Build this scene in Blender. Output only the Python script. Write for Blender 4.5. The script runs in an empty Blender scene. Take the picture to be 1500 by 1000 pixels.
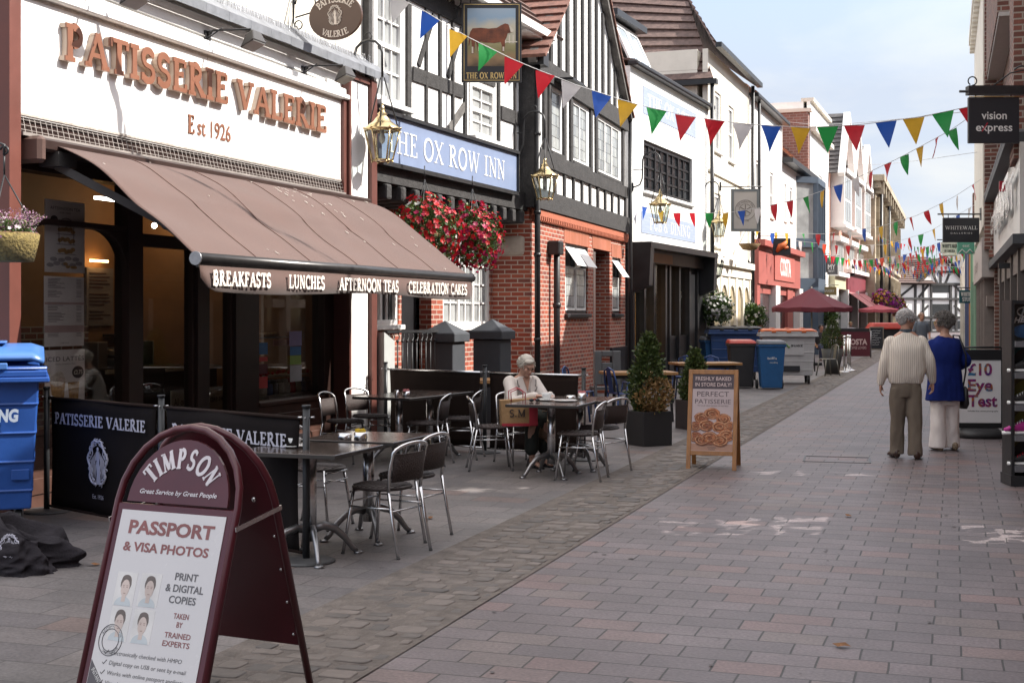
import bpy, bmesh, math, random
from mathutils import Vector, Matrix, noise
random.seed(7)
D = bpy.data
SC = bpy.context.scene
COL = SC.collection
R = math.radians
PI = math.pi

# ------------------------------------------------------------------ camera
FPX, HZ, EYE = 1950.0, 460.0, 1.65          # focal length in photo pixels, horizon row, eye height
cam = D.cameras.new('camera')
cam.sensor_width = 36.0
cam.lens = FPX / 1500 * 36.0
cam.shift_y = -(500 - HZ) / 1500
cam.clip_end = 3000
cam_o = D.objects.new('camera', cam)
COL.objects.link(cam_o)
cam_o.location = (0, 0, EYE)
cam_o.rotation_euler = (R(90), 0, 0)
SC.camera = cam_o

# ------------------------------------------------------------------ light
SUN_AZ = Vector((1.077, 0.02)).normalized()   # direction towards the sun, seen from above
SUN_EL = R(40)
sun = D.lights.new('sun', 'SUN')
sun.energy = 4.4
sun.angle = R(0.5)
sun.color = (1.0, 0.945, 0.87)
sun_o = D.objects.new('sun', sun)
COL.objects.link(sun_o)
to_sun = Vector((SUN_AZ.x * math.cos(SUN_EL), SUN_AZ.y * math.cos(SUN_EL), math.sin(SUN_EL)))
sun_o.rotation_euler = to_sun.to_track_quat('Z', 'Y').to_euler()
sun_o.location = to_sun * 60

world = D.worlds.new('World')
SC.world = world
world.use_nodes = True
wn, wl = world.node_tree.nodes, world.node_tree.links
wn.clear()
w_out = wn.new('ShaderNodeOutputWorld')
w_bg = wn.new('ShaderNodeBackground')
w_sky = wn.new('ShaderNodeTexSky')
w_sky.sky_type = 'NISHITA'
w_sky.sun_disc = False
w_sky.sun_elevation = SUN_EL
w_sky.sun_rotation = math.atan2(SUN_AZ.x, SUN_AZ.y)
w_sky.air_density = 1.0
w_sky.dust_density = 0.8
w_sky.ozone_density = 1.2
w_tc = wn.new('ShaderNodeTexCoord')
w_map = wn.new('ShaderNodeMapping')
w_map.inputs['Scale'].default_value = (1.3, 1.3, 5.0)
w_noise = wn.new('ShaderNodeTexNoise')
w_noise.inputs['Scale'].default_value = 2.3
w_noise.inputs['Detail'].default_value = 9
w_noise.inputs['Roughness'].default_value = 0.55
w_noise.inputs['Distortion'].default_value = 0.35
w_ramp = wn.new('ShaderNodeValToRGB')
w_ramp.color_ramp.elements[0].position = 0.42
w_ramp.color_ramp.elements[0].color = (0.42, 0.42, 0.42, 1)
w_ramp.color_ramp.elements[1].position = 0.68
w_ramp.color_ramp.elements[1].color = (0.9, 0.9, 0.9, 1)
w_mix = wn.new('ShaderNodeMixRGB')
w_mix.inputs[2].default_value = (7.4, 7.5, 7.7, 1)       # thin bright summer cloud
w_bg.inputs['Strength'].default_value = 0.15
wl.new(w_tc.outputs['Generated'], w_map.inputs['Vector'])
wl.new(w_map.outputs['Vector'], w_noise.inputs['Vector'])
wl.new(w_noise.outputs['Fac'], w_ramp.inputs['Fac'])
wl.new(w_ramp.outputs['Color'], w_mix.inputs['Fac'])
wl.new(w_sky.outputs['Color'], w_mix.inputs[1])
# cloud is thin and pale low in the sky, thick and bright overhead
w_sep = wn.new('ShaderNodeSeparateXYZ'); wl.new(w_tc.outputs['Generated'], w_sep.inputs[0])
w_el = wn.new('ShaderNodeMapRange'); w_el.inputs['From Min'].default_value = 0.3; w_el.inputs['From Max'].default_value = 0.62
wl.new(w_sep.outputs['Z'], w_el.inputs['Value'])
w_cc = wn.new('ShaderNodeMixRGB'); wl.new(w_el.outputs[0], w_cc.inputs['Fac'])
w_lr = wn.new('ShaderNodeValToRGB'); wl.new(w_noise.outputs['Fac'], w_lr.inputs['Fac'])
w_lr.color_ramp.elements[0].position = 0.4; w_lr.color_ramp.elements[1].position = 0.62
w_lr.color_ramp.elements[0].color = (0.76, 0.83, 0.97, 1); w_lr.color_ramp.elements[1].color = (1, 1, 1, 1)
w_lm = wn.new('ShaderNodeVectorMath'); w_lm.operation = 'SCALE'; w_lm.inputs['Scale'].default_value = 2.95
wl.new(w_lr.outputs['Color'], w_lm.inputs[0]); wl.new(w_lm.outputs[0], w_cc.inputs[1])
w_hz = wn.new('ShaderNodeMapRange'); w_hz.inputs['From Min'].default_value = 0.16; w_hz.inputs['From Max'].default_value = 0.42
w_hz.inputs['To Min'].default_value = 0.93; w_hz.inputs['To Max'].default_value = 0.0
wl.new(w_sep.outputs['Z'], w_hz.inputs['Value'])
w_mx = wn.new('ShaderNodeMath'); w_mx.operation = 'MAXIMUM'
wl.new(w_hz.outputs[0], w_mx.inputs[0]); wl.new(w_ramp.outputs['Color'], w_mx.inputs[1]); wl.new(w_mx.outputs[0], w_mix.inputs['Fac'])
w_x = (0, 0, 0, 1); w_cc.inputs[2].default_value = (10.2, 9.6, 9.0, 1)
wl.new(w_cc.outputs['Color'], w_mix.inputs[2])
wl.new(w_mix.outputs['Color'], w_bg.inputs['Color'])
wl.new(w_bg.outputs['Background'], w_out.inputs['Surface'])

SC.view_settings.view_transform = 'Standard'
SC.view_settings.look = 'None'
SC.view_settings.gamma = 1
SC.view_settings.use_curve_mapping = False
SC.view_settings.exposure = 1.05
try:
    SC.cycles.max_bounces = 8
    SC.cycles.transparent_max_bounces = 12
    SC.cycles.caustics_reflective = False
    SC.cycles.caustics_refractive = False
    SC.cycles.sample_clamp_indirect = 6
except Exception:
    pass

# ------------------------------------------------------------------ placing helpers
def G(px, py):
    """ground point seen at a photo pixel"""
    Y = FPX * EYE / (py - HZ)
    return Vector(((px - 750) / FPX * Y, Y, 0))

def W(px, py, Y):
    return Vector(((px - 750) / FPX * Y, Y, EYE - (py - HZ) / FPX * Y))

class Frame:
    """a facade: local x runs along the wall, y into the building, z up"""
    def __init__(self, o, th, right=False):
        self.o = Vector((o[0], o[1], 0))
        self.th = th
        if not right:
            self.d = Vector((math.sin(th), math.cos(th), 0))
            self.n = Vector((-math.cos(th), math.sin(th), 0))
        else:
            self.d = Vector((-math.sin(th), -math.cos(th), 0))
            self.n = Vector((math.cos(th), -math.sin(th), 0))
        self.rz = math.atan2(self.d.y, self.d.x)
    def u(self, px, off=0.0):
        k = (px - 750) / FPX
        p = self.o + self.n * off
        # p.x + u d.x = k (p.y + u d.y)
        return (k * p.y - p.x) / (self.d.x - k * self.d.y)
    def Y(self, px, off=0.0):
        u = self.u(px, off)
        return (self.o + self.n * off + self.d * u).y
    def z(self, px, py, off=0.0):
        return EYE - (py - HZ) / FPX * self.Y(px, off)
    def uz(self, px, py, off=0.0):
        return self.u(px, off), self.z(px, py, off)
    def pt(self, u, off=0.0, z=0.0):
        p = self.o + self.d * u + self.n * off
        return Vector((p.x, p.y, z))
    def loc(self, v):
        q = Vector((v[0], v[1], 0)) - self.o
        return (q.dot(self.d), q.dot(self.n), v[2])

def vp(px):
    return math.atan((px - 750) / FPX)

# ------------------------------------------------------------------ objects
def tag(o, label=None, cat=None, group=None, kind=None):
    if label: o['label'] = label
    if cat: o['category'] = cat
    if group: o['group'] = group
    if kind: o['kind'] = kind
    return o

def thing(name, label, cat, loc=(0, 0, 0), rz=0.0, group=None):
    o = D.objects.new(name, None)
    o.empty_display_size = 0.2
    COL.objects.link(o)
    o.location = loc
    o.rotation_euler = (0, 0, rz)
    return tag(o, label, cat, group)

def thing_on(name, label, cat, F, group=None):
    return thing(name, label, cat, F.o, F.rz, group)

def dup(root, loc, rz, label=None, group=None):
    r = root.copy(); COL.objects.link(r)
    r.location = loc; r.rotation_euler = (0, 0, rz)
    if label: r['label'] = label
    if group: r['group'] = group
    for ch in root.children:
        c = ch.copy(); COL.objects.link(c); c.parent = r
        for g in ch.children:
            d = g.copy(); COL.objects.link(d); d.parent = c
    return r

class MB:
    """collects shapes and links them as one mesh object"""
    def __init__(self):
        self.v = []; self.f = []; self.s = []; self.m = []
    def add(self, vs, fs, smooth=False, m=0):
        b = len(self.v)
        self.v.extend([tuple(x) for x in vs])
        for f in fs:
            self.f.append([b + i for i in f]); self.s.append(smooth); self.m.append(m)
        return self
    def box(self, x0, x1, y0, y1, z0, z1, m=0):
        if x0 > x1: x0, x1 = x1, x0
        if y0 > y1: y0, y1 = y1, y0
        if z0 > z1: z0, z1 = z1, z0
        vs = [(x, y, z) for z in (z0, z1) for y in (y0, y1) for x in (x0, x1)]
        fs = [(0, 2, 3, 1), (4, 5, 7, 6), (0, 1, 5, 4), (2, 6, 7, 3), (0, 4, 6, 2), (1, 3, 7, 5)]
        return self.add(vs, fs, m=m)
    def hexa(self, lo, hi, m=0):
        """two matching quads (lists of four points) joined into a solid"""
        return self.add(list(lo) + list(hi), [(3, 2, 1, 0), (4, 5, 6, 7), (0, 1, 5, 4), (1, 2, 6, 5), (2, 3, 7, 6), (3, 0, 4, 7)], m=m)
    def obox(self, a, b, w, h, up=(0, 0, 1), m=0):
        """square bar from a to b, w wide and h high"""
        a = Vector(a); b = Vector(b); d = (b - a).normalized(); up = Vector(up)
        s = d.cross(up)
        if s.length < 1e-4: s = d.cross(Vector((0, 1, 0)))
        s.normalize(); t = s.cross(d).normalized()
        c = [(-1, -1), (1, -1), (1, 1), (-1, 1)]
        q = [[p + s * (w / 2 * i) + t * (h / 2 * j) for i, j in c] for p in (a, b)]
        return self.hexa(q[0], q[1], m)
    def prism(self, poly, fn, t0, t1, m=0):
        """flat outline (x,y) pushed through fn(x,y,t) between t0 and t1"""
        n = len(poly)
        vs = [fn(x, y, t0) for x, y in poly] + [fn(x, y, t1) for x, y in poly]
        fs = [list(range(n - 1, -1, -1)), list(range(n, 2 * n))]
        fs += [(i, (i + 1) % n, n + (i + 1) % n, n + i) for i in range(n)]
        return self.add(vs, fs, m=m)
    def tube(self, pts, r, n=8, caps=True, smooth=True, m=0, sx=1.0):
        pts = [Vector(p) for p in pts]
        rs = r if isinstance(r, (list, tuple)) else [r] * len(pts)
        vs = []; fs = []
        t0 = (pts[1] - pts[0]).normalized()
        ref = Vector((0, 0, 1)) if abs(t0.z) < 0.9 else Vector((1, 0, 0))
        s = t0.cross(ref).normalized()
        for i, p in enumerate(pts):
            if i == 0: t = pts[1] - pts[0]
            elif i == len(pts) - 1: t = pts[-1] - pts[-2]
            else: t = (pts[i + 1] - pts[i]).normalized() + (pts[i] - pts[i - 1]).normalized()
            t.normalize()
            s = (s - t * s.dot(t)).normalized()
            q = t.cross(s)
            for k in range(n):
                a = 2 * PI * k / n
                vs.append(p + (s * math.cos(a) * sx + q * math.sin(a)) * rs[i])
        for i in range(len(pts) - 1):
            for k in range(n):
                fs.append((i * n + k, i * n + (k + 1) % n, (i + 1) * n + (k + 1) % n, (i + 1) * n + k))
        self.add(vs, fs, smooth, m)
        if caps:
            b = len(self.v) - len(vs)
            self.f.append([b + k for k in range(n - 1, -1, -1)]); self.s.append(False); self.m.append(m)
            e = b + (len(pts) - 1) * n
            self.f.append([e + k for k in range(n)]); self.s.append(False); self.m.append(m)
        return self
    def lathe(self, prof, n=16, c=(0, 0, 0), smooth=True, m=0, a0=0.0):
        """profile of (r, z) turned about a vertical axis"""
        vs = []; fs = []
        for r, z in prof:
            for k in range(n):
                a = 2 * PI * k / n + a0
                vs.append((c[0] + r * math.cos(a), c[1] + r * math.sin(a), c[2] + z))
        for i in range(len(prof) - 1):
            for k in range(n):
                fs.append((i * n + k, i * n + (k + 1) % n, (i + 1) * n + (k + 1) % n, (i + 1) * n + k))
        fs.append(list(range(n - 1, -1, -1))); L = (len(prof) - 1) * n
        fs.append([L + k for k in range(n)])
        return self.add(vs, fs, smooth, m)
    def loft(self, rings, n=14, smooth=True, m=0, e=2.0):
        """rings of (centre, rx vector, ry vector) joined into a closed skin"""
        vs = []; fs = []
        for c, ax, ay in rings:
            c = Vector(c); ax = Vector(ax); ay = Vector(ay)
            for k in range(n):
                a = 2 * PI * k / n
                ca, sa = math.cos(a), math.sin(a)
                if e != 2.0:
                    ca = math.copysign(abs(ca) ** (2 / e), ca); sa = math.copysign(abs(sa) ** (2 / e), sa)
                vs.append(c + ax * ca + ay * sa)
        for i in range(len(rings) - 1):
            for k in range(n):
                fs.append((i * n + k, i * n + (k + 1) % n, (i + 1) * n + (k + 1) % n, (i + 1) * n + k))
        fs.append(list(range(n - 1, -1, -1))); L = (len(rings) - 1) * n
        fs.append([L + k for k in range(n)])
        return self.add(vs, fs, smooth, m)
    def ball(self, c, rx, ry=None, rz=None, n=12, k=8, m=0, rot=None):
        ry = rx if ry is None else ry; rz = rx if rz is None else rz
        c = Vector(c); vs = []; fs = []
        for i in range(k + 1):
            th = PI * i / k
            for j in range(n):
                a = 2 * PI * j / n
                p = Vector((rx * math.sin(th) * math.cos(a), ry * math.sin(th) * math.sin(a), rz * math.cos(th) if 0 < i < k else rz * math.cos(th)))
                if i in (0, k): p += Vector((math.cos(a), math.sin(a), 0)) * 1e-4
                if rot: p = rot @ p
                vs.append(c + p)
        for i in range(k):
            for j in range(n):
                fs.append((i * n + j, (i + 1) * n + j, (i + 1) * n + (j + 1) % n, i * n + (j + 1) % n))
        return self.add(vs, fs, True, m)
    def mesh(self, name):
        me = D.meshes.new(name)
        me.from_pydata(self.v, [], self.f)
        me.polygons.foreach_set('use_smooth', self.s)
        me.polygons.foreach_set('material_index', self.m)
        me.update()
        return me

def obj(name, mb, mats, parent=None, bevel=0.0, seg=1, loc=None, norm=True):
    me = mb.mesh(name)
    for m in (mats if isinstance(mats, (list, tuple)) else [mats]):
        me.materials.append(m)
    if norm:
        bm = bmesh.new(); bm.from_mesh(me)
        bmesh.ops.recalc_face_normals(bm, faces=bm.faces)
        bm.to_mesh(me); bm.free()
    o = D.objects.new(name, me)
    COL.objects.link(o)
    if parent is not None: o.parent = parent
    if loc is not None: o.location = loc
    if bevel:
        b = o.modifiers.new('bevel', 'BEVEL')
        b.width = bevel; b.segments = seg; b.limit_method = 'ANGLE'; b.angle_limit = R(40)
    return o

def struct(name, mb, mats, parent=None, bevel=0.0):
    o = obj(name, mb, mats, parent, bevel)
    if parent is None: o['kind'] = 'structure'
    return o

# ------------------------------------------------------------------ materials
def srgb(r, g, b):
    f = lambda c: (c / 255 / 12.92) if c / 255 <= 0.04045 else ((c / 255 + 0.055) / 1.055) ** 2.4
    return (f(r), f(g), f(b))

MATS = {}
def mat(name, col, rough=0.6, var=0.12, scale=6.0, bump=0.0, bscale=None, metal=0.0, spec=0.5,
        coat=0.0, stretch=(1, 1, 1), dirt=0.0, emit=None, trans=0.0, sheen=0.0):
    if name in MATS: return MATS[name]
    m = D.materials.new(name); m.use_nodes = True
    nt = m.node_tree; N, L = nt.nodes, nt.links
    b = N['Principled BSDF']
    b.inputs['Roughness'].default_value = rough
    b.inputs['Metallic'].default_value = metal
    b.inputs['Specular IOR Level'].default_value = spec
    b.inputs['Coat Weight'].default_value = coat
    if trans: b.inputs['Transmission Weight'].default_value = trans
    if sheen: b.inputs['Sheen Weight'].default_value = sheen
    if emit:
        b.inputs['Emission Color'].default_value = (*emit[:3], 1)
        b.inputs['Emission Strength'].default_value = emit[3]
    c = Vector(col)
    tc = N.new('ShaderNodeTexCoord'); mp = N.new('ShaderNodeMapping')
    mp.inputs['Scale'].default_value = stretch
    L.new(tc.outputs['Object'], mp.inputs['Vector'])
    ns = N.new('ShaderNodeTexNoise')
    ns.inputs['Scale'].default_value = scale; ns.inputs['Detail'].default_value = 6
    ns.inputs['Roughness'].default_value = 0.62
    L.new(mp.outputs['Vector'], ns.inputs['Vector'])
    rp = N.new('ShaderNodeValToRGB')
    rp.color_ramp.elements[0].position = 0.3; rp.color_ramp.elements[1].position = 0.7
    lo = c * (1 - var); hi = c * (1 + var)
    rp.color_ramp.elements[0].color = (*lo, 1); rp.color_ramp.elements[1].color = (*[min(x, 0.95) for x in hi], 1)
    L.new(ns.outputs['Fac'], rp.inputs['Fac'])
    out = rp.outputs['Color']
    if dirt:
        n2 = N.new('ShaderNodeTexNoise'); n2.inputs['Scale'].default_value = scale * 0.35; n2.inputs['Detail'].default_value = 10
        n2.inputs['Roughness'].default_value = 0.75
        L.new(mp.outputs['Vector'], n2.inputs['Vector'])
        r2 = N.new('ShaderNodeValToRGB'); r2.color_ramp.elements[0].position = 0.48; r2.color_ramp.elements[1].position = 0.72
        r2.color_ramp.elements[0].color = (0, 0, 0, 1); r2.color_ramp.elements[1].color = (dirt, dirt, dirt, 1)
        L.new(n2.outputs['Fac'], r2.inputs['Fac'])
        mx = N.new('ShaderNodeMixRGB'); L.new(r2.outputs['Color'], mx.inputs['Fac']); L.new(out, mx.inputs[1])
        mx.inputs[2].default_value = (c.x * 0.45 + .02, c.y * 0.42 + .018, c.z * 0.38 + .015, 1)
        out = mx.outputs['Color']
    L.new(out, b.inputs['Base Color'])
    if rough < 0.9 and metal < 0.5:
        mr = N.new('ShaderNodeMapRange'); mr.inputs['To Min'].default_value = max(0.02, rough - 0.08); mr.inputs['To Max'].default_value = min(1, rough + 0.1)
        L.new(ns.outputs['Fac'], mr.inputs['Value']); L.new(mr.outputs['Result'], b.inputs['Roughness'])
    if bump:
        nb = N.new('ShaderNodeTexNoise'); nb.inputs['Scale'].default_value = bscale or scale * 4; nb.inputs['Detail'].default_value = 5
        L.new(mp.outputs['Vector'], nb.inputs['Vector'])
        bp = N.new('ShaderNodeBump'); bp.inputs['Strength'].default_value = bump; bp.inputs['Distance'].default_value = 0.02
        L.new(nb.outputs['Fac'], bp.inputs['Height']); L.new(bp.outputs['Normal'], b.inputs['Normal'])
    MATS[name] = m
    return m

def leaf_mat(name, cols, rough=0.5, sub=0.25):
    """leaves or petals: every little face island takes its own tint"""
    if name in MATS: return MATS[name]
    m = D.materials.new(name); m.use_nodes = True
    N, L = m.node_tree.nodes, m.node_tree.links
    b = N['Principled BSDF']; b.inputs['Roughness'].default_value = rough
    g = N.new('ShaderNodeNewGeometry'); rp = N.new('ShaderNodeValToRGB')
    rp.color_ramp.interpolation = 'CONSTANT'
    e = rp.color_ramp.elements
    e[0].position = 0; e[0].color = (*cols[0], 1)
    e[1].position = 1 / len(cols); e[1].color = (*cols[1 % len(cols)], 1)
    for i in range(2, len(cols)):
        x = e.new(i / len(cols)); x.color = (*cols[i], 1)
    L.new(g.outputs['Random Per Island'], rp.inputs['Fac'])
    L.new(rp.outputs['Color'], b.inputs['Base Color'])
    tr = N.new('ShaderNodeBsdfTranslucent'); L.new(rp.outputs['Color'], tr.inputs['Color'])
    mx = N.new('ShaderNodeMixShader'); mx.inputs['Fac'].default_value = sub
    L.new(b.outputs['BSDF'], mx.inputs[1]); L.new(tr.outputs['BSDF'], mx.inputs[2])
    L.new(mx.outputs['Shader'], N['Material Output'].inputs['Surface'])
    MATS[name] = m
    return m

def brick_mat(name, cols, mortar, bw=0.225, bh=0.075, ms=0.008, offset=0.5, rough=0.85, bump=0.5, vec='wall',
              rot=0.0, mvar=0.3, squash=1.0, sqf=2, speck=0.12):
    """courses of brick or paving: every unit takes its own tint"""
    if name in MATS: return MATS[name]
    m = D.materials.new(name); m.use_nodes = True
    N, L = m.node_tree.nodes, m.node_tree.links
    b = N['Principled BSDF']; b.inputs['Roughness'].default_value = rough
    tc = N.new('ShaderNodeTexCoord')
    if vec == 'wall':
        sp = N.new('ShaderNodeSeparateXYZ'); L.new(tc.outputs['Object'], sp.inputs['Vector'])
        ad = N.new('ShaderNodeMath'); ad.operation = 'ADD'
        L.new(sp.outputs['X'], ad.inputs[0]); L.new(sp.outputs['Y'], ad.inputs[1])
        cb = N.new('ShaderNodeCombineXYZ'); L.new(ad.outputs[0], cb.inputs['X']); L.new(sp.outputs['Z'], cb.inputs['Y'])
        v = cb.outputs['Vector']
    else:
        v = tc.outputs['Object']
    if rot:
        mp = N.new('ShaderNodeMapping'); mp.inputs['Rotation'].default_value = (0, 0, rot)
        L.new(v, mp.inputs['Vector']); v = mp.outputs['Vector']
    nd = N.new('ShaderNodeTexNoise'); nd.inputs['Scale'].default_value = 1.3; nd.inputs['Detail'].default_value = 3
    L.new(v, nd.inputs['Vector'])
    sc = N.new('ShaderNodeVectorMath'); sc.operation = 'SCALE'; sc.inputs['Scale'].default_value = bh * 0.12
    L.new(nd.outputs['Color'], sc.inputs[0])
    av = N.new('ShaderNodeVectorMath'); av.operation = 'ADD'
    L.new(v, av.inputs[0]); L.new(sc.outputs[0], av.inputs[1])
    bk = N.new('ShaderNodeTexBrick')
    bk.inputs['Scale'].default_value = 1.0
    bk.inputs['Brick Width'].default_value = bw; bk.inputs['Row Height'].default_value = bh
    bk.inputs['Mortar Size'].default_value = ms; bk.inputs['Mortar Smooth'].default_value = 0.25
    bk.inputs['Color1'].default_value = (0, 0, 0, 1); bk.inputs['Color2'].default_value = (1, 1, 1, 1)
    bk.inputs['Mortar'].default_value = (0.5, 0.5, 0.5, 1)
    bk.offset = offset; bk.squash = squash; bk.squash_frequency = sqf
    L.new(av.outputs[0], bk.inputs['Vector'])
    rp = N.new('ShaderNodeValToRGB'); rp.color_ramp.interpolation = 'CONSTANT'
    e = rp.color_ramp.elements
    ps = [p for p, c in cols]; cs = [c for p, c in cols]
    e[0].position = ps[0]; e[0].color = (*cs[0], 1); e[1].position = ps[1]; e[1].color = (*cs[1], 1)
    for p, c in cols[2:]:
        x = e.new(p); x.color = (*c, 1)
    L.new(bk.outputs['Color'], rp.inputs['Fac'])
    nz = N.new('ShaderNodeTexNoise'); nz.inputs['Scale'].default_value = 55; nz.inputs['Detail'].default_value = 4
    L.new(v, nz.inputs['Vector'])
    nw = N.new('ShaderNodeTexNoise'); nw.inputs['Scale'].default_value = 0.9; nw.inputs['Detail'].default_value = 9; nw.inputs['Roughness'].default_value = 0.7
    L.new(v, nw.inputs['Vector'])
    mr = N.new('ShaderNodeMapRange'); mr.inputs['From Min'].default_value = 0.25; mr.inputs['From Max'].default_value = 0.75
    mr.inputs['To Min'].default_value = 1 - speck * 1.6; mr.inputs['To Max'].default_value = 1 + speck * 1.6
    L.new(nz.outputs['Fac'], mr.inputs['Value'])
    mw = N.new('ShaderNodeMapRange'); mw.inputs['From Min'].default_value = 0.3; mw.inputs['From Max'].default_value = 0.7
    mw.inputs['To Min'].default_value = 1 - mvar; mw.inputs['To Max'].default_value = 1 + mvar * 0.5
    L.new(nw.outputs['Fac'], mw.inputs['Value'])
    mu = N.new('ShaderNodeMath'); mu.operation = 'MULTIPLY'; L.new(mr.outputs[0], mu.inputs[0]); L.new(mw.outputs[0], mu.inputs[1])
    vm = N.new('ShaderNodeVectorMath'); vm.operation = 'SCALE'
    L.new(rp.outputs['Color'], vm.inputs[0]); L.new(mu.outputs[0], vm.inputs['Scale'])
    mx = N.new('ShaderNodeMixRGB'); L.new(bk.outputs['Fac'], mx.inputs['Fac']); L.new(vm.outputs[0], mx.inputs[1])
    mx.inputs[2].default_value = (*mortar, 1)
    L.new(mx.outputs['Color'], b.inputs['Base Color'])
    iv = N.new('ShaderNodeMath'); iv.operation = 'SUBTRACT'; iv.inputs[0].default_value = 1.0
    L.new(bk.outputs['Fac'], iv.inputs[1])
    ml = N.new('ShaderNodeMath'); ml.operation = 'MULTIPLY_ADD'; ml.inputs[1].default_value = 0.25
    L.new(nz.outputs['Fac'], ml.inputs[0]); L.new(iv.outputs[0], ml.inputs[2])
    bp = N.new('ShaderNodeBump'); bp.inputs['Strength'].default_value = bump; bp.inputs['Distance'].default_value = 0.012
    L.new(ml.outputs[0], bp.inputs['Height']); L.new(bp.outputs['Normal'], b.inputs['Normal'])
    MATS[name] = m
    return m

def glass_mat(name, tint=(0.9, 0.95, 0.93), rough=0.02, fac=0.1):
    """window glass one can look through: clear with mirror-like reflection"""
    if name in MATS: return MATS[name]
    m = D.materials.new(name); m.use_nodes = True
    N, L = m.node_tree.nodes, m.node_tree.links
    N.remove(N['Principled BSDF'])
    t = N.new('ShaderNodeBsdfTransparent'); t.inputs['Color'].default_value = (*tint, 1)
    g = N.new('ShaderNodeBsdfGlossy'); g.inputs['Roughness'].default_value = rough
    lw = N.new('ShaderNodeLayerWeight'); lw.inputs['Blend'].default_value = 0.12
    mr = N.new('ShaderNodeMapRange'); mr.inputs['To Min'].default_value = fac; mr.inputs['To Max'].default_value = 0.6
    L.new(lw.outputs['Fresnel'], mr.inputs['Value'])
    x = N.new('ShaderNodeMixShader'); L.new(mr.outputs[0], x.inputs['Fac'])
    L.new(t.outputs[0], x.inputs[1]); L.new(g.outputs[0], x.inputs[2])
    L.new(x.outputs[0], N['Material Output'].inputs['Surface'])
    MATS[name] = m
    return m

M_WHITE = mat('white_paint', (0.8, 0.79, 0.77), 0.55, 0.04, 3, 0.06, 40, dirt=0.12)
M_SIGNWHITE = mat('sign_white', (0.82, 0.81, 0.79), 0.4, 0.02, 2, dirt=0.05)
M_CREAM = mat('cream_render', (0.74, 0.70, 0.61), 0.8, 0.06, 2, 0.15, 60, dirt=0.15)
M_LIME = mat('limewashed_panel', (0.8, 0.79, 0.77), 0.85, 0.05, 2.5, 0.2, 30, dirt=0.12)
M_TIMBER = mat('weathered_black_timber', (0.032, 0.03, 0.03), 0.75, 0.45, 9, 0.5, 30, stretch=(1, 1, 1), dirt=0.0)
M_GTIMBER = mat('weathered_grey_timber', (0.12, 0.112, 0.105), 0.8, 0.35, 9, 0.5, 30)
M_BLACK = mat('black_paint', (0.016, 0.016, 0.018), 0.38, 0.25, 5, 0.06, 30)
M_IRON = mat('black_iron', (0.02, 0.02, 0.022), 0.42, 0.25, 20, 0.1, 60)
M_CHOC = mat('chocolate_paint', (0.03, 0.016, 0.013), 0.35, 0.2, 4)
M_BROWNTRIM = mat('red_brown_trim', (0.11, 0.036, 0.027), 0.5, 0.12, 6)
M_REDPIL = mat('red_painted_pilaster', (0.13, 0.038, 0.026), 0.5, 0.1, 5, dirt=0.25)
M_LEAD = mat('lead_flashing', (0.17, 0.18, 0.2), 0.55, 0.25, 5, 0.2, 15, dirt=0.3)
M_DARKGLASS = mat('dark_window_glass', (0.02, 0.022, 0.025), 0.06, 0.3, 1.5, spec=0.6)
M_PALEGLASS = mat('curtained_window_glass', (0.3, 0.31, 0.31), 0.1, 0.35, 1.2, spec=0.6)
M_LEADGLASS = brick_mat('leaded_window_glass', [(0, (0.34, 0.36, 0.36)), (0.35, (0.42, 0.44, 0.43)), (0.7, (0.27, 0.29, 0.3))], (0.1, 0.1, 0.1), 0.14, 0.2, 0.008, 0.0, 0.12, 0.15, mvar=0.3, speck=0.02)
M_BRICK = brick_mat('red_brick', [(0, (0.3, 0.06, 0.032)), (0.3, (0.36, 0.085, 0.045)), (0.6, (0.25, 0.055, 0.033)), (0.85, (0.2, 0.06, 0.045))], (0.42, 0.34, 0.28), 0.225, 0.075, 0.010)
M_DBRICK = brick_mat('brown_brick', [(0, (0.14, 0.055, 0.04)), (0.4, (0.19, 0.07, 0.05)), (0.75, (0.1, 0.045, 0.036))], (0.3, 0.26, 0.22), 0.225, 0.075, 0.011)
M_WBRICK = brick_mat('white_painted_brick', [(0, (0.78, 0.78, 0.76)), (0.5, (0.8, 0.8, 0.78))], (0.74, 0.74, 0.72), 0.225, 0.075, 0.009, bump=0.35, mvar=0.06, speck=0.03)
M_PINKBRICK = brick_mat('pale_pink_brick', [(0, (0.5, 0.2, 0.14)), (0.5, (0.55, 0.25, 0.18))], (0.55, 0.45, 0.38), 0.225, 0.075, 0.012)
M_STONE = brick_mat('ashlar_stone', [(0, (0.4, 0.34, 0.25)), (0.4, (0.46, 0.4, 0.3)), (0.75, (0.34, 0.28, 0.2))], (0.3, 0.26, 0.2), 0.9, 0.4, 0.012, bump=0.6)
M_STEEL = mat('brushed_aluminium', (0.62, 0.62, 0.63), 0.24, 0.08, 30, metal=1.0)
M_DSTEEL = mat('dull_grey_metal', (0.3, 0.3, 0.31), 0.4, 0.1, 30, metal=1.0)
M_BRASS = mat('polished_brass', (0.62, 0.49, 0.27), 0.25, 0.12, 10, metal=1.0)
M_GLASS = glass_mat('clear_glass')
M_SHOPGLASS = glass_mat('shop_window_glass', (0.93, 0.94, 0.93), 0.01, 0.05)
# ------------------------------------------------------------------ lettering
def _arc(cx, cy, rx, ry, a0, a1, n=10):
    return [(cx + rx * math.cos(R(a0 + (a1 - a0) * i / n)), cy + ry * math.sin(R(a0 + (a1 - a0) * i / n))) for i in range(n + 1)]

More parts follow.
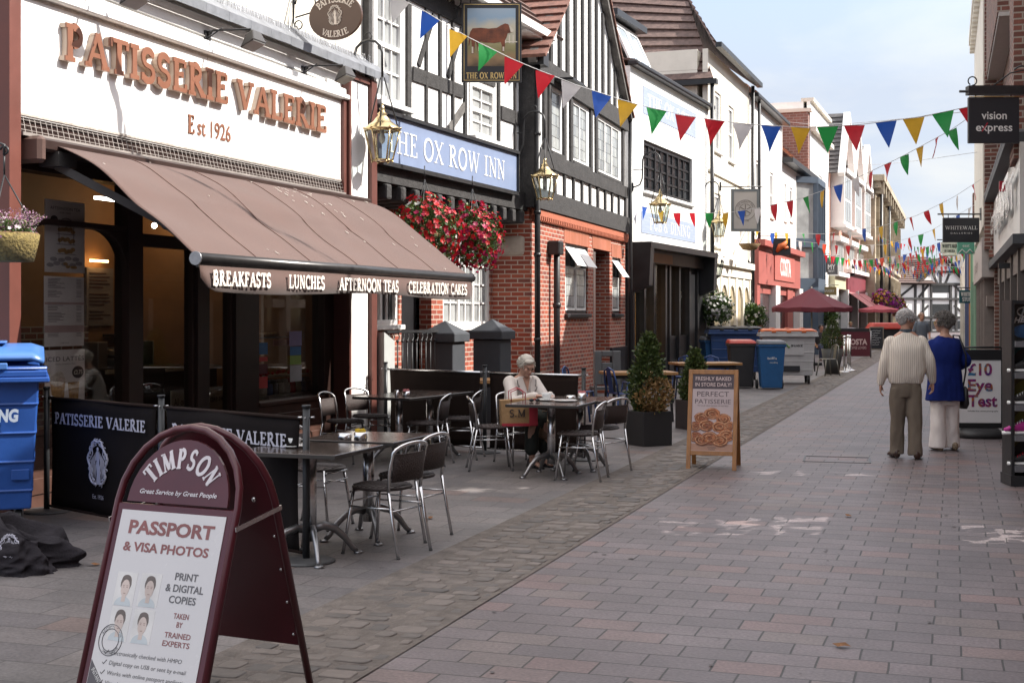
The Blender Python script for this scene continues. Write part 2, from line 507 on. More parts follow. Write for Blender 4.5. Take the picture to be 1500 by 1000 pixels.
# capitals drawn with a broad pen: each stroke is (points, weight); T thick, N thin. Height 1.
def _glyphs():
    g = {}
    T, N = 1.0, 0.42
    def S(x, y0=0, y1=1): return ([(x, y0), (x, y1)], T)
    def serif(x, y, w=0.17): return ([(x - w, y), (x + w, y)], N)
    g['A'] = (0.78, [([(0.08, 0), (0.4, 1)], N), ([(0.4, 1), (0.7, 0)], T), ([(0.2, 0.34), (0.6, 0.34)], N), serif(0.08, 0.02, .12), serif(0.7, 0.02, .14)])
    g['B'] = (0.66, [S(0.16), (_arc(0.3, 0.76, 0.22, 0.235, 90, -90), .85), (_arc(0.3, 0.26, 0.29, 0.25, 90, -90), T), ([(0.02, .99), (0.32, .99)], N), ([(0.02, .01), (0.32, .01)], N), ([(0.16, .52), (0.32, .52)], N)])
    g['C'] = (0.72, [(_arc(0.42, 0.5, 0.34, 0.49, 50, 310, 18), .8), ([(0.64, 0.7), (0.66, 0.97)], N), ([(.64, .12), (.68, .2)], N)])
    g['D'] = (0.78, [S(0.16), (_arc(0.28, 0.5, 0.4, 0.49, 90, -90, 14), .95), ([(0.02, .99), (0.3, .99)], N), ([(0.02, .01), (0.3, .01)], N)])
    g['E'] = (0.62, [S(0.16), ([(0.02, .98), (0.54, .98)], N), ([(0.02, .02), (0.58, .02)], N), ([(0.16, .53), (0.42, .53)], N), ([(.54, .78), (.54, 1)], N), ([(.58, 0), (.58, .24)], N), ([(.42, .43), (.42, .63)], N)])
    g['F'] = (0.58, [S(0.16), ([(0.02, .98), (0.54, .98)], N), ([(0.16, .53), (0.42, .53)], N), ([(.54, .78), (.54, 1)], N), serif(.16, .02), ([(.42, .43), (.42, .63)], N)])
    g['G'] = (0.78, [(_arc(0.42, 0.5, 0.34, 0.49, 50, 320, 18), .8), ([(0.64, 0.7), (0.66, 0.97)], N), ([(.66, .02), (.66, .44)], T), ([(.5, .44), (.78, .44)], N)])
    g['H'] = (0.84, [S(0.16), S(0.66), ([(0.16, .52), (0.66, .52)], N)] + [serif(x, y) for x in (.16, .66) for y in (.02, .98)])
    g['I'] = (0.34, [S(0.17), serif(.17, .02), serif(.17, .98)])
    g['J'] = (0.42, [S(0.24, .12, 1), (_arc(0.08, 0.14, 0.16, 0.14, 0, -120, 6), .7), serif(.24, .98)])
    g['K'] = (0.76, [S(0.16), ([(0.2, .42), (0.6, .97)], N), ([(0.3, .56), (0.66, .03)], T), serif(.16, .02), serif(.16, .98), serif(.62, .98, .12), serif(.68, .02, .12)])
    g['L'] = (0.6, [S(0.16), serif(.16, .98), ([(0.02, .02), (0.56, .02)], N), ([(.56, 0), (.56, .26)], N)])
    g['M'] = (0.98, [([(0.14, 0), (0.14, 1)], N), ([(0.16, 1), (0.48, .06)], T), ([(.48, .06), (.8, 1)], N), S(.82), serif(.14, .02, .12), serif(.82, .02), serif(.1, .98, .1), serif(.86, .98, .1)])
    g['N'] = (0.82, [([(0.14, 0), (0.14, 1)], N), ([(0.14, .98), (0.66, .04)], T), ([(.66, 0), (.66, 1)], N), serif(.14, .02, .12), serif(.1, .98, .1), serif(.66, .98, .12)])
    g['O'] = (0.84, [(_arc(0.42, 0.5, 0.35, 0.49, 60, 300, 16), .95), (_arc(0.42, 0.5, 0.35, 0.49, -60, 60, 10), .95)])
    g['P'] = (0.64, [S(0.16), (_arc(0.28, 0.73, 0.26, 0.26, 90, -90), .9), ([(0.02, .99), (0.3, .99)], N), ([(0.16, .47), (0.3, .47)], N), serif(.16, .02)])
    g['Q'] = g['O']
    g['R'] = (0.74, [S(0.16), (_arc(0.28, 0.75, 0.25, 0.24, 90, -90), .9), ([(0.02, .99), (0.3, .99)], N), ([(0.16, .51), (0.3, .51)], N), serif(.16, .02), ([(.32, .5), (.66, .02)], T), serif(.7, .02, .1)])
    g['S'] = (0.58, [(_arc(0.29, 0.74, 0.2, 0.245, 40, 265, 10) + _arc(0.28, 0.255, 0.23, 0.245, 85, -140, 10), .85), ([(.46, .78), (.48, .98)], N), ([(.07, .0), (.07, .24)], N)])
    g['T'] = (0.7, [S(0.35), ([(0.02, .98), (0.68, .98)], N), serif(.35, .02), ([(.03, .76), (.03, 1)], N), ([(.67, .76), (.67, 1)], N)])
    g['U'] = (0.8, [S(0.16, .3, 1), (_arc(0.4, 0.28, 0.24, 0.27, 180, 360, 10), .7), ([(.64, .28), (.64, 1)], N), serif(.16, .98), serif(.64, .98, .13)])
    g['V'] = (0.78, [([(0.1, 1), (0.4, .02)], T), ([(.4, .02), (.7, 1)], N), serif(.1, .98, .13), serif(.7, .98, .12)])
    g['W'] = (1.12, [([(0.1, 1), (0.34, .02)], T), ([(.34, .02), (.56, .9)], N), ([(.56, .95), (.8, .02)], T), ([(.8, .02), (1.02, 1)], N), serif(.1, .98, .12), serif(.56, .98, .1), serif(1.02, .98, .1)])
    g['X'] = (0.76, [([(0.08, 1), (0.66, 0)], T), ([(.1, 0), (.64, 1)], N)] + [serif(x, y, .11) for x in (.1, .65) for y in (.02, .98)])
    g['Y'] = (0.74, [([(0.08, 1), (0.36, .48)], T), ([(.36, .48), (.66, 1)], N), S(.36, 0, .48), serif(.08, .98, .11), serif(.66, .98, .11), serif(.36, .02)])
    g['Z'] = (0.66, [([(.06, .98), (.6, .98)], N), ([(.6, .98), (.06, .02)], T), ([(.06, .02), (.62, .02)], N)])
    g['&'] = (0.8, [(_arc(0.34, 0.77, 0.16, 0.2, -20, 230, 10) + [(.66, .02)], .8), (_arc(0.3, 0.27, 0.24, 0.26, 100, 380, 12), .6)])
    g['.'] = (0.26, [([(.13, 0), (.13, .14)], T)])
    g["'"] = (0.24, [([(.12, .7), (.12, 1)], .8)])
    return g
GLY = _glyphs()

def pen_text(mb, body, fn, h, w=0.15, t0=0.0, t1=0.01, width=None, flare=0.0, thin=None, squeeze=1.0, m=0, bend=None):
    """serif capitals built from strokes. fn(x,y,t) maps text space into the world. Returns the width."""
    adv = []
    x = 0.0
    for ch in body:
        if ch == ' ': x += 0.42; continue
        gw, st = GLY[ch]
        adv.append((x, st)); x += gw + 0.09
    total = (x - 0.09) * h
    kx = squeeze if width is None else width / total
    eps = 0
    for ox, st in adv:
        for pts, wt in st:
            ww = w * (wt if (thin is None or wt > 0.5) else thin)
            P = [Vector(((ox + a) * h * kx, b * h)) for a, b in pts]
            n = len(P)
            lft, rgt = [], []
            for i in range(n):
                if i == 0: tn = P[1] - P[0]
                elif i == n - 1: tn = P[-1] - P[-2]
                else: tn = (P[i + 1] - P[i]).normalized() + (P[i] - P[i - 1]).normalized()
                if tn.length < 1e-9: tn = Vector((1, 0))
                tn.normalize()
                nm = Vector((-tn.y, tn.x))
                f = ww * h / 2
                if flare and n > 2: f *= 1 + flare * math.cos(2 * PI * i / (n - 1))
                elif flare: f *= 1 + flare * 0.5
                lft.append(P[i] + nm * f); rgt.append(P[i] - nm * f)
            if n == 2 and wt >= .99 and flare:      # waisted stem
                mid = (P[0] + P[1]) / 2; tn = (P[1] - P[0]).normalized(); nm = Vector((-tn.y, tn.x)) * (ww * h / 2 * (1 - flare * .5))
                lft.insert(1, mid + nm); rgt.insert(1, mid - nm); n = 3
            e = (eps % 7) * 0.0004; eps += 1
            q = []
            for a in lft: q.append(fn(a.x, a.y, t1 + e))
            for a in rgt: q.append(fn(a.x, a.y, t1 + e))
            b = [fn(a.x, a.y, t0) for a in lft] + [fn(a.x, a.y, t0) for a in rgt]
            N2 = 2 * n
            fs = []
            for i in range(n - 1):
                fs.append((i, i + 1, n + i + 1, n + i))
                fs.append((i, N2 + i, N2 + i + 1, i + 1))
                fs.append((n + i, n + i + 1, N2 + n + i + 1, N2 + n + i))
            fs.append((0, n, N2 + n, N2)); fs.append((n - 1, N2 + n - 1, N2 + N2 - 1, N2 - 1))
            mb.add(q + b, fs, m=m)
    return total * kx / 1.0

_tc = {}
def sans_tris(body, bold=0.0, spacing=1.0, shear=0.0):
    key = (body, bold, spacing, shear)
    if key in _tc: return _tc[key]
    cu = D.curves.new('lettering', 'FONT')
    cu.body = body; cu.size = 1.0; cu.offset = bold; cu.space_character = spacing; cu.shear = shear
    cu.resolution_u = 3; cu.align_x = 'LEFT'
    o = D.objects.new('lettering', cu); COL.objects.link(o)
    bpy.context.view_layer.update()
    me = o.to_mesh()
    vs = [(v.co.x, v.co.y) for v in me.vertices]
    fs = [list(p.vertices) for p in me.polygons]
    o.to_mesh_clear()
    D.objects.remove(o); D.curves.remove(cu)
    if not vs: vs = [(0, 0)]
    x0 = min(v[0] for v in vs); x1 = max(v[0] for v in vs)
    r = ([(x - x0, y) for x, y in vs], fs, x1 - x0)
    _tc[key] = r
    return r

def sans_text(mb, body, fn, h, t=0.003, width=None, align='left', bold=0.0, spacing=1.0, m=0, shear=0.0):
    """plain lettering, cap height h, laid on the surface at height t"""
    vs, fs, w = sans_tris(body, bold, spacing, shear)
    k = h / 0.69
    kx = k if width is None else width / w
    ox = 0 if align == 'left' else (-w * kx / 2 if align == 'centre' else -w * kx)
    mb.add([fn(x * kx + ox, y * k, t) for x, y in vs], fs, m=m)
    return w * kx

def on_plane(o, right, up, out):
    o = Vector(o); right = Vector(right); up = Vector(up); out = Vector(out)
    return lambda x, y, t: o + right * x + up * y + out * t

def arc_map(base, r, a_mid):
    """bends text along a circle of radius r; base(x,y,t)"""
    def fn(x, y, t):
        a = a_mid - x / r
        return base(math.cos(a) * (r + y), math.sin(a) * (r + y), t)
    return fn
# ------------------------------------------------------------------ ground
STREET = vp(1400)
sd = Vector((math.sin(STREET), math.cos(STREET), 0))      # along the street
sr = Vector((math.cos(STREET), -math.sin(STREET), 0))     # to the right across it
GREY = [(0, (0.132, 0.108, 0.112)), (0.2, (0.146, 0.120, 0.124)), (0.42, (0.121, 0.100, 0.105)), (0.6, (0.155, 0.125, 0.130)),
        (0.72, (0.164, 0.118, 0.114)), (0.8, (0.157, 0.125, 0.119)), (0.87, (0.174, 0.118, 0.114)), (0.94, (0.137, 0.112, 0.117))]
M_PAVE = brick_mat('granite_paving', GREY, (0.022, 0.019, 0.018), 0.325, 0.217, 0.0055, 0.42, 0.52, 0.6, 'flat', mvar=0.34, speck=0.2)
GREY2 = [(0, (0.144, 0.131, 0.129)), (0.3, (0.162, 0.144, 0.141)), (0.55, (0.133, 0.120, 0.121)), (0.8, (0.169, 0.150, 0.145)), (0.95, (0.176, 0.133, 0.122))]
M_SLAB = brick_mat('pavement_slabs', GREY2, (0.055, 0.05, 0.047), 0.5, 0.29, 0.0045, 0.42, 0.6, 0.45, 'flat', mvar=0.4, speck=0.18)
M_EARTH = mat('dull_ground', (0.18, 0.17, 0.165), 0.9, 0.2, 2)

def frame_obj(o, origin, th):
    o.location = origin
    o.rotation_euler = (0, 0, -th)

b = MB(); b.add([(-500, -300, -0.012), (600, -300, -0.012), (600, 900, -0.012), (-500, 900, -0.012)], [(0, 1, 2, 3)])
struct('ground', b, M_EARTH)
# street paving: local x across, y along the street; origin on the right edge of the sett channel
O_ST = G(870, 784)
b = MB(); b.add([(-0.2, -14, 0), (16, -14, 0), (16, 260, 0), (-0.2, 260, 0)], [(0, 1, 2, 3)])
pv = struct('street_paving', b, M_PAVE); frame_obj(pv, O_ST, STREET)
th2 = vp(1430)
b = MB(); b.add([(-22, -14, 0.004), (-0.45, -14, 0.004), (-0.45, 260, 0.004), (-22, 260, 0.004)], [(0, 1, 2, 3)])
pv2 = struct('pavement', b, M_SLAB); frame_obj(pv2, O_ST, STREET)
# sett channel: real stones bedded in sandy mortar
def sett_mat():
    m = D.materials.new('sett_stone'); m.use_nodes = True
    N, L = m.node_tree.nodes, m.node_tree.links
    bs = N['Principled BSDF']; bs.inputs['Roughness'].default_value = 0.62
    g = N.new('ShaderNodeNewGeometry'); rp = N.new('ShaderNodeValToRGB')
    e = rp.color_ramp.elements
    e[0].color = (0.075, 0.065, 0.06, 1); e[1].color = (0.165, 0.135, 0.118, 1); x = e.new(.5); x.color = (0.12, 0.1, 0.088, 1)
    L.new(g.outputs['Random Per Island'], rp.inputs['Fac'])
    tc = N.new('ShaderNodeTexCoord'); n = N.new('ShaderNodeTexNoise'); n.inputs['Scale'].default_value = 14; n.inputs['Detail'].default_value = 8
    L.new(tc.outputs['Object'], n.inputs['Vector'])
    mr = N.new('ShaderNodeMapRange'); mr.inputs['To Min'].default_value = .62; mr.inputs['To Max'].default_value = 1.4
    L.new(n.outputs['Fac'], mr.inputs['Value'])
    v = N.new('ShaderNodeVectorMath'); v.operation = 'SCALE'; L.new(rp.outputs['Color'], v.inputs[0]); L.new(mr.outputs[0], v.inputs['Scale'])
    L.new(v.outputs[0], bs.inputs['Base Color'])
    bp = N.new('ShaderNodeBump'); bp.inputs['Strength'].default_value = .5; bp.inputs['Distance'].default_value = .012
    L.new(n.outputs['Fac'], bp.inputs['Height']); L.new(bp.outputs['Normal'], bs.inputs['Normal'])
    return m
M_SETT = sett_mat()
M_BED = mat('sandy_mortar', (0.135, 0.114, 0.1), 0.9, 0.35, 7, 0.9, 25, dirt=0.5)
rnd = random.Random(3)
bed = MB(); st = MB()
W0 = -0.72
ny = 300
for i in range(ny):
    y0, y1 = -6 + i * .24, -6 + (i + 1) * .24
    vs = []
    for j in range(9):
        x = W0 - .12 + (0.94 - .0) * j / 8 * (0.9)
        for y in (y0, y1):
            z = 0.005 + 0.005 * noise.noise(Vector((x * 7, y * 7, 0))) + 0.004 * noise.noise(Vector((x * 19, y * 19, 3)))
            vs.append((x, y, max(z, .0045)))
    bed.add(vs, [(2 * j, 2 * j + 2, 2 * j + 3, 2 * j + 1) for j in range(8)], True)
y = -6.0
while y < 66:
    w = rnd.uniform(.1, .17)
    x = W0 + rnd.uniform(-.03, .02)
    while x < -.03:
        ln = min(rnd.uniform(.12, .25), -.015 - x)
        if rnd.random() < .9 and ln > .05:
            cx, cy = x + ln / 2, y + w / 2 + rnd.uniform(-.015, .015)
            h = 0.0085 + rnd.uniform(-.004, .004)
            n = 12; top = []; mid = []; lo = []
            for k in range(n):
                a = 2 * PI * k / n + rnd.uniform(-.1, .1)
                ca, sa = math.cos(a), math.sin(a)
                ca = math.copysign(abs(ca) ** .4, ca); sa = math.copysign(abs(sa) ** .4, sa)
                rx, ry = (ln / 2 - .009) * rnd.uniform(.85, 1), (w / 2 - .007) * rnd.uniform(.85, 1)
                lo.append((cx + rx * ca, cy + ry * sa, -.01))
                mid.append((cx + rx * ca * .97, cy + ry * sa * .97, h * .8 + rnd.uniform(-.002, .002)))
                top.append((cx + rx * ca * .85, cy + ry * sa * .85, h + .001))
            c = [(cx, cy, h + .0012)]
            fs = []
            for k in range(n):
                q = (k + 1) % n
                fs += [(k, q, n + q, n + k), (n + k, n + q, 2 * n + q, 2 * n + k), (2 * n + k, 2 * n + q, 3 * n)]
            st.add(lo + mid + top + c, fs, True)
        x += max(ln, .05) + rnd.uniform(.0, .012)
    y += w + rnd.uniform(.0, .008)
o = struct('sett_channel_bed', bed, M_BED); frame_obj(o, O_ST, STREET)
o = struct('sett_channel_stones', st, M_SETT); frame_obj(o, O_ST, STREET)

gm = MB(); rg_ = random.Random(31)                          # trodden gum and spots
for i in range(420):
    x, y, r_ = rg_.uniform(-5, 6.5), rg_.uniform(-6, 30), rg_.choice((.008, .011, .014, .02)); n = 8
    if -.8 < x < .05: continue
    gm.add([(x + r_ * rg_.uniform(.7, 1.1) * math.cos(k * PI / 4), y + r_ * rg_.uniform(.7, 1.1) * math.sin(k * PI / 4), .0062) for k in range(n)], [tuple(range(n))])
o = obj('gum_spots', gm, mat('trodden_gum', (.09, .082, .08), .7, .4, 3)); frame_obj(o, O_ST, STREET); o['kind'] = 'stuff'; tag(o, 'small dark spots of trodden gum scattered over the paving', 'stain')
# ------------------------------------------------------------------ wall helpers
def wall_holes(mb, u0, u1, z0, z1, y0, y1, holes=(), m=0):
    xs = sorted({u0, u1} | {min(max(h[i], u0), u1) for h in holes for i in (0, 1)})
    zs = sorted({z0, z1} | {min(max(h[i], z0), z1) for h in holes for i in (2, 3)})
    for i in range(len(xs) - 1):
        run = None
        for j in range(len(zs) - 1):
            cx, cz = (xs[i] + xs[i + 1]) / 2, (zs[j] + zs[j + 1]) / 2
            if any(h[0] < cx < h[1] and h[2] < cz < h[3] for h in holes):
                if run is not None: mb.box(xs[i], xs[i + 1], y0, y1, run, zs[j], m); run = None
            elif run is None: run = zs[j]
        if run is not None: mb.box(xs[i], xs[i + 1], y0, y1, run, z1, m)

RB = random.Random(11)
def beam(mb, u0, u1, z0, z1, y0, y1, j=0.014, m=0):
    """hewn timber: a box with slightly wandering edges"""
    r = lambda: RB.uniform(-j, j)
    q = [(u0 + r(), z0 + r()), (u1 + r(), z0 + r()), (u1 + r(), z1 + r()), (u0 + r(), z1 + r())]
    mb.hexa([(a, y0 + r() * .3, c) for a, c in q], [(a, y1, c) for a, c in q], m)

def brace(mb, a, b2, w, y0, y1):
    d = Vector((b2[0] - a[0], b2[1] - a[1])).normalized(); n = Vector((-d.y, d.x)) * w / 2
    q = [(a[0] + n.x, a[1] + n.y), (a[0] - n.x, a[1] - n.y), (b2[0] - n.x, b2[1] - n.y), (b2[0] + n.x, b2[1] + n.y)]
    mb.hexa([(u, y0, z) for u, z in q], [(u, y1, z) for u, z in q])

def window(parent, u0, u1, z0, z1, y, nx=2, ny=2, fw=0.06, bar=0.025, fm=None, gm=None, sill=None, sill_m=None, rec=0.05, lights=1, sash=False, label=None):
    """frame with glazing bars, pane and sill as sub-parts. y is the face of the frame"""
    fm = fm or M_WHITE; gm = gm or M_DARKGLASS
    b = MB()
    b.box(u0, u0 + fw, y, y + .09, z0, z1); b.box(u1 - fw, u1, y, y + .09, z0, z1)
    b.box(u0 + fw, u1 - fw, y + .002, y + .09, z1 - fw, z1); b.box(u0 + fw, u1 - fw, y + .002, y + .09, z0, z0 + fw)
    a, c, lo, hi = u0 + fw, u1 - fw, z0 + fw, z1 - fw
    for k in range(1, lights):
        x = a + (c - a) * k / lights; b.box(x - fw * .45, x + fw * .45, y + .004, y + .085, lo, hi)
    if sash:
        zm = (lo + hi) / 2; b.box(a, c, y + .006, y + .085, zm - .03, zm + .03)
    for l in range(lights):
        p = a + (c - a) * l / lights; q = a + (c - a) * (l + 1) / lights
        for k in range(1, nx):
            x = p + (q - p) * k / nx; b.box(x - bar / 2, x + bar / 2, y + .02, y + .07, lo, hi)
    for k in range(1, ny):
        z = lo + (hi - lo) * k / ny
        b.box(a, c, y + .023, y + .067, z - bar / 2, z + bar / 2)
    w = obj('window', b, fm, parent)
    if label: w['label'] = label
    p = MB(); p.box(a, c, y + rec, y + rec + .012, lo, hi); obj('pane', p, gm, w)
    if sill:
        s = MB(); s.box(u0 - .06, u1 + .06, y - sill, y + .1, z0 - .07, z0 - .002); obj('sill', s, sill_m or fm, w, bevel=.008)
    return w

def rows_roof(mb, P, n, thick=0.03, m=0):
    """tiled slope: P = four corners (eave a, eave b, ridge b, ridge a), n overlapping courses"""
    a, b2, c, d = [Vector(p) for p in P]
    nm = (b2 - a).cross(d - a).normalized()
    for i in range(n):
        t0, t1 = i / n, (i + 1.12) / n
        t1 = min(t1, 1.0)
        p, q = a.lerp(d, t0), b2.lerp(c, t0); r, s = b2.lerp(c, t1), a.lerp(d, t1)
        lo = [p, q, r, s]; hi = [p + nm * thick, q + nm * thick, r + nm * .004, s + nm * .004]
        mb.hexa([x - nm * .01 for x in lo], hi, m)

M_TILE = mat('brown_roof_tile', (0.11, 0.07, 0.06), 0.8, 0.4, 8, 0.4, 40)
M_OTILE = brick_mat('orange_clay_tile', [(0, (0.35, 0.13, 0.06)), (0.4, (0.42, 0.18, 0.09)), (0.75, (0.28, 0.11, 0.06))], (0.12, 0.06, 0.04), 0.17, 0.12, 0.012, bump=0.8)
M_SLATE = mat('dark_slate', (0.09, 0.085, 0.085), 0.7, 0.35, 7, 0.4, 30)

# ================================================================== patisserie
F1 = Frame(G(60, 748), vp(1440))
U = lambda px, off=0.0: F1.u(px, off)
uA, uB = U(-260), U(537)
pat = thing_on('patisserie_building', 'white fronted cake shop with raised copper lettering under a long brown awning', 'building', F1)
ztop = 9.4
f0, f1 = U(15), U(493)
zf0, zf1 = 3.26, 4.27
# upper wall
b = MB()
b.box(U(-4), uB, .06, 7, 4.9, ztop)
b.box(U(-4), U(-4) + .2, .3, 7, 0, 4.9); b.box(uB - .2, uB, .3, 7, 0, 4.9); b.box(U(-4) + .2, uB - .2, 6.8, 7, 0, 4.9)
b.box(U(-4), uB, .02, .3, zf1 + .05, 4.9)
obj('wall', b, M_CREAM, pat)
b = MB()                                        # neighbour's end wall is the same red pilaster seen at the frame edge
b.box(U(-4), U(13), -.12, .3, 0, ztop - 2)
obj('pilaster', b, M_REDPIL, pat)['label'] = 'red painted pilaster at the left end of the shopfront'
b = MB()
b.box(f0, f1, -.06, .02, zf0, zf1)
obj('fascia_board', b, M_SIGNWHITE, pat)
b = MB()
for px in (296,): b.box(U(px), U(px) + .006, -.0625, -.06, zf0, zf1)
for z in (zf0 + .012, zf1 - .03): b.box(f0, f1, -.07, -.0602, z, z + .02)
obj('board_joint', b, mat('dirty_joint', (.4, .36, .32), .8, .3, 20), pat)
b = MB()
b.box(f0 - .06, f0, -.1, .02, zf0 - .02, zf1 + .03); b.box(f1, f1 + .07, -.1, .3, 3.0, zf1 + .03)
obj('fascia_frame', b, M_BROWNTRIM, pat)
b = MB()                                        # moulded cornice over the board
b.box(f0 - .06, f1 + .1, -.14, .02, zf1, zf1 + .06); b.box(f0 - .06, f1 + .1, -.09, .02, zf1 + .062, zf1 + .14)
for k in range(1):
    b.box(f0 - .06, f1 + .1, -.02, .02, zf1 + .142, 4.68)
obj('cornice', b, M_WHITE, pat, bevel=.012)
b = MB()
n = 16
for i in range(n):
    a, c = f0 + (uB + .25 - f0) * i / n, f0 + (uB + .25 - f0) * (i + 1) / n
    b.hexa([(a, .06, 4.92), (c, .06, 4.92), (c, -.16, 4.72), (a, -.16, 4.72)], [(a, .06, 4.96), (c - .004, .06, 4.96), (c - .004, -.19, 4.74), (a, -.19, 4.74)])
    b.hexa([(a, -.19, 4.735), (c, -.19, 4.735), (c, -.19, 4.64), (a, -.19, 4.64)], [(a, -.2, 4.735), (c - .004, -.2, 4.735), (c - .004, -.2, 4.64 + RB.uniform(-.01, .01)), (a, -.2, 4.64)])
obj('lead_ledge', b, M_LEAD, pat)
b = MB()                                        # bird spikes
for i in range(150):
    x = f0 + (uB - f0) * (i + .5) / 150
    for s in (-1, 1):
        b.tube([(x, -.08, 4.83), (x + .03 * s, -.08 + .03 * RB.uniform(-1, 1), 4.95)], .0018, 3, False)
obj('bird_spikes', b, M_STEEL, pat)
# white pier with brown edges
p0, p1 = U(501), U(529)
b = MB(); b.box(p0, p1, -.1, .3, 0, 4.55); obj('pier', b, M_WHITE, pat, bevel=.01)
b = MB(); b.box(p1, uB, -.15, .3, 0, 4.62); b.box(p0 - .06, p1, -.13, .3, 4.552, 4.63); b.box(p0 - .05, p0, -.13, .3, 0, 4.55)
obj('pier_trim', b, M_BROWNTRIM, pat)
# lettering, standing clear of the board
def onF(F, u, z, off):
    o = F; return lambda x, y, t: (u + x, off - t, z + y)
b = MB(); c = MB()
u_a, u_b = U(78), U(318)
pen_text(b, 'PATISSERIE', onF(F1, u_a, 3.815, -.06), .29, .235, .055, .07, width=u_b - u_a, flare=.2, thin=.55)
v_a, v_b = U(333), U(464)
pen_text(b, 'VALERIE', onF(F1, v_a, 3.80, -.06), .29, .235, .055, .07, width=v_b - v_a, flare=.2, thin=.55)
pen_text(c, 'PATISSERIE', onF(F1, u_a, 3.815, -.06), .29, .22, .002, .054, width=u_b - u_a, flare=.2, thin=.52)
pen_text(c, 'VALERIE', onF(F1, v_a, 3.80, -.06), .29, .22, .002, .054, width=v_b - v_a, flare=.2, thin=.52)
M_COPPER = mat('copper_brown_letter', (0.215, 0.088, 0.05), 0.4, 0.12, 4)
lt = obj('lettering', b, M_COPPER, pat); obj('letter_sides', c, mat('letter_side', (0.5, 0.4, 0.32), .5, .08), lt)
b = MB()
pen_text(b, 'E', onF(F1, U(267), 3.44, -.06), .175, .2, .002, .012, flare=.2, thin=.4)
sans_text(b, 'st 1926', onF(F1, U(281), 3.44, -.06), .165, .008, width=U(330) - U(281), bold=.012)
obj('lettering', b, M_COPPER, pat)
# net strip under the board
b = MB(); b.box(f0, f1, -.02, .2, 3.0, zf0 - .002); obj('net_backing', b, M_CHOC, pat)
b = MB()
n = 84
for i in range(n + 1):
    x = f0 + (f1 - f0) * i / n
    b.tube([(x, -.07, zf0 - .01), (x + RB.uniform(-.01, .01), -.1, 3.13)], .0035, 4, False)
for z, y in ((3.235, -.075), (3.19, -.085), (3.15, -.095)):
    b.tube([(f0, y, z), (f1, y, z)], .0035, 4, False)
b.box(f0, f1, -.13, -.02, 3.10, 3.128)
obj('bird_net', b, mat('galvanised_wire', (.3, .27, .25), .5, .2, metal=.3), pat)
# shopfront joinery at plane y = .12
yS = .14
def fr(px0, px1): return U(px0, yS), U(px1, yS)
b = MB()
sills = 0.62
posts = [(13, 20), (183, 203), (284, 301), (340, 374), (470, 496)]
for a, c in posts:
    x0, x1 = fr(a, c); b.box(x0, x1, yS - .05, yS + .12, 0.0, 2.86)
b.box(fr(13, 13)[0], fr(496, 496)[0], yS - .06, yS + .14, 2.86, 3.06)
b.box(fr(20, 20)[0], fr(183, 183)[0], yS - .03, yS + .1, 2.42, 2.47)
b.box(fr(374, 374)[0], fr(470, 470)[0], yS - .03, yS + .1, 2.55, 2.61)
for a, c in ((203, 284), (301, 340)):
    x0, x1 = fr(a, c); b.box(x0, x1, yS - .02, yS + .08, 0, .22); b.box(x0, x1, yS - .02, yS + .08, 2.3, 2.42)
    b.box(x0, x0 + .05, yS - .02, yS + .08, .22, 2.3); b.box(x1 - .05, x1, yS - .02, yS + .08, .22, 2.3)
# arched corners of the big window
x0, x1 = fr(20, 183)
for s, xc in ((1, x0), (-1, x1)):
    ctr = xc + s * .42
    poly = [(xc, 2.42), (xc, 2.0)] + [(ctr - s * .42 * math.cos(R(a)), 2.0 + .42 * math.sin(R(a))) for a in range(10, 91, 10)]
    b.prism(poly, lambda x, y, t: (x, t, y), yS - .025, yS + .08)
obj('shopfront_frame', b, M_CHOC, pat, bevel=.006)
b = MB()
for a, c in ((20, 183), (374, 470)):
    x0, x1 = fr(a, c)
    b.box(x0, x1, yS - .03, yS + .15, 0, sills); b.box(x0, x1, yS - .06, yS + .16, sills + .002, sills + .05)
    b.box(x0 + .02, x1 - .02, yS - .045, yS - .03, .12, .26); b.box(x0 + .02, x1 - .02, yS - .045, yS - .03, .34, .52)
obj('stall_riser', b, mat('brown_panelled_timber', (0.075, 0.035, 0.025), .45, .25, 8), pat, bevel=.006)
x0, x1 = fr(470, 496)
b = MB(); b.box(fr(491, 491)[0], fr(496, 496)[0] + .03, yS - .08, yS - .052, 0, 2.9); obj('trim', b, M_BROWNTRIM, pat)
b = MB()
for a, c, z0, z1 in ((20, 183, sills + .05, 2.42), (203, 284, .22, 2.3), (301, 340, .22, 2.3), (374, 470, sills + .05, 2.55), (20, 183, 2.47, 2.86), (203, 340, 2.42, 2.86), (374, 470, 2.61, 2.86)):
    x0, x1 = fr(a, c); b.box(x0, x1, yS + .03, yS + .036, z0, z1)
obj('shop_glass', b, M_SHOPGLASS, pat)
# inside of the shop
M_INWALL = mat('brown_shop_wall', (0.24, 0.125, 0.06), .6, .15, 2)
b = MB()
b.box(U(-4) + .2, uB - .2, 3.4, 3.5, 0, 3.4)
b.box(uB - .32, uB - .22, .3, 3.4, 0, 3.4)
obj('shop_wall', b, M_INWALL, pat)
b = MB(); b.box(U(-4) + .2, uB - .2, .2, 6.8, -.005, .012); obj('shop_floor', b, mat('dark_shop_floor', (.06, .05, .045), .4, .2), pat)
b = MB(); b.box(U(-4) + .2, uB - .2, .3, 6.8, 3.42, 3.5); obj('shop_ceiling', b, mat('shop_ceiling', (.35, .33, .3), .8), pat)
b = MB(); b.box(U(-4) + .3, U(120, 3.4), 3.3, 3.39, 0, 1.5); obj('brick_dado', b, M_DBRICK, pat)
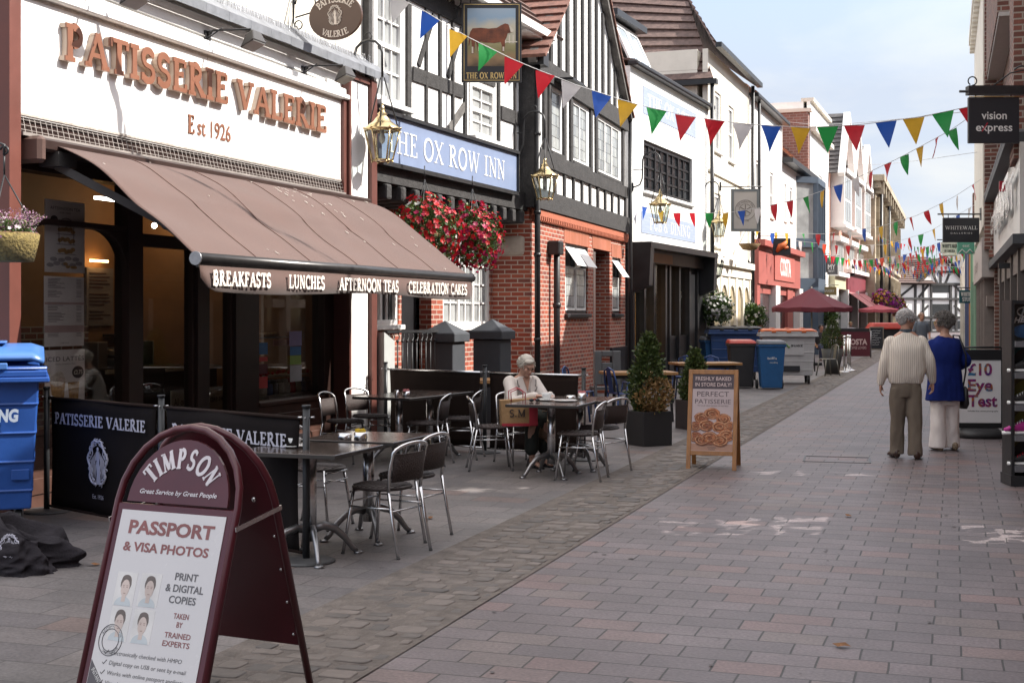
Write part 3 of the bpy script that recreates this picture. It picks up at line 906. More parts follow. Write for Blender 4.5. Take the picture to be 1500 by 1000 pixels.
# counter, panini grill, display cabinet
M_DARKWOOD = mat('dark_counter', (.035, .022, .018), .4, .2)
kx0, kx1 = U(230, 2.0), uB - .5
cnt = MB(); cnt.box(kx0, kx1, 1.9, 2.5, .012, .95); cnt.box(kx0 - .05, kx1, 1.85, 2.55, .95, 1.0)
cnt.box(kx0 + .8, kx1, 3.05, 3.38, 1.35, 1.39); cnt.box(kx0 + .2, kx1, 2.9, 3.38, .9, .95)
obj('shop_counter', cnt, M_DARKWOOD, pat)
cn = MB(); cn.box(kx0 - .05, kx1, 1.83, 1.849, .955, .995); cn.box(kx0 + .2, kx1, 2.87, 2.898, .9, .95)
obj('counter_edge', cn, mat('pale_counter_edge', (.5, .42, .33), .4), pat)
bp_ = MB(); bp_.box(kx0 + .1, kx0 + 1.5, 1.86, 1.88, .42, .72)
pn = obj('product_panel', bp_, mat('white_panel', (.62, .6, .56), .5), pat)
tx = MB(); sans_text(tx, 'All our products to take away', onF(F1, kx0 + .15, .53, 1.86), .09, .003, width=1.2); obj('lettering', tx, M_CHOC, pn)
gr = MB(); gx = kx0 + .55
gr.box(gx, gx + .5, 2.95, 3.3, .96, 1.08); gr.hexa([(gx, 2.95, 1.1), (gx + .5, 2.95, 1.1), (gx + .5, 3.3, 1.14), (gx, 3.3, 1.14)], [(gx + .03, 2.98, 1.18), (gx + .47, 2.98, 1.18), (gx + .47, 3.3, 1.22), (gx + .03, 3.3, 1.22)])
gr.box(gx - .35, gx - .15, 3.0, 3.25, .96, 1.3); gr.box(gx + .8, gx + 1.5, 2.98, 3.3, .96, 1.3)
obj('kitchen_machine', gr, M_DSTEEL, pat, bevel=.01)
mb_ = MB()
for a, w in ((.45, .55), (1.3, .4), (2.0, .5)):
    mb_.box(kx0 + a, kx0 + a + w, 3.36, 3.395, 1.5, 2.25)
mbo = obj('menu_board', mb_, mat('grey_menu_board', (.2, .17, .16), .5, .1), pat)
tl = MB()
for a, w in ((.45, .55), (1.3, .4), (2.0, .5)):
    for i in range(14):
        if i in (5, 10): continue
        tl.box(kx0 + a + .05, kx0 + a + w * RB.uniform(.5, .9), 3.352, 3.358, 2.17 - i * .045, 2.185 - i * .045)
obj('menu_lines', tl, mat('menu_ink', (.06, .03, .03), .6), mbo)
M_LAMP = mat('warm_lamp_glow', (.9, .6, .3), .5, emit=(1, .55, .2, 9))
lm = MB()
lm.box(U(240, 2.2) + .0, U(240, 2.2) + .35, 3.28, 3.31, 2.32, 2.35)
for k in range(5): lm.ball((U(216, 3.2) + .07 * k, 3.2, 2.02 + .03 * (k % 2)), .017, n=6, k=4)
for k in range(3): lm.ball((U(216, 3.2) + .03 + .07 * k, 3.2, 1.88), .014, n=6, k=4)
obj('wall_lamp', lm, M_LAMP, pat)
lw = MB()
for px in (202, 226): lw.ball((U(px, 2.0), 2.0, 2.72), .035, n=8, k=5)
lw.box(U(190, 1.2), U(190, 1.2) + .6, 1.6, 1.66, 2.9, 2.93)
obj('ceiling_spot', lw, mat('white_spot_glow', (.9, .9, .85), .5, emit=(1, .93, .8, 12)), pat)
for px, yy_, zz_, pw in ((232, 2.6, 3.0, 5), (345, 2.4, 3.0, 5), (430, 1.6, 3.0, 9)):      # the lit ceiling spots
    pl = D.lights.new('shop_spot', 'POINT'); pl.energy = pw; pl.color = (1, .72, .42); pl.shadow_soft_size = .06; po_ = D.objects.new('shop_spot', pl); COL.objects.link(po_); po_.parent = pat; po_.location = (U(px, yy_), yy_, zz_)
# cake display in the right-hand window
cx0, cx1 = U(380, .45), U(462, .45)
sh = MB(); sh.box(cx0, cx1 + .1, .32, .9, .66, .7); obj('window_shelf', sh, mat('grey_stone_shelf', (.2, .2, .2), .5), pat)
for k in range(9):
    q = MB(); r = random.Random(k)
    xx = cx0 + .12 + (cx1 - cx0 - .2) * k / 8.5
    q.lathe([(.0, 0), (.07, 0), (.075, .03), (.07, .11), (.062, .13), (0, .13)], 10, (xx, .5, .70))
    q.ball((xx, .5, .85), .05, .05, .03, 8, 4)
    o = obj('jar', q, mat('jar_%s' % 'abcdef'[k % 6], [(.3, .28, .25), (.05, .1, .25), (.04, .04, .05), (.4, .38, .35), (.45, .44, .42), (.45, .03, .04)][k % 6], .25), pat)
q = MB()
for k in range(26):
    q.ball((cx0 + RB.uniform(.0, .95) * (cx1 - cx0), .62 + RB.uniform(-.12, .12), .93 + RB.uniform(0, .02)), .022, n=6, k=4)
q2 = MB(); q2.box(cx0, cx1 - .1, .5, .76, .9, .915)
ck = obj('tart_tray', q2, mat('glass_tray', (.4, .4, .38), .3), pat)
obj('berries', q, mat('red_berry', (.5, .02, .02), .3), ck)
q = MB(); q.box(cx0, cx0 + (cx1 - cx0) * .7, .6, .9, 1.36, 1.375); tr_ = obj('pastry_shelf', q, M_DSTEEL, pat)
q = MB()
for k in range(12): q.ball((cx0 + .06 + k * (cx1 - cx0) * .058, .72 + RB.uniform(-.06, .06), 1.40), .055, .045, .03, 8, 5)
obj('pastries', q, mat('baked_pastry', (.5, .3, .14), .5, .3, 20), tr_)
tk = MB(); tk.box(cx0 + (cx1 - cx0) * .42, cx0 + (cx1 - cx0) * .72, .585, .598, 1.27, 1.34); obj('price_ticket', tk, mat('pink_ticket', (.5, .2, .17), .5), tr_)
sg = MB(); yy = .155
for a, z0, z1, m_ in ((0, 1.2, 1.33, 0), (0, 1.12, 1.17, 1), (0, .98, 1.09, 2), (0, .82, .95, 1)):
    sg.box(U(379, yy), U(392, yy), yy, yy + .003, z0, z1, m_)
sg.box(U(424, yy), U(442, yy), yy, yy + .003, 1.28, 1.45, 3); sg.box(U(425, yy), U(441, yy), yy, yy + .003, 1.17, 1.27, 0); sg.box(U(425, yy), U(441, yy), yy, yy + .003, 1.06, 1.165, 4); sg.box(U(425, yy), U(442, yy), yy, yy + .003, .86, 1.05, 5)
obj('window_sticker', sg, [mat('sticker_blue', (.05, .18, .4)), mat('sticker_red', (.5, .05, .05)), mat('sticker_dark', (.1, .02, .03)), mat('sticker_violet', (.25, .22, .4)), mat('sticker_green', (.25, .4, .1)), mat('sticker_grey', (.4, .42, .45))], pat)
nb = MB(); nb.box(U(464, .5), U(474, .5), .4, .44, .78, 1.02, 0); nb.box(U(463, .5), U(474, .5), .39, .45, .68, .78, 1)
obj('window_box', nb, [mat('pale_box', (.35, .5, .52)), mat('lime_box', (.35, .5, .05))], pat)

# posters hung in the window (things of their own)
def poster(label, px0, px1, py0, py1, build, name='poster'):
    yy = yS + .045
    a, c = U(px0, yy), U(px1, yy); zt, zb = F1.z(px0, py0, yy), F1.z(px0, py1, yy)
    t = thing('menu_poster', label, 'poster', F1.pt(a, yy, zb), F1.rz)
    w, h = c - a, zt - zb
    q = MB(); q.box(0, w, 0, .006, 0, h); obj('sheet', q, mat('poster_paper', (.75, .68, .67), .5, .04), t)
    build(t, w, h)
    return t
M_INK = mat('dark_print', (.05, .03, .035), .6, .1)
M_FOOD = mat('printed_food', (.42, .24, .1), .6, .4, 25)
def p_tea(t, w, h):
    fn = lambda x, y, tt: (x, -tt, y)
    q = MB()
    sans_text(q, 'AFTERNOON TEA', on_plane((w / 2, 0, h * .87), (1, 0, 0), (0, 0, 1), (0, -1, 0)), h * .042, .002, width=w * .76, align='centre')
    sans_text(q, 'FOR TWO', on_plane((w / 2, 0, h * .82), (1, 0, 0), (0, 0, 1), (0, -1, 0)), h * .025, .002, width=w * .27, align='centre')
    q.prism(_arc(w * .22, h * .73, w * .09, h * .055, 0, 345, 18), fn, .001, .0025)
    q.tube([(w * .34, -.003, h * .4), (w * .33, -.003, h * .62)] + [(w * (.52 + .19 * math.cos(R(a))), -.003, h * (.64 + .12 * math.sin(R(a)))) for a in range(180, -1, -20)] + [(w * .71, -.003, h * .4)], .0025, 4)
    obj('print', q, M_INK, t)
    q = MB(); r = random.Random(5)
    for cy, n_ in ((.58, 7), (.44, 6), (.3, 7)):
        for k in range(n_):
            x, y = w * (.36 + .33 * k / (n_ - 1)), h * (cy + r.uniform(-.01, .03))
            q.prism(_arc(x, y, w * .055, h * .03, 0, 330, 9), fn, .001, .002 + .0003 * k)
    for k in range(5): q.prism(_arc(w * r.uniform(.5, .8), h * r.uniform(.07, .13), w * .06, h * .022, 0, 330, 9), fn, .001, .002 + .0002 * k)
    obj('print', q, M_FOOD, t)
    q = MB()
    for k in range(9): q.prism(_arc(w * (.12 + .76 * ((k * 37) % 100) / 100), h * (.1 + .14 * ((k * 53) % 100) / 100), w * .09, h * .03, 0, 330, 10), fn, .001, .0016 + .0002 * k)
    for cy in (.54, .4, .265): q.box(w * .28, w * .76, -.0015, -.0005, h * cy - .008, h * cy)
    obj('print', q, mat('printed_china', (.36, .32, .33), .5), t)
def p_menu(t, w, h):
    q = MB(); r = random.Random(9)
    for i in range(40):
        y = h * (.96 - i * .021)
        if i in (7, 13, 14, 15, 22, 30, 31): continue
        q.box(w * .08, w * (.08 + r.uniform(.2, .45)), -.002, -.001, y, y + h * .008)
        q.box(w * .8, w * .93, -.002, -.001, y, y + h * .007)
    sans_text(q, 'MENU', on_plane((w / 2, 0, h * .04), (1, 0, 0), (0, 0, 1), (0, -1, 0)), h * .02, .002, width=w * .2, align='centre')
    obj('print', q, mat('grey_print', (.2, .17, .18), .6), t)
    q = MB(); q.box(0, w, -.0025, -.0022, h * .6, h * .63); q.box(0, w, -.0025, -.0022, h * .2, h * .3); obj('print', q, mat('pink_print', (.48, .33, .32), .6), t)
def p_latte(t, w, h):
    fn = lambda x, y, tt: (x, -tt, y)
    q = MB()
    sans_text(q, 'ICED LATTÉS', on_plane((w / 2, 0, h * .78), (1, 0, 0), (0, 0, 1), (0, -1, 0)), h * .085, .002, width=w * .95, align='centre')
    sans_text(q, 'Vanilla, Caramel or Plain', on_plane((w / 2, 0, h * .71), (1, 0, 0), (0, 0, 1), (0, -1, 0)), h * .025, .002, width=w * .5, align='centre')
    q.prism(_arc(w * .82, h * .55, w * .15, h * .12, 0, 350, 20), fn, .001, .0025)
    obj('print', q, M_INK, t)
    q = MB(); sans_text(q, '£2.75', on_plane((w * .82, 0, h * .51), (1, 0, 0), (0, 0, 1), (0, -1, 0)), h * .08, .004, width=w * .22, align='centre', bold=.02)
    q.prism(_arc(w * .3, h * .42, w * .2, h * .12, 0, 350, 14), fn, .001, .002); q.prism(_arc(w * .34, h * .5, w * .12, h * .08, 0, 350, 14), fn, .001, .0024)
    obj('print', q, mat('printed_cream', (.6, .52, .45), .5, .3, 40), t)
    q = MB(); q.prism([(w * .12, h * .38), (w * .5, h * .38), (w * .46, h * .02), (w * .18, h * .02)], fn, .001, .0016)
    q.prism([(w * .56, h * .36), (w * .86, h * .36), (w * .83, h * .02), (w * .6, h * .02)], fn, .001, .0016)
    obj('print', q, M_FOOD, t)
poster('pale poster of a three tier cake stand in the cake shop window', 66, 124, 291, 398, p_tea)
poster('printed price list hung below the cake stand poster', 65, 123, 404, 508, p_menu)
poster('iced coffee poster hung lowest in the cake shop window', 66, 124, 513, 590, p_latte)

# ------------------------------------------------------------------ awning
aw = thing_on('awning', 'long brown fabric awning drawn out over the cafe window', 'awning', F1)
a0, a1 = U(56), U(521)
OUT, ZT, ZB = 1.55, 3.06, 2.10
def can(u, t):
    s = math.sin(PI * t)
    wr = .012 * s * math.sin(u * 38 + t * 9 + 2 * math.sin(u * 11)) * t + .01 * s * math.sin(u * 17 - t * 14)
    sag = wr - .035 * s * (1 - abs(2 * u - 1) ** 4) * (1.2 if t > .5 else .8)
    z = ZT - (ZT - ZB) * (t ** 1.22) + .035 * math.sin(PI * min(1, t * 1.7)) + sag
    return (a0 + (a1 - a0) * u, -.14 - (OUT - .14) * t, z)
M_CANVAS = mat('brown_awning_canvas', (0.082, 0.043, 0.034), .85, .09, 2.2, .15, 120, dirt=.22, sheen=.2)
b = MB(); nu, nt_ = 90, 30
g = [[can(i / nu, j / nt_) for j in range(nt_ + 1)] for i in range(nu + 1)]
vs = [p for r_ in g for p in r_]
fs = [(i * (nt_ + 1) + j, i * (nt_ + 1) + j + 1, (i + 1) * (nt_ + 1) + j + 1, (i + 1) * (nt_ + 1) + j) for i in range(nu) for j in range(nt_)]
b.add(vs, fs, True)
o = obj('canvas', b, M_CANVAS, aw); sm = o.modifiers.new('thickness', 'SOLIDIFY'); sm.thickness = .006; sm.offset = -1
b = MB()
for k in range(1, 6):
    u = k / 6
    b.tube([Vector(can(u, j / 16)) + Vector((0, 0, .004)) for j in range(17)], .006, 5)
obj('seam', b, mat('awning_seam', (.15, .09, .075), .85), aw)
b = MB(); r = random.Random(4)                       # pale droppings and scuffs on the cloth
for k in range(46):
    u, t = (r.uniform(.55, .72), r.uniform(.08, .42)) if k < 26 else (r.random(), r.random())
    p = Vector(can(u, t)) + Vector((0, -.004, .008)); q = Vector(can(min(1, u + .002), min(1, t + r.uniform(.006, .03)))) + Vector((0, -.004, .008))
    b.tube([p, q], r.uniform(.002, .005), 4)
obj('bird_droppings', b, mat('droppings', (.6, .55, .5), .8), aw)
b = MB(); b.box(a0 - .2, a1 + .06, -.2, 0, 2.99, 3.10); b.tube([(a0 - .1, -.12, 3.03), (a1, -.12, 3.03)], .05, 10)
obj('roller_box', b, M_CHOC, aw, bevel=.02)
b = MB(); b.box(a0 - .3, a0 - .2, -.26, 0, 2.88, 3.1); obj('end_bracket', b, mat('brown_bracket', (.09, .05, .04), .5), aw, bevel=.03)
b = MB()
b.tube([(a0 - .03, -OUT, ZB - .005), (a1 + .03, -OUT, ZB - .005)], .048, 12)
b.box(a0 - .02, a1 + .02, -OUT - .012, -OUT + .01, ZB - .075, ZB - .03)
obj('front_bar', b, mat('dark_anodised_bar', (.05, .048, .048), .32, .2, metal=.6), aw)
b = MB(); b.tube([(a0 - .045, -OUT, ZB - .005), (a0 - .03, -OUT, ZB - .005)], .056, 12); b.tube([(a1 + .03, -OUT, ZB - .005), (a1 + .045, -OUT, ZB - .005)], .056, 12)
obj('bar_cap', b, M_DSTEEL, aw)
b = MB(); n = 60; vs = []; fs = []
def val(u, k):
    x = a0 + (a1 - a0) * u
    drop = .20 + (.02 * math.sin(u * 9)) - (.10 * max(0, 1 - u / .035) ** 2)
    return (x, -OUT - .012 - .01 * math.sin(u * 40) * k - .012 * k, ZB - .06 - drop * k)
for i in range(n + 1):
    for k in (0, .5, 1): vs.append(val(i / n, k))
for i in range(n):
    for k in range(2): fs.append((i * 3 + k, i * 3 + k + 1, i * 3 + k + 4, i * 3 + k + 3))
b.add(vs, fs, True)
vo = obj('valance', b, M_CANVAS, aw); sm = vo.modifiers.new('thickness', 'SOLIDIFY'); sm.thickness = .004
b = MB()
off = -OUT
for txt, p0_, p1_ in (('BREAKFASTS', 305, 390), ('LUNCHES', 417, 469), ('AFTERNOON TEAS', 491, 578), ('CELEBRATION CAKES', 593, 679)):
    x0, x1 = U(p0_, off), U(p1_, off)
    pen_text(b, txt, lambda x, y, t: (x0 + x, -OUT - .045 - t, ZB - .215 + y), .115, .22, 0, .002, width=x1 - x0, flare=.25, thin=.5)
obj('lettering', b, mat('cream_print', (.72, .68, .62), .7), vo)
for s, uu in ((1, a0 + .1), (-1, a1 - .3)):
    b = MB()
    p = Vector((uu, -.1, 2.9)); e = Vector((uu + s * .5, -.85, 2.42)); q = Vector((uu + s * .2, -OUT + .03, 2.05))
    b.obox(p, e, .045, .07); b.obox(e, q, .04, .06); b.ball(e, .05)
    b.box(uu - .12, uu + .12, -.22, -.02, 2.88, 3.0)
    obj('folding_arm', b, M_DSTEEL if False else mat('grey_arm', (.12, .115, .11), .45, .1, metal=.5), aw)

# ------------------------------------------------------------------ flood lights over the board
for i, (pw, pl, lab) in enumerate(((118, 186, 'dark floodlight on an arm over the raised letters, cut by the top edge'), (300, 370, 'dark floodlight on a long arm above the last letters of the first word'),
                                   (442, 508, 'dark floodlight on an arm beside the top of the white pier'))):
    x = U(pw)
    t = thing('floodlight', lab, 'lamp', F1.pt(x, 0, 4.46), F1.rz, 'floodlights over the shop sign')
    q = MB(); q.box(-.05, .05, -.04, .03, -.06, .06); q.tube([(0, 0, 0), (0, -.1, .06), (.02, -.52, .05)], .011, 6); q.tube([(-.02, 0, -.05), (0, -.2, .08)], .007, 5); q.ball((0, -.06, .04), .025, n=8, k=5)
    obj('arm', q, M_IRON, t)
    q = MB()
    c0 = Vector((.02, -.54, -.06))
    q.hexa([c0 + Vector((-.13, -.09, -.02)), c0 + Vector((.13, -.09, -.02)), c0 + Vector((.13, .07, -.1)), c0 + Vector((-.13, .07, -.1))],
           [c0 + Vector((-.08, -.05, .09)), c0 + Vector((.08, -.05, .09)), c0 + Vector((.08, .03, .05)), c0 + Vector((-.08, .03, .05))])
    obj('lamp_head', q, mat('grey_lamp_case', (.06, .056, .055), .45, .1, metal=.3), t, bevel=.008)
    q = MB(); q.hexa([c0 + Vector((-.115, -.08, -.03)), c0 + Vector((.115, -.08, -.03)), c0 + Vector((.115, .06, -.1)), c0 + Vector((-.115, .06, -.1))],
           [c0 + Vector((-.115, -.08, -.026)), c0 + Vector((.115, -.08, -.026)), c0 + Vector((.115, .06, -.096)), c0 + Vector((-.115, .06, -.096))])
    obj('lens', q, M_PALEGLASS, t)
q = MB()
q.tube([(f0 - .2, -.03, 4.5), (U(200), -.03, 4.47), (U(300), -.03, 4.46), (U(440), -.03, 4.45), (U(480), -.03, 4.42)], .008, 5)
obj('cable', q, mat('grey_cable', (.3, .29, .28), .6), pat)
q = MB(); q.box(U(474), U(484), -.05, .02, 4.38, 4.47); obj('junction_box', q, M_WHITE, pat)

# ------------------------------------------------------------------ oval hanging sign
us = U(436)
t = thing('hanging_sign', 'brown oval sign on an iron bracket over the white pier', 'sign', F1.pt(us, .06, 4.95), F1.rz)
q = MB()
q.tube([(0, 0, .5), (0, -.95, .5)], .014, 6); q.tube([(0, 0, .05), (0, -.02, .55)], .014, 6)
q.tube([(0, -.03, .12)] + [(0, -.16 - .13 * math.cos(R(a)), .27 + .13 * math.sin(R(a))) for a in range(-60, 200, 20)], .01, 6)
q.tube([(0, -.04, .02)] + [(0, -.07 - .05 * math.cos(R(a)), .03 + .05 * math.sin(R(a))) for a in range(-90, 220, 25)], .008, 6)
for y in (-.35, -.75): q.tube([(0, y, .5), (0, y, .33)], .006, 5)
obj('bracket', q, M_IRON, t)
oc = Vector((0, -.55, .09)); orx, orz = .335, .265
q = MB(); N_ = 48
q.prism([(orx * math.cos(2 * PI * k / N_), orz * math.sin(2 * PI * k / N_)) for k in range(N_)], lambda x, y, tt: (oc.x + tt, oc.y - x, oc.z + y), -.02, .02)
bd = obj('board', q, mat('brown_sign_enamel', (.08, .043, .03), .35, .06, 3), t, bevel=.004)
q = MB()
base = lambda x, y, tt: (oc.x - .02 - tt, oc.y - x, oc.z + y)
def oval_text(txt, span, r_in, h, top=True):
    n = len(txt)
    for i, ch in enumerate(txt):
        f = (i + .5) / n - .5
        a = (PI / 2 - f * span) if top else (-PI / 2 + f * span)
        cx, cy = (orx - r_in) * math.cos(a), (orz - r_in) * math.sin(a)
        tx_, ty_ = (orx - r_in) * math.sin(a), -(orz - r_in) * math.cos(a)
        L_ = math.hypot(tx_, ty_); tx_, ty_ = tx_ / L_, ty_ / L_
        if not top: tx_, ty_ = -tx_, -ty_
        nx_, ny_ = -ty_, tx_
        gw = GLY[ch][0] * h
        fn = lambda x, y, tt: base(cx + tx_ * (x - gw / 2) + nx_ * (y - h / 2), cy + ty_ * (x - gw / 2) + ny_ * (y - h / 2), tt)
        pen_text(q, ch, fn, h, .2, 0, .002, flare=.2, thin=.5)
oval_text('PATISSERIE', 1.9, .065, .075)
oval_text('VALERIE', 1.25, .065, .07, False)
rr = random.Random(6)
def emblem(q, base, s):
    """oval scroll frame round a draped figure, as strokes"""
    r = random.Random(4); st_ = lambda pts, w: q.tube([Vector(base(x * s, y * s, .002 + w * .2)) for x, y in pts], [max(.0008, k * w * s) for k in ([.3] + [1] * (len(pts) - 2) + [.3])], 5)
    for side in (-1, 1):
        st_([(side * .36 * (1 + .16 * math.sin(a * .11)) * math.cos(R(a)), .5 * math.sin(R(a)) * (1 + .05 * math.sin(a * .2))) for a in range(-78, 96, 9)], .022)
        st_([(side * .29 * (1 + .2 * math.sin(a * .13 + 1)) * math.cos(R(a)), .42 * math.sin(R(a))) for a in range(-70, 88, 9)], .012)
        for a in range(-70, 96, 18):
            cx, cy = side * .35 * math.cos(R(a)), .49 * math.sin(R(a)); k = .05 + .03 * r.random()
            st_([(cx + k * (1 - w / 500) * math.cos(R(w + a)), cy + k * (1 - w / 500) * math.sin(R(w + a))) for w in range(0, 360, 36)], .014)
        for j in range(4): st_([(side * (.05 + .05 * j), .28 - .05 * j), (side * (.12 + .045 * j), .05), (side * (.08 + .055 * j), -.2), (side * (.13 + .045 * j), -.42 + .03 * j)], .011)
    q.ball(base(-.02 * s, .31 * s, .001), .045 * s, .004, .05 * s, 8, 5)
    q.prism([(x * s, y * s) for x, y in ((-.06, .26), (.02, .26), (.06, .12), (.04, .0), (.1, -.18), (.07, -.46), (-.08, -.46), (-.05, -.2), (-.09, -.05), (-.05, .08), (-.16, .02), (-.17, -.04), (-.1, .12))], base, 0, .0015)
emblem(q, lambda x, y, tt: base(x, y + .01, tt), .22)
obj('lettering', q, mat('sign_cream', (.62, .55, .48), .6), bd)
# ================================================================== timber-framed inn
o2 = F1.pt(U(538)); F2 = Frame(o2, vp(1520))
V = F2.u
inn = thing_on('timber_inn', 'black and white timbered inn with a long blue name board above its brick ground floor', 'building', F2)
e2 = V(778); ZE = 6.25
yg = .5                                                   # ground floor wall set back under the jetty
PALEPANE = M_PALEGLASS
w1 = (V(545), V(588), 4.42, 5.95); w2 = (V(687), V(723), 4.36, 5.2)
b = MB(); wall_holes(b, 0, e2, 3.66, ZE + .35, 0, .14, [w1, w2]); b.box(0, e2, .3, 6, 3.5, ZE + .3)
obj('plaster_wall', b, M_LIME, inn)
b = MB()
for px, w in ((539, 10), (597, 13), (623, 7), (643, 6), (662, 6), (680, 8), (729, 9), (753, 6), (772, 12)):
    x = V(px); hw = w / 2 * .0105
    beam(b, x - hw, x + hw, 3.66, ZE, -.035, .05)
beam(b, V(603), V(677), 4.86, 5.06, -.03, .05); beam(b, V(733), V(768), 4.78, 4.98, -.03, .05); beam(b, V(539), V(772), 5.95, 6.2, -.04, .06)
beam(b, V(686), V(724), 4.16, 4.28, -.03, .05); beam(b, V(686), V(724), 5.24, 5.38, -.03, .05); beam(b, V(545), V(592), 4.16, 4.3, -.03, .05)
for px in (697, 711): beam(b, V(px) - .04, V(px) + .04, 3.9, 4.16, -.03, .05)
for px in (612, 655): brace(b, (V(px), 5.1), (V(px) + .5, 5.9), .09, -.027, .05)
obj('timber_frame', b, M_TIMBER, inn)
b = MB(); brace(b, (V(636), 3.98), (V(681), 4.8), .12, -.03, .05); obj('brace', b, M_GTIMBER, inn)
window(inn, *w1[:4], -.03, nx=3, ny=4, fw=.09, sash=True, gm=PALEPANE, sill=.14)
window(inn, *w2[:4], -.02, nx=2, ny=4, fw=.08, sash=True, gm=PALEPANE, sill=.12)
b = MB(); beam(b, 0, V(771), 3.36, 3.65, -.12, .2, .006); obj('jetty_beam', b, M_TIMBER, inn)
b = MB(); r = random.Random(2)
x = .25
while x < V(768):
    b.hexa([(x, -.16, 3.14), (x + .15, -.16, 3.14), (x + .15, -.16, 3.345), (x, -.16, 3.345)], [(x, .6, 3.12), (x + .15, .6, 3.12), (x + .15, .6, 3.345), (x, .6, 3.345)])
    x += .4 + r.uniform(-.03, .03)
obj('joist_ends', b, M_TIMBER, inn, bevel=.03, seg=2)
b = MB(); s0, s1 = .02, V(740)
b.box(s0, s1, -.2, -.06, 3.62, 4.22); fb = obj('name_board', b, mat('pale_blue_board', (.19, .24, .365), .45, .05, 3), inn)
b = MB(); b.box(s0 - .01, s1 + .03, -.25, -.06, 4.222, 4.27); b.box(s0 - .01, s1 + .03, -.23, -.06, 3.56, 3.618); b.box(s1, s1 + .03, -.24, -.06, 3.618, 4.222); obj('board_frame', b, M_BLACK, fb)
b = MB(); xa, xb = V(546), V(722)
pen_text(b, 'THE OX ROW INN', onF(F2, xa, 3.755, -.2), .3, .13, .001, .006, width=xb - xa)
obj('lettering', b, mat('white_letter', (.75, .75, .73), .5), fb)
# ground floor
d0, d1 = V(588, yg), V(632, yg)
g1 = (V(536, yg), V(584, yg), 1.5, 2.98); g2 = (V(649, yg), V(718, yg), 1.46, 2.8)
b = MB(); wall_holes(b, -.3, V(742, yg), 0, 3.5, yg, yg + .2, [g1, g2, (d0, d1, 0, 2.95)]); b.box(-.3, V(740), yg + .9, 6, 0, 3.4)
obj('brick_wall', b, M_BRICK, inn)
window(inn, *g1, yg + .02, nx=2, ny=3, fw=.07, lights=2, sill=.1); window(inn, *g2, yg + .02, nx=2, ny=4, fw=.07, lights=3, gm=PALEPANE, sill=.1)
b = MB(); b.box(d0, d1, yg + .25, yg + .32, 0, 2.95); dr = obj('door', b, M_BLACK, inn)
b = MB(); b.box(d0 + .25, d1 - .55, yg + .235, yg + .249, 1.75, 2.6); obj('door_pane', b, PALEPANE, dr)
b = MB(); b.box(d0 + .28, d1 - .6, yg + .225, yg + .248, 1.5, 1.68); obj('notice_plate', b, M_IRON, dr)
# roof
b = MB(); rows_roof(b, [(-.1, -.35, ZE + .12), (e2 + .6, -.35, ZE + .12), (e2 + .6, 4.5, ZE + 4.9), (-.1, 4.5, ZE + 4.9)], 26, .05); obj('roof', b, M_TILE, inn)
b = MB(); b.box(V(742), e2 + .12, -.34, .1, ZE - .02, ZE + .1); b.box(-.1, e2 + .1, -.42, -.33, ZE + .02, ZE + .14); obj('eaves_gutter', b, M_WHITE, inn)
# long pale shade of the opposite gable falls here by itself

# low wall, railings and piers before the inn
M_SLATEPAINT = mat('slate_grey_paint', (.045, .05, .058), .6, .12, 4, .1, 40)
def pier(px, w, zt, label, m=M_SLATEPAINT, base=632, cap=True):
    g = G(px, base)
    t = thing('gate_pier', label, 'pier', g, F2.rz)
    q = MB(); q.box(-w / 2, w / 2, -w / 2, w / 2, 0, zt - .3); obj('shaft', q, m, t, bevel=.01)
    q = MB(); c = w / 2 + .05; z = zt - .298
    q.box(-c, c, -c, c, z, z + .12); q.add([(-c, -c, z + .12), (c, -c, z + .12), (c, c, z + .12), (-c, c, z + .12), (0, 0, z + .3)], [(0, 1, 4), (1, 2, 4), (2, 3, 4), (3, 0, 4), (3, 2, 1, 0)])
    obj('cap', q, m, t, bevel=.008)
    return t
pa = pier(652, .43, 1.56, 'slate grey gate pier with pointed cap at the end of the longer railing')
pb = pier(721, .43, 1.58, 'slate grey gate pier with pointed cap below the white three light window', base=624)
def railing(a, c, label, zt=1.42):
    a = Vector(a); c = Vector(c); L_ = (c - a).length
    t = thing('iron_railing', label, 'railing', a, math.atan2((c - a).y, (c - a).x))
    q = MB(); q.box(0, L_, -.025, .025, zt - .02, zt + .015); q.box(0, L_, -.018, .018, .62, .65); obj('rail', q, M_IRON, t)
    n = int(L_ / .115)
    for i in range(n):
        q = MB(); x = (i + .5) * L_ / n
        q.tube([(x, 0, .55), (x, 0, zt - .14)], .011, 5); q.ball((x, 0, zt - .13), .022, n=6, k=4)
        q.tube([(x, 0, zt - .12)] + [(x + .045 * math.sin(R(a_)), 0, zt - .07 + .05 * math.cos(R(a_ + 180))) for a_ in (30, 90, 150)], .009, 4)
        obj('baluster', q, M_IRON, t)
    q = MB(); q.box(0, L_, -.1, .1, 0, .55); obj('plinth', q, M_SLATEPAINT, t)
    return t
rl0 = F1.pt(U(537) + .35, -.1); railing(rl0, pa.location - (pa.location - rl0).normalized() * .22, 'black iron railing between the white shop pier and the first gate pier')
q0 = thing('wall_post', 'pale grey stub wall where the railing meets the white shop pier', 'post', F1.pt(U(537) + .18, -.1), F1.rz)
b = MB(); b.hexa([(-.16, -.14, 0), (.16, -.14, 0), (.16, .14, 0), (-.16, .14, 0)], [(-.16, -.14, 1.42), (.16, -.14, 1.3), (.16, .14, 1.3), (-.16, .14, 1.42)]); obj('shaft', b, mat('pale_grey_paint', (.4, .41, .4), .6, .06), q0)
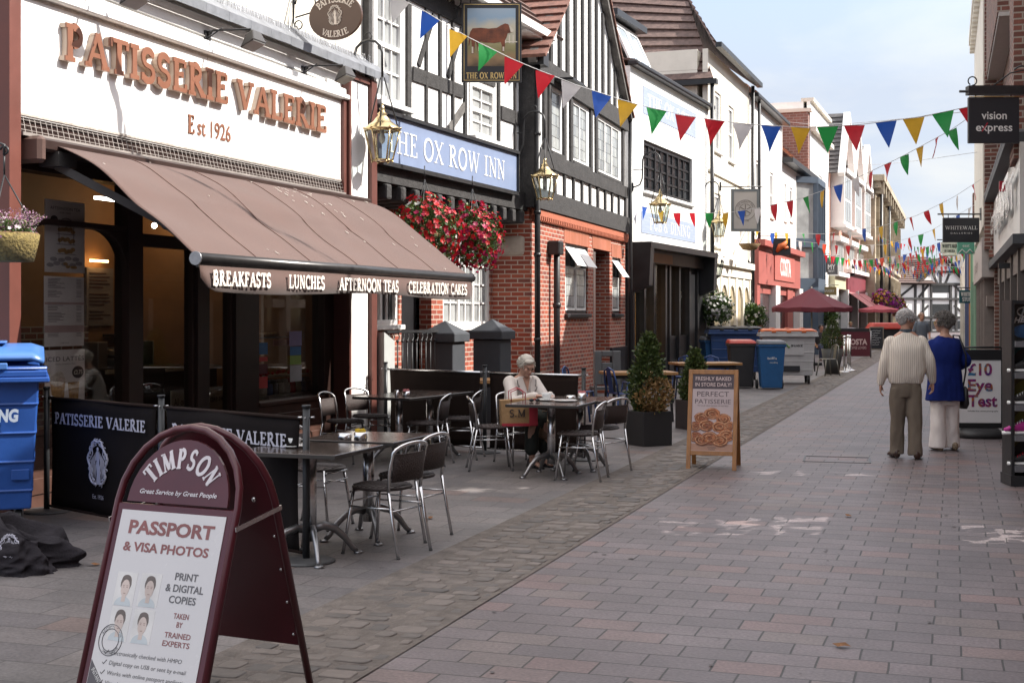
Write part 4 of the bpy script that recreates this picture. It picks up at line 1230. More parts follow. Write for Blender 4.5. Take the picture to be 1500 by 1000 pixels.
# ================================================================== brick and timber gable house
F3 = Frame(G(785, 604), vp(1340)); X3 = F3.u
gab = thing_on('gabled_house', 'tall timbered gable house standing on a red brick ground floor with black framed windows', 'building', F3)
l3, r3 = X3(779), X3(916); m3 = X3(868); ZG = 3.42
wg1 = (X3(828), X3(861), 1.66, 2.95); dg = (X3(869), X3(893), 0, 2.95); wg2 = (X3(897), X3(909), 1.66, 2.85)
b = MB(); wall_holes(b, l3, r3, 0, ZG, 0, .3, [wg1, dg, wg2]); b.box(l3 + .01, r3, .75, 6, 0, ZG)
b.box(l3, l3 + .3, .3, .9, 0, ZG)
obj('brick_wall', b, M_BRICK, gab)
b = MB(); b.box(l3 - .03, l3 + .25, .1, .74, 2.6, 2.98); obj('stone_corbel', b, mat('corbel_stone', (.42, .36, .3), .8, .15, 5), gab, bevel=.09, seg=3)
b = MB()
b.box(l3, r3, -.07, .05, ZG - .12, ZG - .01); b.box(l3, r3, -.04, .05, ZG - .2, ZG - .12)
n = 60
for i in range(n):
    x = l3 + (r3 - l3) * i / n; b.box(x, x + (r3 - l3) / n * .5, -.075, 0, ZG - .19, ZG - .125)
obj('dentil_course', b, mat('orange_brick_trim', (.36, .11, .06), .85, .2, 20, .3, 40), gab)
M_SOLDIER = brick_mat('rubbed_brick_lintel', [(0, (.34, .1, .05)), (.5, (.38, .12, .07))], (.3, .16, .1), .07, .4, .005, 0, bump=.3)
b = MB()
for w in (wg1, dg, wg2): b.box(w[0] - .1, w[1] + .1, -.008, .1, w[3] + .002, w[3] + .27)
obj('brick_lintel', b, M_SOLDIER, gab)
def bl(w, lights, label=None):
    wo = window(gab, *w, .03, nx=1, ny=1, fw=.05, lights=lights, fm=M_BLACK, gm=M_DARKGLASS, sill=.1, sill_m=M_IRON)
    a = w[0] + .05; q = MB(); p = MB(); n = lights
    for k in range(n):
        x0 = a + (w[1] - .05 - a) * k / n + .035; x1 = a + (w[1] - .05 - a) * (k + 1) / n - .035
        for z0, z1 in ((w[2] + .06, w[3] - .42),):
            q.box(x0, x0 + .035, .02, .055, z0, z1); q.box(x1 - .035, x1, .02, .055, z0, z1); q.box(x0, x1, .021, .055, z0, z0 + .035); q.box(x0, x1, .021, .055, z1 - .035, z1)
            p.box(x0 + .035, x1 - .035, .035, .045, z0 + .035, z1 - .035)
        zt = w[3] - .06; c = [(x0, .03, zt), (x1, .03, zt), (x1, -.2, zt - .33), (x0, -.2, zt - .33)]
        q.hexa(c, [(x, y - .012, z - .02) for x, y, z in c])
    obj('casement', q, M_WHITE, wo); obj('leaded_pane', p, M_LEADGLASS, wo)
bl(wg1, 2); bl(wg2, 1)
b = MB(); b.box(dg[0], dg[0] + .12, .02, .6, 0, dg[3]); b.box(dg[0] + .12, dg[1], .62, .68, 0, dg[3]); obj('door', b, M_BLACK, gab)
b = MB(); b.box(dg[1] + .02, r3, -.05, 0, 0, .95); obj('black_plinth', b, M_BLACK, gab)
# upper floors
zb, zm, zu, za = ZG, 4.3, 5.95, 8.95
cols = [(X3(806), X3(822), 4.5, 5.62), (X3(838), X3(860), 4.5, 5.62), (X3(875), X3(907), 4.5, 5.62)]
b = MB(); wall_holes(b, l3, r3, zb, zu, 0, .14, cols); b.box(l3, r3, .3, 6, zb, zu)
mid = (l3 + r3) / 2 + .1
b.prism([(l3, zu), (r3, zu), (mid, za)], lambda x, y, t: (x, t, y), .0, 6)
obj('plaster_wall', b, M_LIME, gab)
b = MB()
beam(b, l3, r3, zb, zb + .34, -.1, .08); beam(b, l3, r3, zm - .12, zm + .14, -.06, .06); beam(b, l3, r3, zu - .3, zu + .06, -.08, .06)
for px in (783, 796, 803, 825, 835, 864, 872, 911):
    x = X3(px); beam(b, x - .085, x + .085, zm + .14, zu - .3, -.045, .06)
for k in range(12):
    x = l3 + .1 + (r3 - l3 - .2) * k / 11; beam(b, x - .06, x + .06, zb + .34, zm - .12, -.04, .06)
for k in range(1, 13):
    x = l3 + (r3 - l3) * k / 13; h = za - (za - zu) * abs(x - mid) / (mid - l3 if x < mid else r3 - mid)
    if h - zu > .4: beam(b, x - .075, x + .075, zu + .06, h - .1, -.045, .06)
beam(b, l3 - .1, l3 + .06, zb, zu, -.1, .5)
obj('timber_frame', b, M_TIMBER, gab)
for i, c in enumerate(cols): window(gab, *c, .0, nx=1, ny=1, fw=.055, lights=(1, 2, 3)[i], gm=M_LEADGLASS, rec=.03, sill=.06, sill_m=M_TIMBER)
b = MB(); b.box(cols[0][0] - .02, cols[0][1] + .1, -.42, -.02, 5.72, 5.76); obj('window_hood', b, M_BLACK, gab)
b = MB()
for a, c in (((l3 - .3, zu - .12), (mid, za + .1)), ((r3 + .04, zu - .02), (mid, za + .1))): brace(b, a, c, .14, -.16, -.02)
obj('bargeboard', b, M_GTIMBER, gab)
b = MB()
rows_roof(b, [(l3 - .35, 6, zu - .1), (l3 - .35, -.34, zu - .1), (mid, -.34, za + .2), (mid, 6, za + .2)], 18, .05)
rows_roof(b, [(r3 + .06, -.2, zu), (r3 + .06, 6, zu), (mid, 6, za + .2), (mid, -.2, za + .2)], 18, .05)
obj('roof', b, mat('red_brown_tile', (.17, .08, .06), .85, .4, 9, .4, 40), gab)
b = MB()
xp = l3 + .0
b.tube([(l3 - .08, -.12, 0), (l3 - .08, -.12, 5.75)], .05, 8); b.box(l3 - .2, l3 + .12, -.26, .0, 5.75, 5.98)
for z in (1.2, 2.6, 3.3, 4.6): b.tube([(l3 - .08, -.12, z), (l3 - .08, -.12, z + .06)], .062, 8)
b.tube([(r3 + .05, -.1, 0), (r3 + .05, -.1, 6.2)], .05, 8)
obj('drainpipe', b, M_BLACK, gab)
b = MB(); x = X3(806); b.tube([(x, -.12, 0), (x, -.12, 2.7)], .06, 8); b.box(x - .2, x + .1, -.22, -.0, 2.68, 2.92); b.tube([(x, -.12, 1.75), (x, -.12, 1.85)], .075, 8)
obj('rainwater_pipe', b, M_BLACK, gab, bevel=.02)

# ================================================================== white brick house with the dining room
F4 = Frame(G(925, 566), vp(1560)); X4 = F4.u
din = thing_on('white_brick_house', 'white painted brick house with a black framed upper window and a black dining room front', 'building', F4)
r4 = X4(1037); ZT4 = 7.3
wn4 = (X4(943), X4(1014), 4.55, 5.75)
b = MB(); wall_holes(b, -.1, r4, 3.3, ZT4, 0, .2, [wn4]); b.box(-.1, r4, .4, 6.5, 3.3, ZT4); b.box(-.1, -.1 + .3, .2, 6, 0, 3.3)
obj('wall', b, M_WBRICK, din)
b = MB(); b.box(-.15, r4 + .1, -.2, .05, ZT4, ZT4 + .12); obj('gutter', b, M_BLACK, din, bevel=.03)
window(din, *wn4, .05, nx=2, ny=4, fw=.1, bar=.05, lights=4, fm=M_BLACK, sill=.14, sill_m=M_WHITE)
M_PALEBLUE = brick_mat('pale_blue_painted_brick', [(0, (.28, .33, .45)), (.5, (.3, .35, .47))], (.26, .31, .42), .225, .075, .008, bump=.3, mvar=.08, speck=.03)
b = MB(); b.box(X4(942), X4(1019), -.012, .05, 6.35, 7.0); b.box(X4(939), X4(1018), -.012, .05, 3.55, 4.05); obj('painted_sign', b, M_PALEBLUE, din)
b = MB(); pen_text(b, 'THE OX ROW', onF(F4, X4(948), 6.5, -.012), .36, .15, .001, .004, width=X4(1012) - X4(948)); pen_text(b, 'PUB & DINING', onF(F4, X4(951), 3.66, -.012), .28, .15, .001, .004, width=X4(1010) - X4(951))
obj('lettering', b, MATS['white_letter'], din)
# black shop front
sx0, sx1 = X4(928), X4(1024)
b = MB(); b.box(sx0 - .1, sx1 + .3, -.45, .2, 3.16, 3.3); b.box(sx0, sx1, -.12, .2, 2.86, 3.158)
for x in (sx0 - .1, sx1): b.hexa([(x, -.4, 2.3), (x + .28, -.4, 2.3), (x + .28, .1, 2.1), (x, .1, 2.1)], [(x, -.44, 3.16), (x + .28, -.44, 3.16), (x + .28, .1, 3.16), (x, .1, 3.16)])
b.box(sx0 - .1, r4, .02, .5, 0, .5)
for px in (928, 944, 958, 975, 981, 995, 1010, 1022): b.box(X4(px) - .07, X4(px) + .07, -.02, .2, 0, 2.86)
b.box(X4(978), r4, .06, .3, 0, 1.1); b.box(X4(1010), r4, .05, .3, 0, 3.16)
obj('shopfront_frame', b, M_BLACK, din)
b = MB(); b.box(sx0 + .2, X4(978), -.13, -.121, 2.88, 3.1); obj('fascia_board', b, mat('dull_orange_board', (.22, .11, .06), .5), din)
b = MB(); b.box(X4(930), X4(978), .09, .1, .5, 2.86); b.box(X4(981), X4(1010), .09, .1, 1.1, 2.86); obj('shop_glass', b, M_SHOPGLASS, din)
b = MB(); b.box(X4(928), X4(1022), 2.9, 3, 0, 3.2); obj('dining_room_wall', b, mat('ochre_wall', (.3, .17, .05), .7, .2), din)
b = MB()
for px, z in ((948, 1.4), (963, 1.7)): b.box(X4(px), X4(px) + .5, .6, .64, .6, 2.7)
obj('orange_glow_panel', b, mat('orange_panel', (.5, .2, .02), .6, emit=(1, .42, .05, .5)), din)  # orange room light behind the door glass, put into the panels' own glow
b = MB()
for k in range(6): b.ball((X4(933) + .1 * k, .8, 1.35 + .05 * (k % 3)), .03, n=6, k=4)
obj('table_lights', b, M_LAMP, din)
# dormer
b = MB(); q0, q1 = X4(923), X4(960); b.box(q0, q1, .5, 3, ZT4, ZT4 + 1.15); b.box(q0 - .15, q1 + .15, .25, 3, ZT4 + 1.152, ZT4 + 1.3)
dm = obj('dormer', b, M_BLACK, din)
b = MB()
for a_, c_ in ((X4(925), X4(941)), (X4(942), X4(958))):
    yb, yt, zl, zh = .0, .42, ZT4 + .12, ZT4 + 1.05
    for x0, x1 in ((a_, a_ + .1), (c_ - .1, c_)): b.hexa([(x0, yb, zl), (x1, yb, zl), (x1, yb + .06, zl), (x0, yb + .06, zl)], [(x0, yt, zh), (x1, yt, zh), (x1, yt + .06, zh), (x0, yt + .06, zh)])
    for f_ in (0, .93): b.hexa([(a_, yb + (yt - yb) * f_, zl + (zh - zl) * f_), (c_, yb + (yt - yb) * f_, zl + (zh - zl) * f_), (c_, yb + (yt - yb) * f_ + .06, zl + (zh - zl) * f_), (a_, yb + (yt - yb) * f_ + .06, zl + (zh - zl) * f_)],
                               [(a_, yb + (yt - yb) * (f_ + .07), zl + (zh - zl) * (f_ + .07)), (c_, yb + (yt - yb) * (f_ + .07), zl + (zh - zl) * (f_ + .07)), (c_, yb + (yt - yb) * (f_ + .07) + .06, zl + (zh - zl) * (f_ + .07)), (a_, yb + (yt - yb) * (f_ + .07) + .06, zl + (zh - zl) * (f_ + .07))])
wd = obj('dormer_window', b, M_WHITE, dm)
b = MB(); b.box(q0 + .1, q1 - .05, .44, .497, ZT4 + .1, ZT4 + 1.1); obj('dormer_frame', b, M_WHITE, dm)
b = MB(); a_, c_ = X4(926), X4(957); b.hexa([(a_, .04, ZT4 + .16), (c_, .04, ZT4 + .16), (c_, .42, ZT4 + 1.0), (a_, .42, ZT4 + 1.0)], [(a_, .06, ZT4 + .15), (c_, .06, ZT4 + .15), (c_, .44, ZT4 + .99), (a_, .44, ZT4 + .99)])
obj('dormer_pane', b, mat('sky_lit_glass', (.35, .4, .45), .08, .1, 1), dm)
b = MB(); rows_roof(b, [(-.1, -.1, ZT4 + .1), (r4, -.1, ZT4 + .1), (r4, 6.5, ZT4 + 1.6), (-.1, 6.5, ZT4 + 1.6)], 14, .05); obj('roof', b, M_TILE, din)

# ================================================================== houses farther along, one frame for the line of the street
F5 = Frame(F4.pt(r4 + .02), vp(1450)); X5 = F5.u
def house(name, label, px0, px1, zt, m, y=0.0, depth=7, zb=0.0, holes=()):
    t = thing_on(name, label, 'building', F5)
    q = MB(); wall_holes(q, X5(px0), X5(px1) - .02, zb, zt, y, y + .15, holes); q.box(X5(px0), X5(px1) - .02, y + .3, y + depth, 0, zt); obj('wall', q, m, t)
    return t
mk = lambda px0, px1, z0, z1: (X5(px0), X5(px1), z0, z1)
# cream inn
ws = [mk(1047, 1056, 6.3, 8.0), mk(1067, 1075, 6.25, 7.9), mk(1047, 1056, 3.6, 5.1)]
t5 = house('cream_inn', 'cream rendered inn with tall sash windows, arched ground floor and a steep tiled hip', 1037, 1097, 9.0, M_CREAM, holes=ws)
for w in ws: window(t5, *w, .04, nx=2, ny=2, fw=.1, bar=.04, sash=True, gm=PALEPANE, sill=.12)
a5, c5 = X5(1037), X5(1096)
b = MB(); zc = 9.0
rows_roof(b, [(a5 - .2, 6.9, 8.1), (a5 - .2, -.2, 8.1), (a5 + 2.6, 1.2, 11.2), (a5 + 2.6, 6.9, 12.2)], 11, .07)
rows_roof(b, [(a5 - .2, -.25, 9.0), (c5 + .2, -.25, 9.0), (c5 - 1.0, 2.8, 11.2), (a5 + 2.6, 1.2, 11.2)], 10, .06)
b.add([(a5 + 2.6, 1.2, 11.15), (c5 - 1, 2.8, 11.15), (c5 - 1, 6.9, 12.1), (a5 + 2.6, 6.9, 12.1)], [(0, 1, 2, 3)])
obj('roof', b, M_TILE, t5)
b = MB(); b.box(a5 - .25, a5 + .02, -.28, 5, 7.98, 8.12); b.tube([(a5 - .15, -.15, 0), (a5 - .15, -.15, 8)], .06, 7); b.box(a5 - .2, c5 + .3, -.42, -.25, 8.98, 9.12); b.tube([(c5, -.15, 0), (c5, -.15, 9)], .06, 7)
obj('drainpipe', b, M_BLACK, t5)
b = MB(); b.box(a5, c5, -.22, 0, 3.05, 3.25); b.box(a5, c5, -.12, 0, 2.75, 3.05); b.box(a5, c5, -.06, 0, 5.6, 5.68)
for k in range(6): b.box(a5 + .1 + k * (c5 - a5 - .3) / 5, a5 + .35 + k * (c5 - a5 - .3) / 5, -.1, 0, 0, 2.75)
for k in range(5):
    x0 = a5 + .35 + k * (c5 - a5 - .3) / 5; x1 = a5 + .1 + (k + 1) * (c5 - a5 - .3) / 5; xm = (x0 + x1) / 2; rr_ = (x1 - x0) / 2
    for s in (0, 1):
        xa = x0 if s == 0 else x1
        poly = [(xa, 2.75), (xa, 2.0)] + [(xm + (-1 if s == 0 else 1) * rr_ * math.cos(R(w)), 2.0 + .5 * math.sin(R(w))) for w in range(15, 91, 15)] + [(xm, 2.75)]
        b.prism(poly, lambda x, y, tt: (x, tt, y), -.07, 0)
obj('arched_front', b, M_CREAM, t5, bevel=.012)
b = MB()
for k in range(5):
    x0 = a5 + .35 + k * (c5 - a5 - .3) / 5; x1 = a5 + .1 + (k + 1) * (c5 - a5 - .3) / 5
    b.box(x0, x1, -.02, -.005, .6, 2.5)
obj('shop_glass', b, mat('cream_blind', (.45, .38, .25), .3, .2, 3), t5)
# white gutter house and red coffee shop
ws = [mk(1107, 1113, 5.0, 6.8), mk(1128, 1133, 5.1, 6.7)]
t6 = house('white_shop_house', 'white house with a brown gutter above a salmon red coffee shop front', 1098, 1146, 8.75, M_WHITE, holes=ws)
for w in ws: window(t6, *w, .04, nx=2, ny=2, fw=.1, bar=.05, sash=True, gm=PALEPANE, sill=.12, sill_m=M_CREAM)
a6, c6 = X5(1098), X5(1146)
b = MB(); b.box(a6, c6, -.3, .1, 8.7, 8.85); b.tube([(a6 + 1.0, -.15, 3.5), (a6 + 1.0, -.15, 8.7)], .06, 7); obj('gutter', b, M_BLACK, t6, bevel=.03)
b = MB(); rows_roof(b, [(a6, -.2, 8.85), (c6, -.2, 8.85), (c6, 4, 12.0), (a6, 4, 12.0)], 14, .05); obj('roof', b, M_OTILE, t6)
M_COSTA = mat('salmon_red_fascia', (.36, .1, .085), .5, .1, 2, dirt=.2)
b = MB(); b.box(a6 + .3, X5(1163), -.25, 0, 2.65, 3.9); b.box(a6 + .3, X5(1163), -.45, 0, 3.9, 4.1); cf = obj('fascia_board', b, M_COSTA, t6)
b = MB(); b.box(X5(1123), X5(1153), -.29, -.251, 2.85, 3.75); obj('sign_panel', b, mat('light_salmon_panel', (.42, .12, .1), .45), cf)
b = MB(); sans_text(b, 'COSTA', onF(F5, X5(1131), 3.05, -.29), .6, .005, width=X5(1147) - X5(1131), bold=.03); obj('lettering', b, MATS['white_letter'], cf)
b = MB(); b.box(a6 + .3, X5(1163), -.1, -.02, 2.35, 2.65, 0); b.box(a6 + .3, X5(1163), -.04, -.02, 0, 2.35, 1)
for px in (1125, 1161): b.box(X5(px), X5(px) + 1.0, -.28, 0, 0, 2.65, 2)
b.box(a6 + .3, a6 + .9, -.2, 0, 0, 2.65, 0); b.box(X5(1133), X5(1137), -.12, 0, 0, 2.6, 0); b.box(X5(1148), X5(1156), -.15, 0, 0, 2.6, 0)
obj('shopfront_frame', b, [M_COSTA, mat('dark_red_glass', (.06, .03, .03), .1), M_WHITE], t6)
# low white house with orange roof, then the blue bay
ws = [mk(1149, 1152, 5.2, 6.6), mk(1157, 1161, 5.3, 6.6), mk(1171, 1175, 5.4, 6.6)]
t7 = house('low_white_house', 'lower white house under an orange clay tiled roof with a steel flue', 1146, 1186, 7.4, M_WHITE, holes=ws)
for w in ws: window(t7, *w, .04, nx=2, ny=2, fw=.1, bar=.05, gm=PALEPANE, sill=.1, sill_m=M_CREAM)
a7, c7 = X5(1146), X5(1186)
b = MB(); b.box(a7, c7, -.4, .1, 7.35, 7.55); obj('gutter', b, M_BLACK, t7); b = MB(); b.tube([(c7 - 2.5, 1, 8), (c7 - 2.5, 1, 9.9)], .18, 10); obj('flue', b, M_STEEL, t7)
b = MB(); rows_roof(b, [(a7, -.35, 7.5), (c7, -.35, 7.5), (c7, 5, 12.4), (a7, 5, 12.4)], 22, .06); obj('roof', b, M_OTILE, t7)
x0 = X5(1166); b = MB()
for z0, z1, m_ in ((0, 2.9, 0), (2.9, 3.1, 0), (4.35, 4.7, 0), (6.95, 7.2, 0), (3.1, 4.35, 2), (4.7, 6.95, 2)):
    w = 2.6
    b.prism([(x0, 0), (x0 + .7, -.8), (x0 + .7 + w, -.8), (x0 + 1.4 + w, 0)] if m_ == 0 else [(x0 + .1, 0), (x0 + .75, -.7), (x0 + .65 + w, -.7), (x0 + 1.3 + w, 0)], lambda x, y, tt: (x, y, tt), z0, z1, m_)
for k in range(5): b.box(x0 + .7 + w * k / 4 - .06, x0 + .7 + w * k / 4 + .06, -.79, -.6, 3.1, 6.95)
obj('bay_window', b, [mat('slate_blue_paint', (.06, .085, .12), .5, .1), M_WHITE, M_PALEGLASS], t7)
# tall white house with brick flank
ws = [mk(1199, 1204, 6.3, 8.0)]
t8 = house('parapet_house', 'tall white fronted house whose brown brick flank rises over the orange roof', 1187, 1214, 10.9, M_WHITE, holes=ws)
for w in ws: window(t8, *w, .04, nx=2, ny=2, fw=.12, bar=.06, gm=PALEPANE, sill=.15)
a8, c8 = X5(1187), X5(1214)
b = MB(); b.box(a8 - .35, a8 - .02, .05, 5.5, 0, 10.4); b.prism([(3.2, 10.4), (3.2, 11.6), (6.6, 13.6), (10, 13.6), (10, 10.4)], lambda x, y, t: (t, x, y), a8 - 5.5, a8 - 5.2); obj('brick_flank', b, mat('brown_brick_flank', (.22, .11, .085), .85, .15, 5) if False else brick_mat('rosy_brick', [(0, (.25, .125, .1)), (.5, (.3, .15, .12))], (.35, .28, .25), .3, .12, .015), t8)
b = MB(); b.box(a8, c8, -.25, .3, 9.6, 9.8); b.box(a8 - .4, a8, -.1, 5.6, 10.4, 10.55); b.box(a8, c8, -.15, .4, 10.9, 11.05); obj('parapet_coping', b, M_CREAM, t8)
b = MB(); rows_roof(b, [(a8 - 5.2, 3.0, 10.2), (a8 + 1.5, 3.0, 10.2), (a8 - 1.2, 7.2, 13.6), (a8 - 5.2, 7.2, 13.6)], 20, .06); obj('roof', b, M_OTILE, t8)
# three gabled brick house
F9 = Frame(F5.pt(c8), vp(1500)); X9 = F9.u
t9 = thing_on('three_gabled_house', 'pale brick house with three steep gables, white oriel windows and a maroon shop front', 'building', F9)
L9 = 13.4; w9 = L9 / 3
KZ = .83; b = MB(); b.box(0, L9, 0, 9, 0, 10.6 * KZ); obj('wall', b, M_PINKBRICK, t9)
gb, ob, dk = MB(), MB(), MB()
rf = MB()
for k in range(3):
    x0, x1 = k * w9, (k + 1) * w9; xm = (x0 + x1) / 2; zr = 14.0 - k * .35
    gb.prism([(x0, 10.6), (x1, 10.6), (xm, zr - .2)], lambda x, y, t: (x, t, y), .05, 8)
    for a_, c_ in (((x0 - .05, 10.1), (xm, zr)), ((x1 + .05, 10.1), (xm, zr))): brace(ob, a_, c_, .35, -.75, -.45)
    rows_roof(rf, [(x0 - .1, 9, 10.2), (x0 - .1, -.5, 10.2), (xm, -.5, zr + .05), (xm, 9, zr + .05)], 14, .07)
    rows_roof(rf, [(x1 + .1, -.5, 10.2), (x1 + .1, 9, 10.2), (xm, 9, zr + .05), (xm, -.5, zr + .05)], 14, .07)
    ob.box(x0 + .7, x1 - .7, -.65, 0, 7.3, 10.3); ob.box(x0 + .6, x1 - .6, -.75, 0, 7.1, 7.3); ob.box(x0 + .6, x1 - .6, -.8, 0, 10.3, 10.55)
    ob.box(x0 + .8, x1 - .8, -.25, 0, 3.9, 6.3); ob.box(x0 + .6, x1 - .6, -.5, 0, 6.3, 6.6)
    for z0, z1, y in ((7.5, 8.7, -.66), (8.85, 10.1, -.66), (4.1, 6.1, -.26)):
        for j in range(3):
            wd_ = (w9 - 1.9) / 3; dk.box(x0 + .95 + j * wd_ + .06, x0 + .95 + (j + 1) * wd_ - .06, y - .01, y, z0, z1)
for mb_ in (gb, ob, dk, rf): mb_.v = [(x, y, z * KZ) for x, y, z in mb_.v]
obj('gable_wall', gb, M_PINKBRICK, t9); obj('oriel_window', ob, M_WHITE, t9); obj('window_panes', dk, M_PALEGLASS, t9); obj('roof', rf, M_SLATE, t9)
b = MB(); b.box(0, 4.2, -.3, 0, 2.9, 3.5, 0); b.box(0, 4.2, -.5, 0, 3.5, 3.7, 1); b.box(5, L9, -.3, 0, 2.8, 3.8, 2); b.box(5, L9, -.5, 0, 3.8, 4.0, 1); b.box(0, L9, -.05, 0, 0, 2.8, 3)
for x in (0, 4.2, 8.6, L9 - .4): b.box(x, x + .5, -.4, 0, 0, 2.9, 1)
obj('shopfront_frame', b, [mat('pale_yellow_fascia', (.55, .52, .36), .5), M_WHITE, mat('maroon_fascia', (.2, .035, .05), .5), M_DARKGLASS], t9)
b = MB()
for x0, x1 in ((5.2, 8.6), (9.0, L9 - .2)): b.hexa([(x0, -.1, 2.95), (x1, -.1, 2.95), (x1, -1.4, 2.0), (x0, -1.4, 2.0)], [(x0, -.1, 2.92), (x1, -.1, 2.92), (x1, -1.4, 1.97), (x0, -1.4, 1.97)])
obj('shop_awning', b, mat('pink_canvas', (.5, .2, .2), .8), t9)
# stone hall
FA = Frame(F9.pt(L9 + .1, -.8), vp(1400)); XA = FA.u
ta = thing_on('stone_hall', 'long buff stone hall with a heavy bracketed cornice and dark windows', 'building', FA)
LA = 34
b = MB(); b.box(0, LA, 0, 12, 0, 9.3); obj('wall', b, M_STONE, ta)
b = MB(); b.box(-.5, LA, -.55, 12, 9.3, 9.65); b.box(-.3, LA, -.35, 12, 8.9, 9.3); b.box(-.2, LA, -.2, .2, 4.6, 4.85)
for k in range(12): b.box(k * 3, k * 3 + .5, -.5, 0, 8.6, 9.3)
obj('cornice', b, M_STONE, ta)
b = MB()
for k in range(8):
    for z0, z1 in ((1.3, 3.9), (5.2, 8.2)): b.box(1.5 + k * 4.2, 3.2 + k * 4.2, -.02, .0, z0, z1, 1); b.box(1.3 + k * 4.2, 1.48 + k * 4.2, -.2, 0, z0 - .3, z1 + .3, 0); b.box(3.22 + k * 4.2, 3.4 + k * 4.2, -.2, 0, z0 - .3, z1 + .3, 0)
for z in (1.6, 3.2, 4.9, 6.5): b.box(-.012, 0, .8, 2.2, z, z + .9, 1)
obj('window_surround', b, [M_STONE, mat('dark_hall_window', (.07, .06, .05), .5)], ta)
b = MB(); b.tube([(2.2, -.25, 0), (2.2, -.25, 8.9)], .1, 7); b.tube([(12, -.25, 0), (12, -.25, 8.9)], .1, 7); obj('drainpipe', b, M_IRON, ta)
# half timbered house that closes the street
YT = 118
def T(px, py, dy=0): return W(px, py, YT + dy)
t = thing('half_timbered_house', 'half timbered house with a steep gable closing the end of the street', 'building', (0, YT, 0))
def tl(px, py): p = T(px, py); return p.x, p.z
(x0, z0), (x1, z1) = tl(1304, 487), tl(1411, 402)
b = MB(); b.box(x0, x1, 0, 8, 0, tl(0, 415)[1]); gx0, gx1, gxm = tl(1338, 0)[0], tl(1411, 0)[0], tl(1376, 0)[0]; ze, zp = tl(0, 415)[1], tl(0, 376)[1]
b.prism([(gx0, ze), (gx1, ze), (gxm, zp)], lambda x, y, tt: (x, tt, y), .001, 8); obj('plaster_wall', b, M_LIME, t)
b = MB()
K = .0605
for py, h in ((415, 3), (437, 3.5), (465, 3), (486, 3)): z = tl(0, py)[1]; beam(b, x0, x1, z - h / 2 * K, z + h / 2 * K, -.15, .1, .03)
for px in (1304, 1316, 1338, 1349, 1360, 1387, 1395, 1411): x = tl(px, 0)[0]; beam(b, x - .08, x + .08, 0, ze, -.1, .1, .03)
for a_, c_ in (((1316, 435), (1338, 416)), ((1343, 435), (1356, 417)), ((1408, 434), (1391, 416)), ((1342, 463), (1356, 447)), ((1410, 463), (1392, 447)), ((1368, 414), (1362, 398)), ((1380, 414), (1385, 400)), ((1373, 414), (1373, 396))):
    brace(b, tl(*a_), tl(*c_), .16, -.09, .1)
brace(b, (gx0, ze), (gxm, zp + .1), .3, -.4, .0); brace(b, (gx1, ze), (gxm, zp + .1), .3, -.4, .0); beam(b, tl(1357, 0)[0], tl(1394, 0)[0], tl(0, 397)[1] - .1, tl(0, 397)[1] + .1, -.12, .1, .02)
obj('timber_frame', b, M_TIMBER, t)
b = MB()
for px0, px1, py0, py1 in ((1361, 1386, 417, 428), (1359, 1386, 445, 462)): (a_, c_), (e_, f_) = tl(px0, py0), tl(px1, py1); b.box(a_, e_, -.03, 0, f_, c_)
b.box(tl(1318, 0)[0], x1 - .3, -.05, 0, .3, tl(0, 470)[1]); obj('window_panes', b, M_DARKGLASS, t)
b = MB(); rows_roof(b, [(x0 - .5, -.6, ze), (gx0 + 1.4, -.6, ze), (gx0 + 1.6, 5, ze + 2.4), (x0 - .5, 5, ze + 2.4)], 12, .08); rows_roof(b, [(gx0, 8, ze), (gx0, -.5, ze), (gxm, -.5, zp), (gxm, 8, zp)], 12, .08); rows_roof(b, [(gx1 + .3, -.5, ze), (gx1 + .3, 8, ze), (gxm, 8, zp), (gxm, -.5, zp)], 12, .08)
rows_roof(b, [(x0, 3, ze + .6), (gx1 + 2, 3, ze + .6), (gx1 + 2, 9, ze + 2.9), (x0, 9, ze + 2.9)], 12, .08)
obj('roof', b, M_TILE, t)
b = MB(); b.box(x0 - .3, x0 + 2.6, 6, 8, ze + 1, ze + 4.3); obj('chimney', b, M_DBRICK, t)
t.rotation_euler.z = R(22); t.scale.x = 1.32; t.location = Vector((33.6, YT, 0)) - Matrix.Rotation(R(22), 3, 'Z') @ Vector((33.6 * 1.32, 0, 0))
# ================================================================== right-hand side of the street
FR = Frame((0.3846 * 15.87, 15.87), vp(1385), True); XR = FR.u
def ur(Y, off=0.0):      # local x on the right-hand wall for a given distance Y
    return (Y - FR.o.y - FR.n.y * off) / FR.d.y
rb = thing_on('brick_shop', 'brown brick shop with a pale clad name board under an overhanging brick bay', 'building', FR)
uF, uN = ur(25), ur(16)
b = MB(); b.box(uF, uN, .12, 8, 3.75, 7.35); b.box(uF, uN, .4, 8, 0, 3.75); b.box(uF, uF + .35, -.2, .12, 2.85, 7.6)
b.box(uF - .02, uF + .42, -.12, .12, 2.7, 2.848); b.box(ur(17.2), ur(16.2), -.1, .12, 3.55, 7.35); b.box(uF, uF + .3, -.02, .4, 0, 2.7)
obj('brick_wall', b, M_DBRICK, rb)
b = MB(); b.box(uF + .36, ur(19.4), -.17, .3, 6.06, 7.6); obj('overhanging_bay', b, M_DBRICK, rb)
b = MB(); b.box(uF + .36, ur(19.4), -.15, .11, 6.0, 6.058); obj('soffit', b, mat('grey_render_soffit', (.42, .4, .38), .8, .06), rb)
b = MB(); b.box(uF, uN, -.04, .4, 2.62, 3.72); sgn = obj('name_board', b, mat('pale_metal_cladding', (.62, .62, .6), .35, .04, 1.5), rb)
b = MB(); b.box(uF, uN, -.2, .4, 3.722, 3.84); b.box(uF, uN, -.12, .1, 2.5, 2.618); obj('board_edging', b, M_SLATEPAINT, sgn)
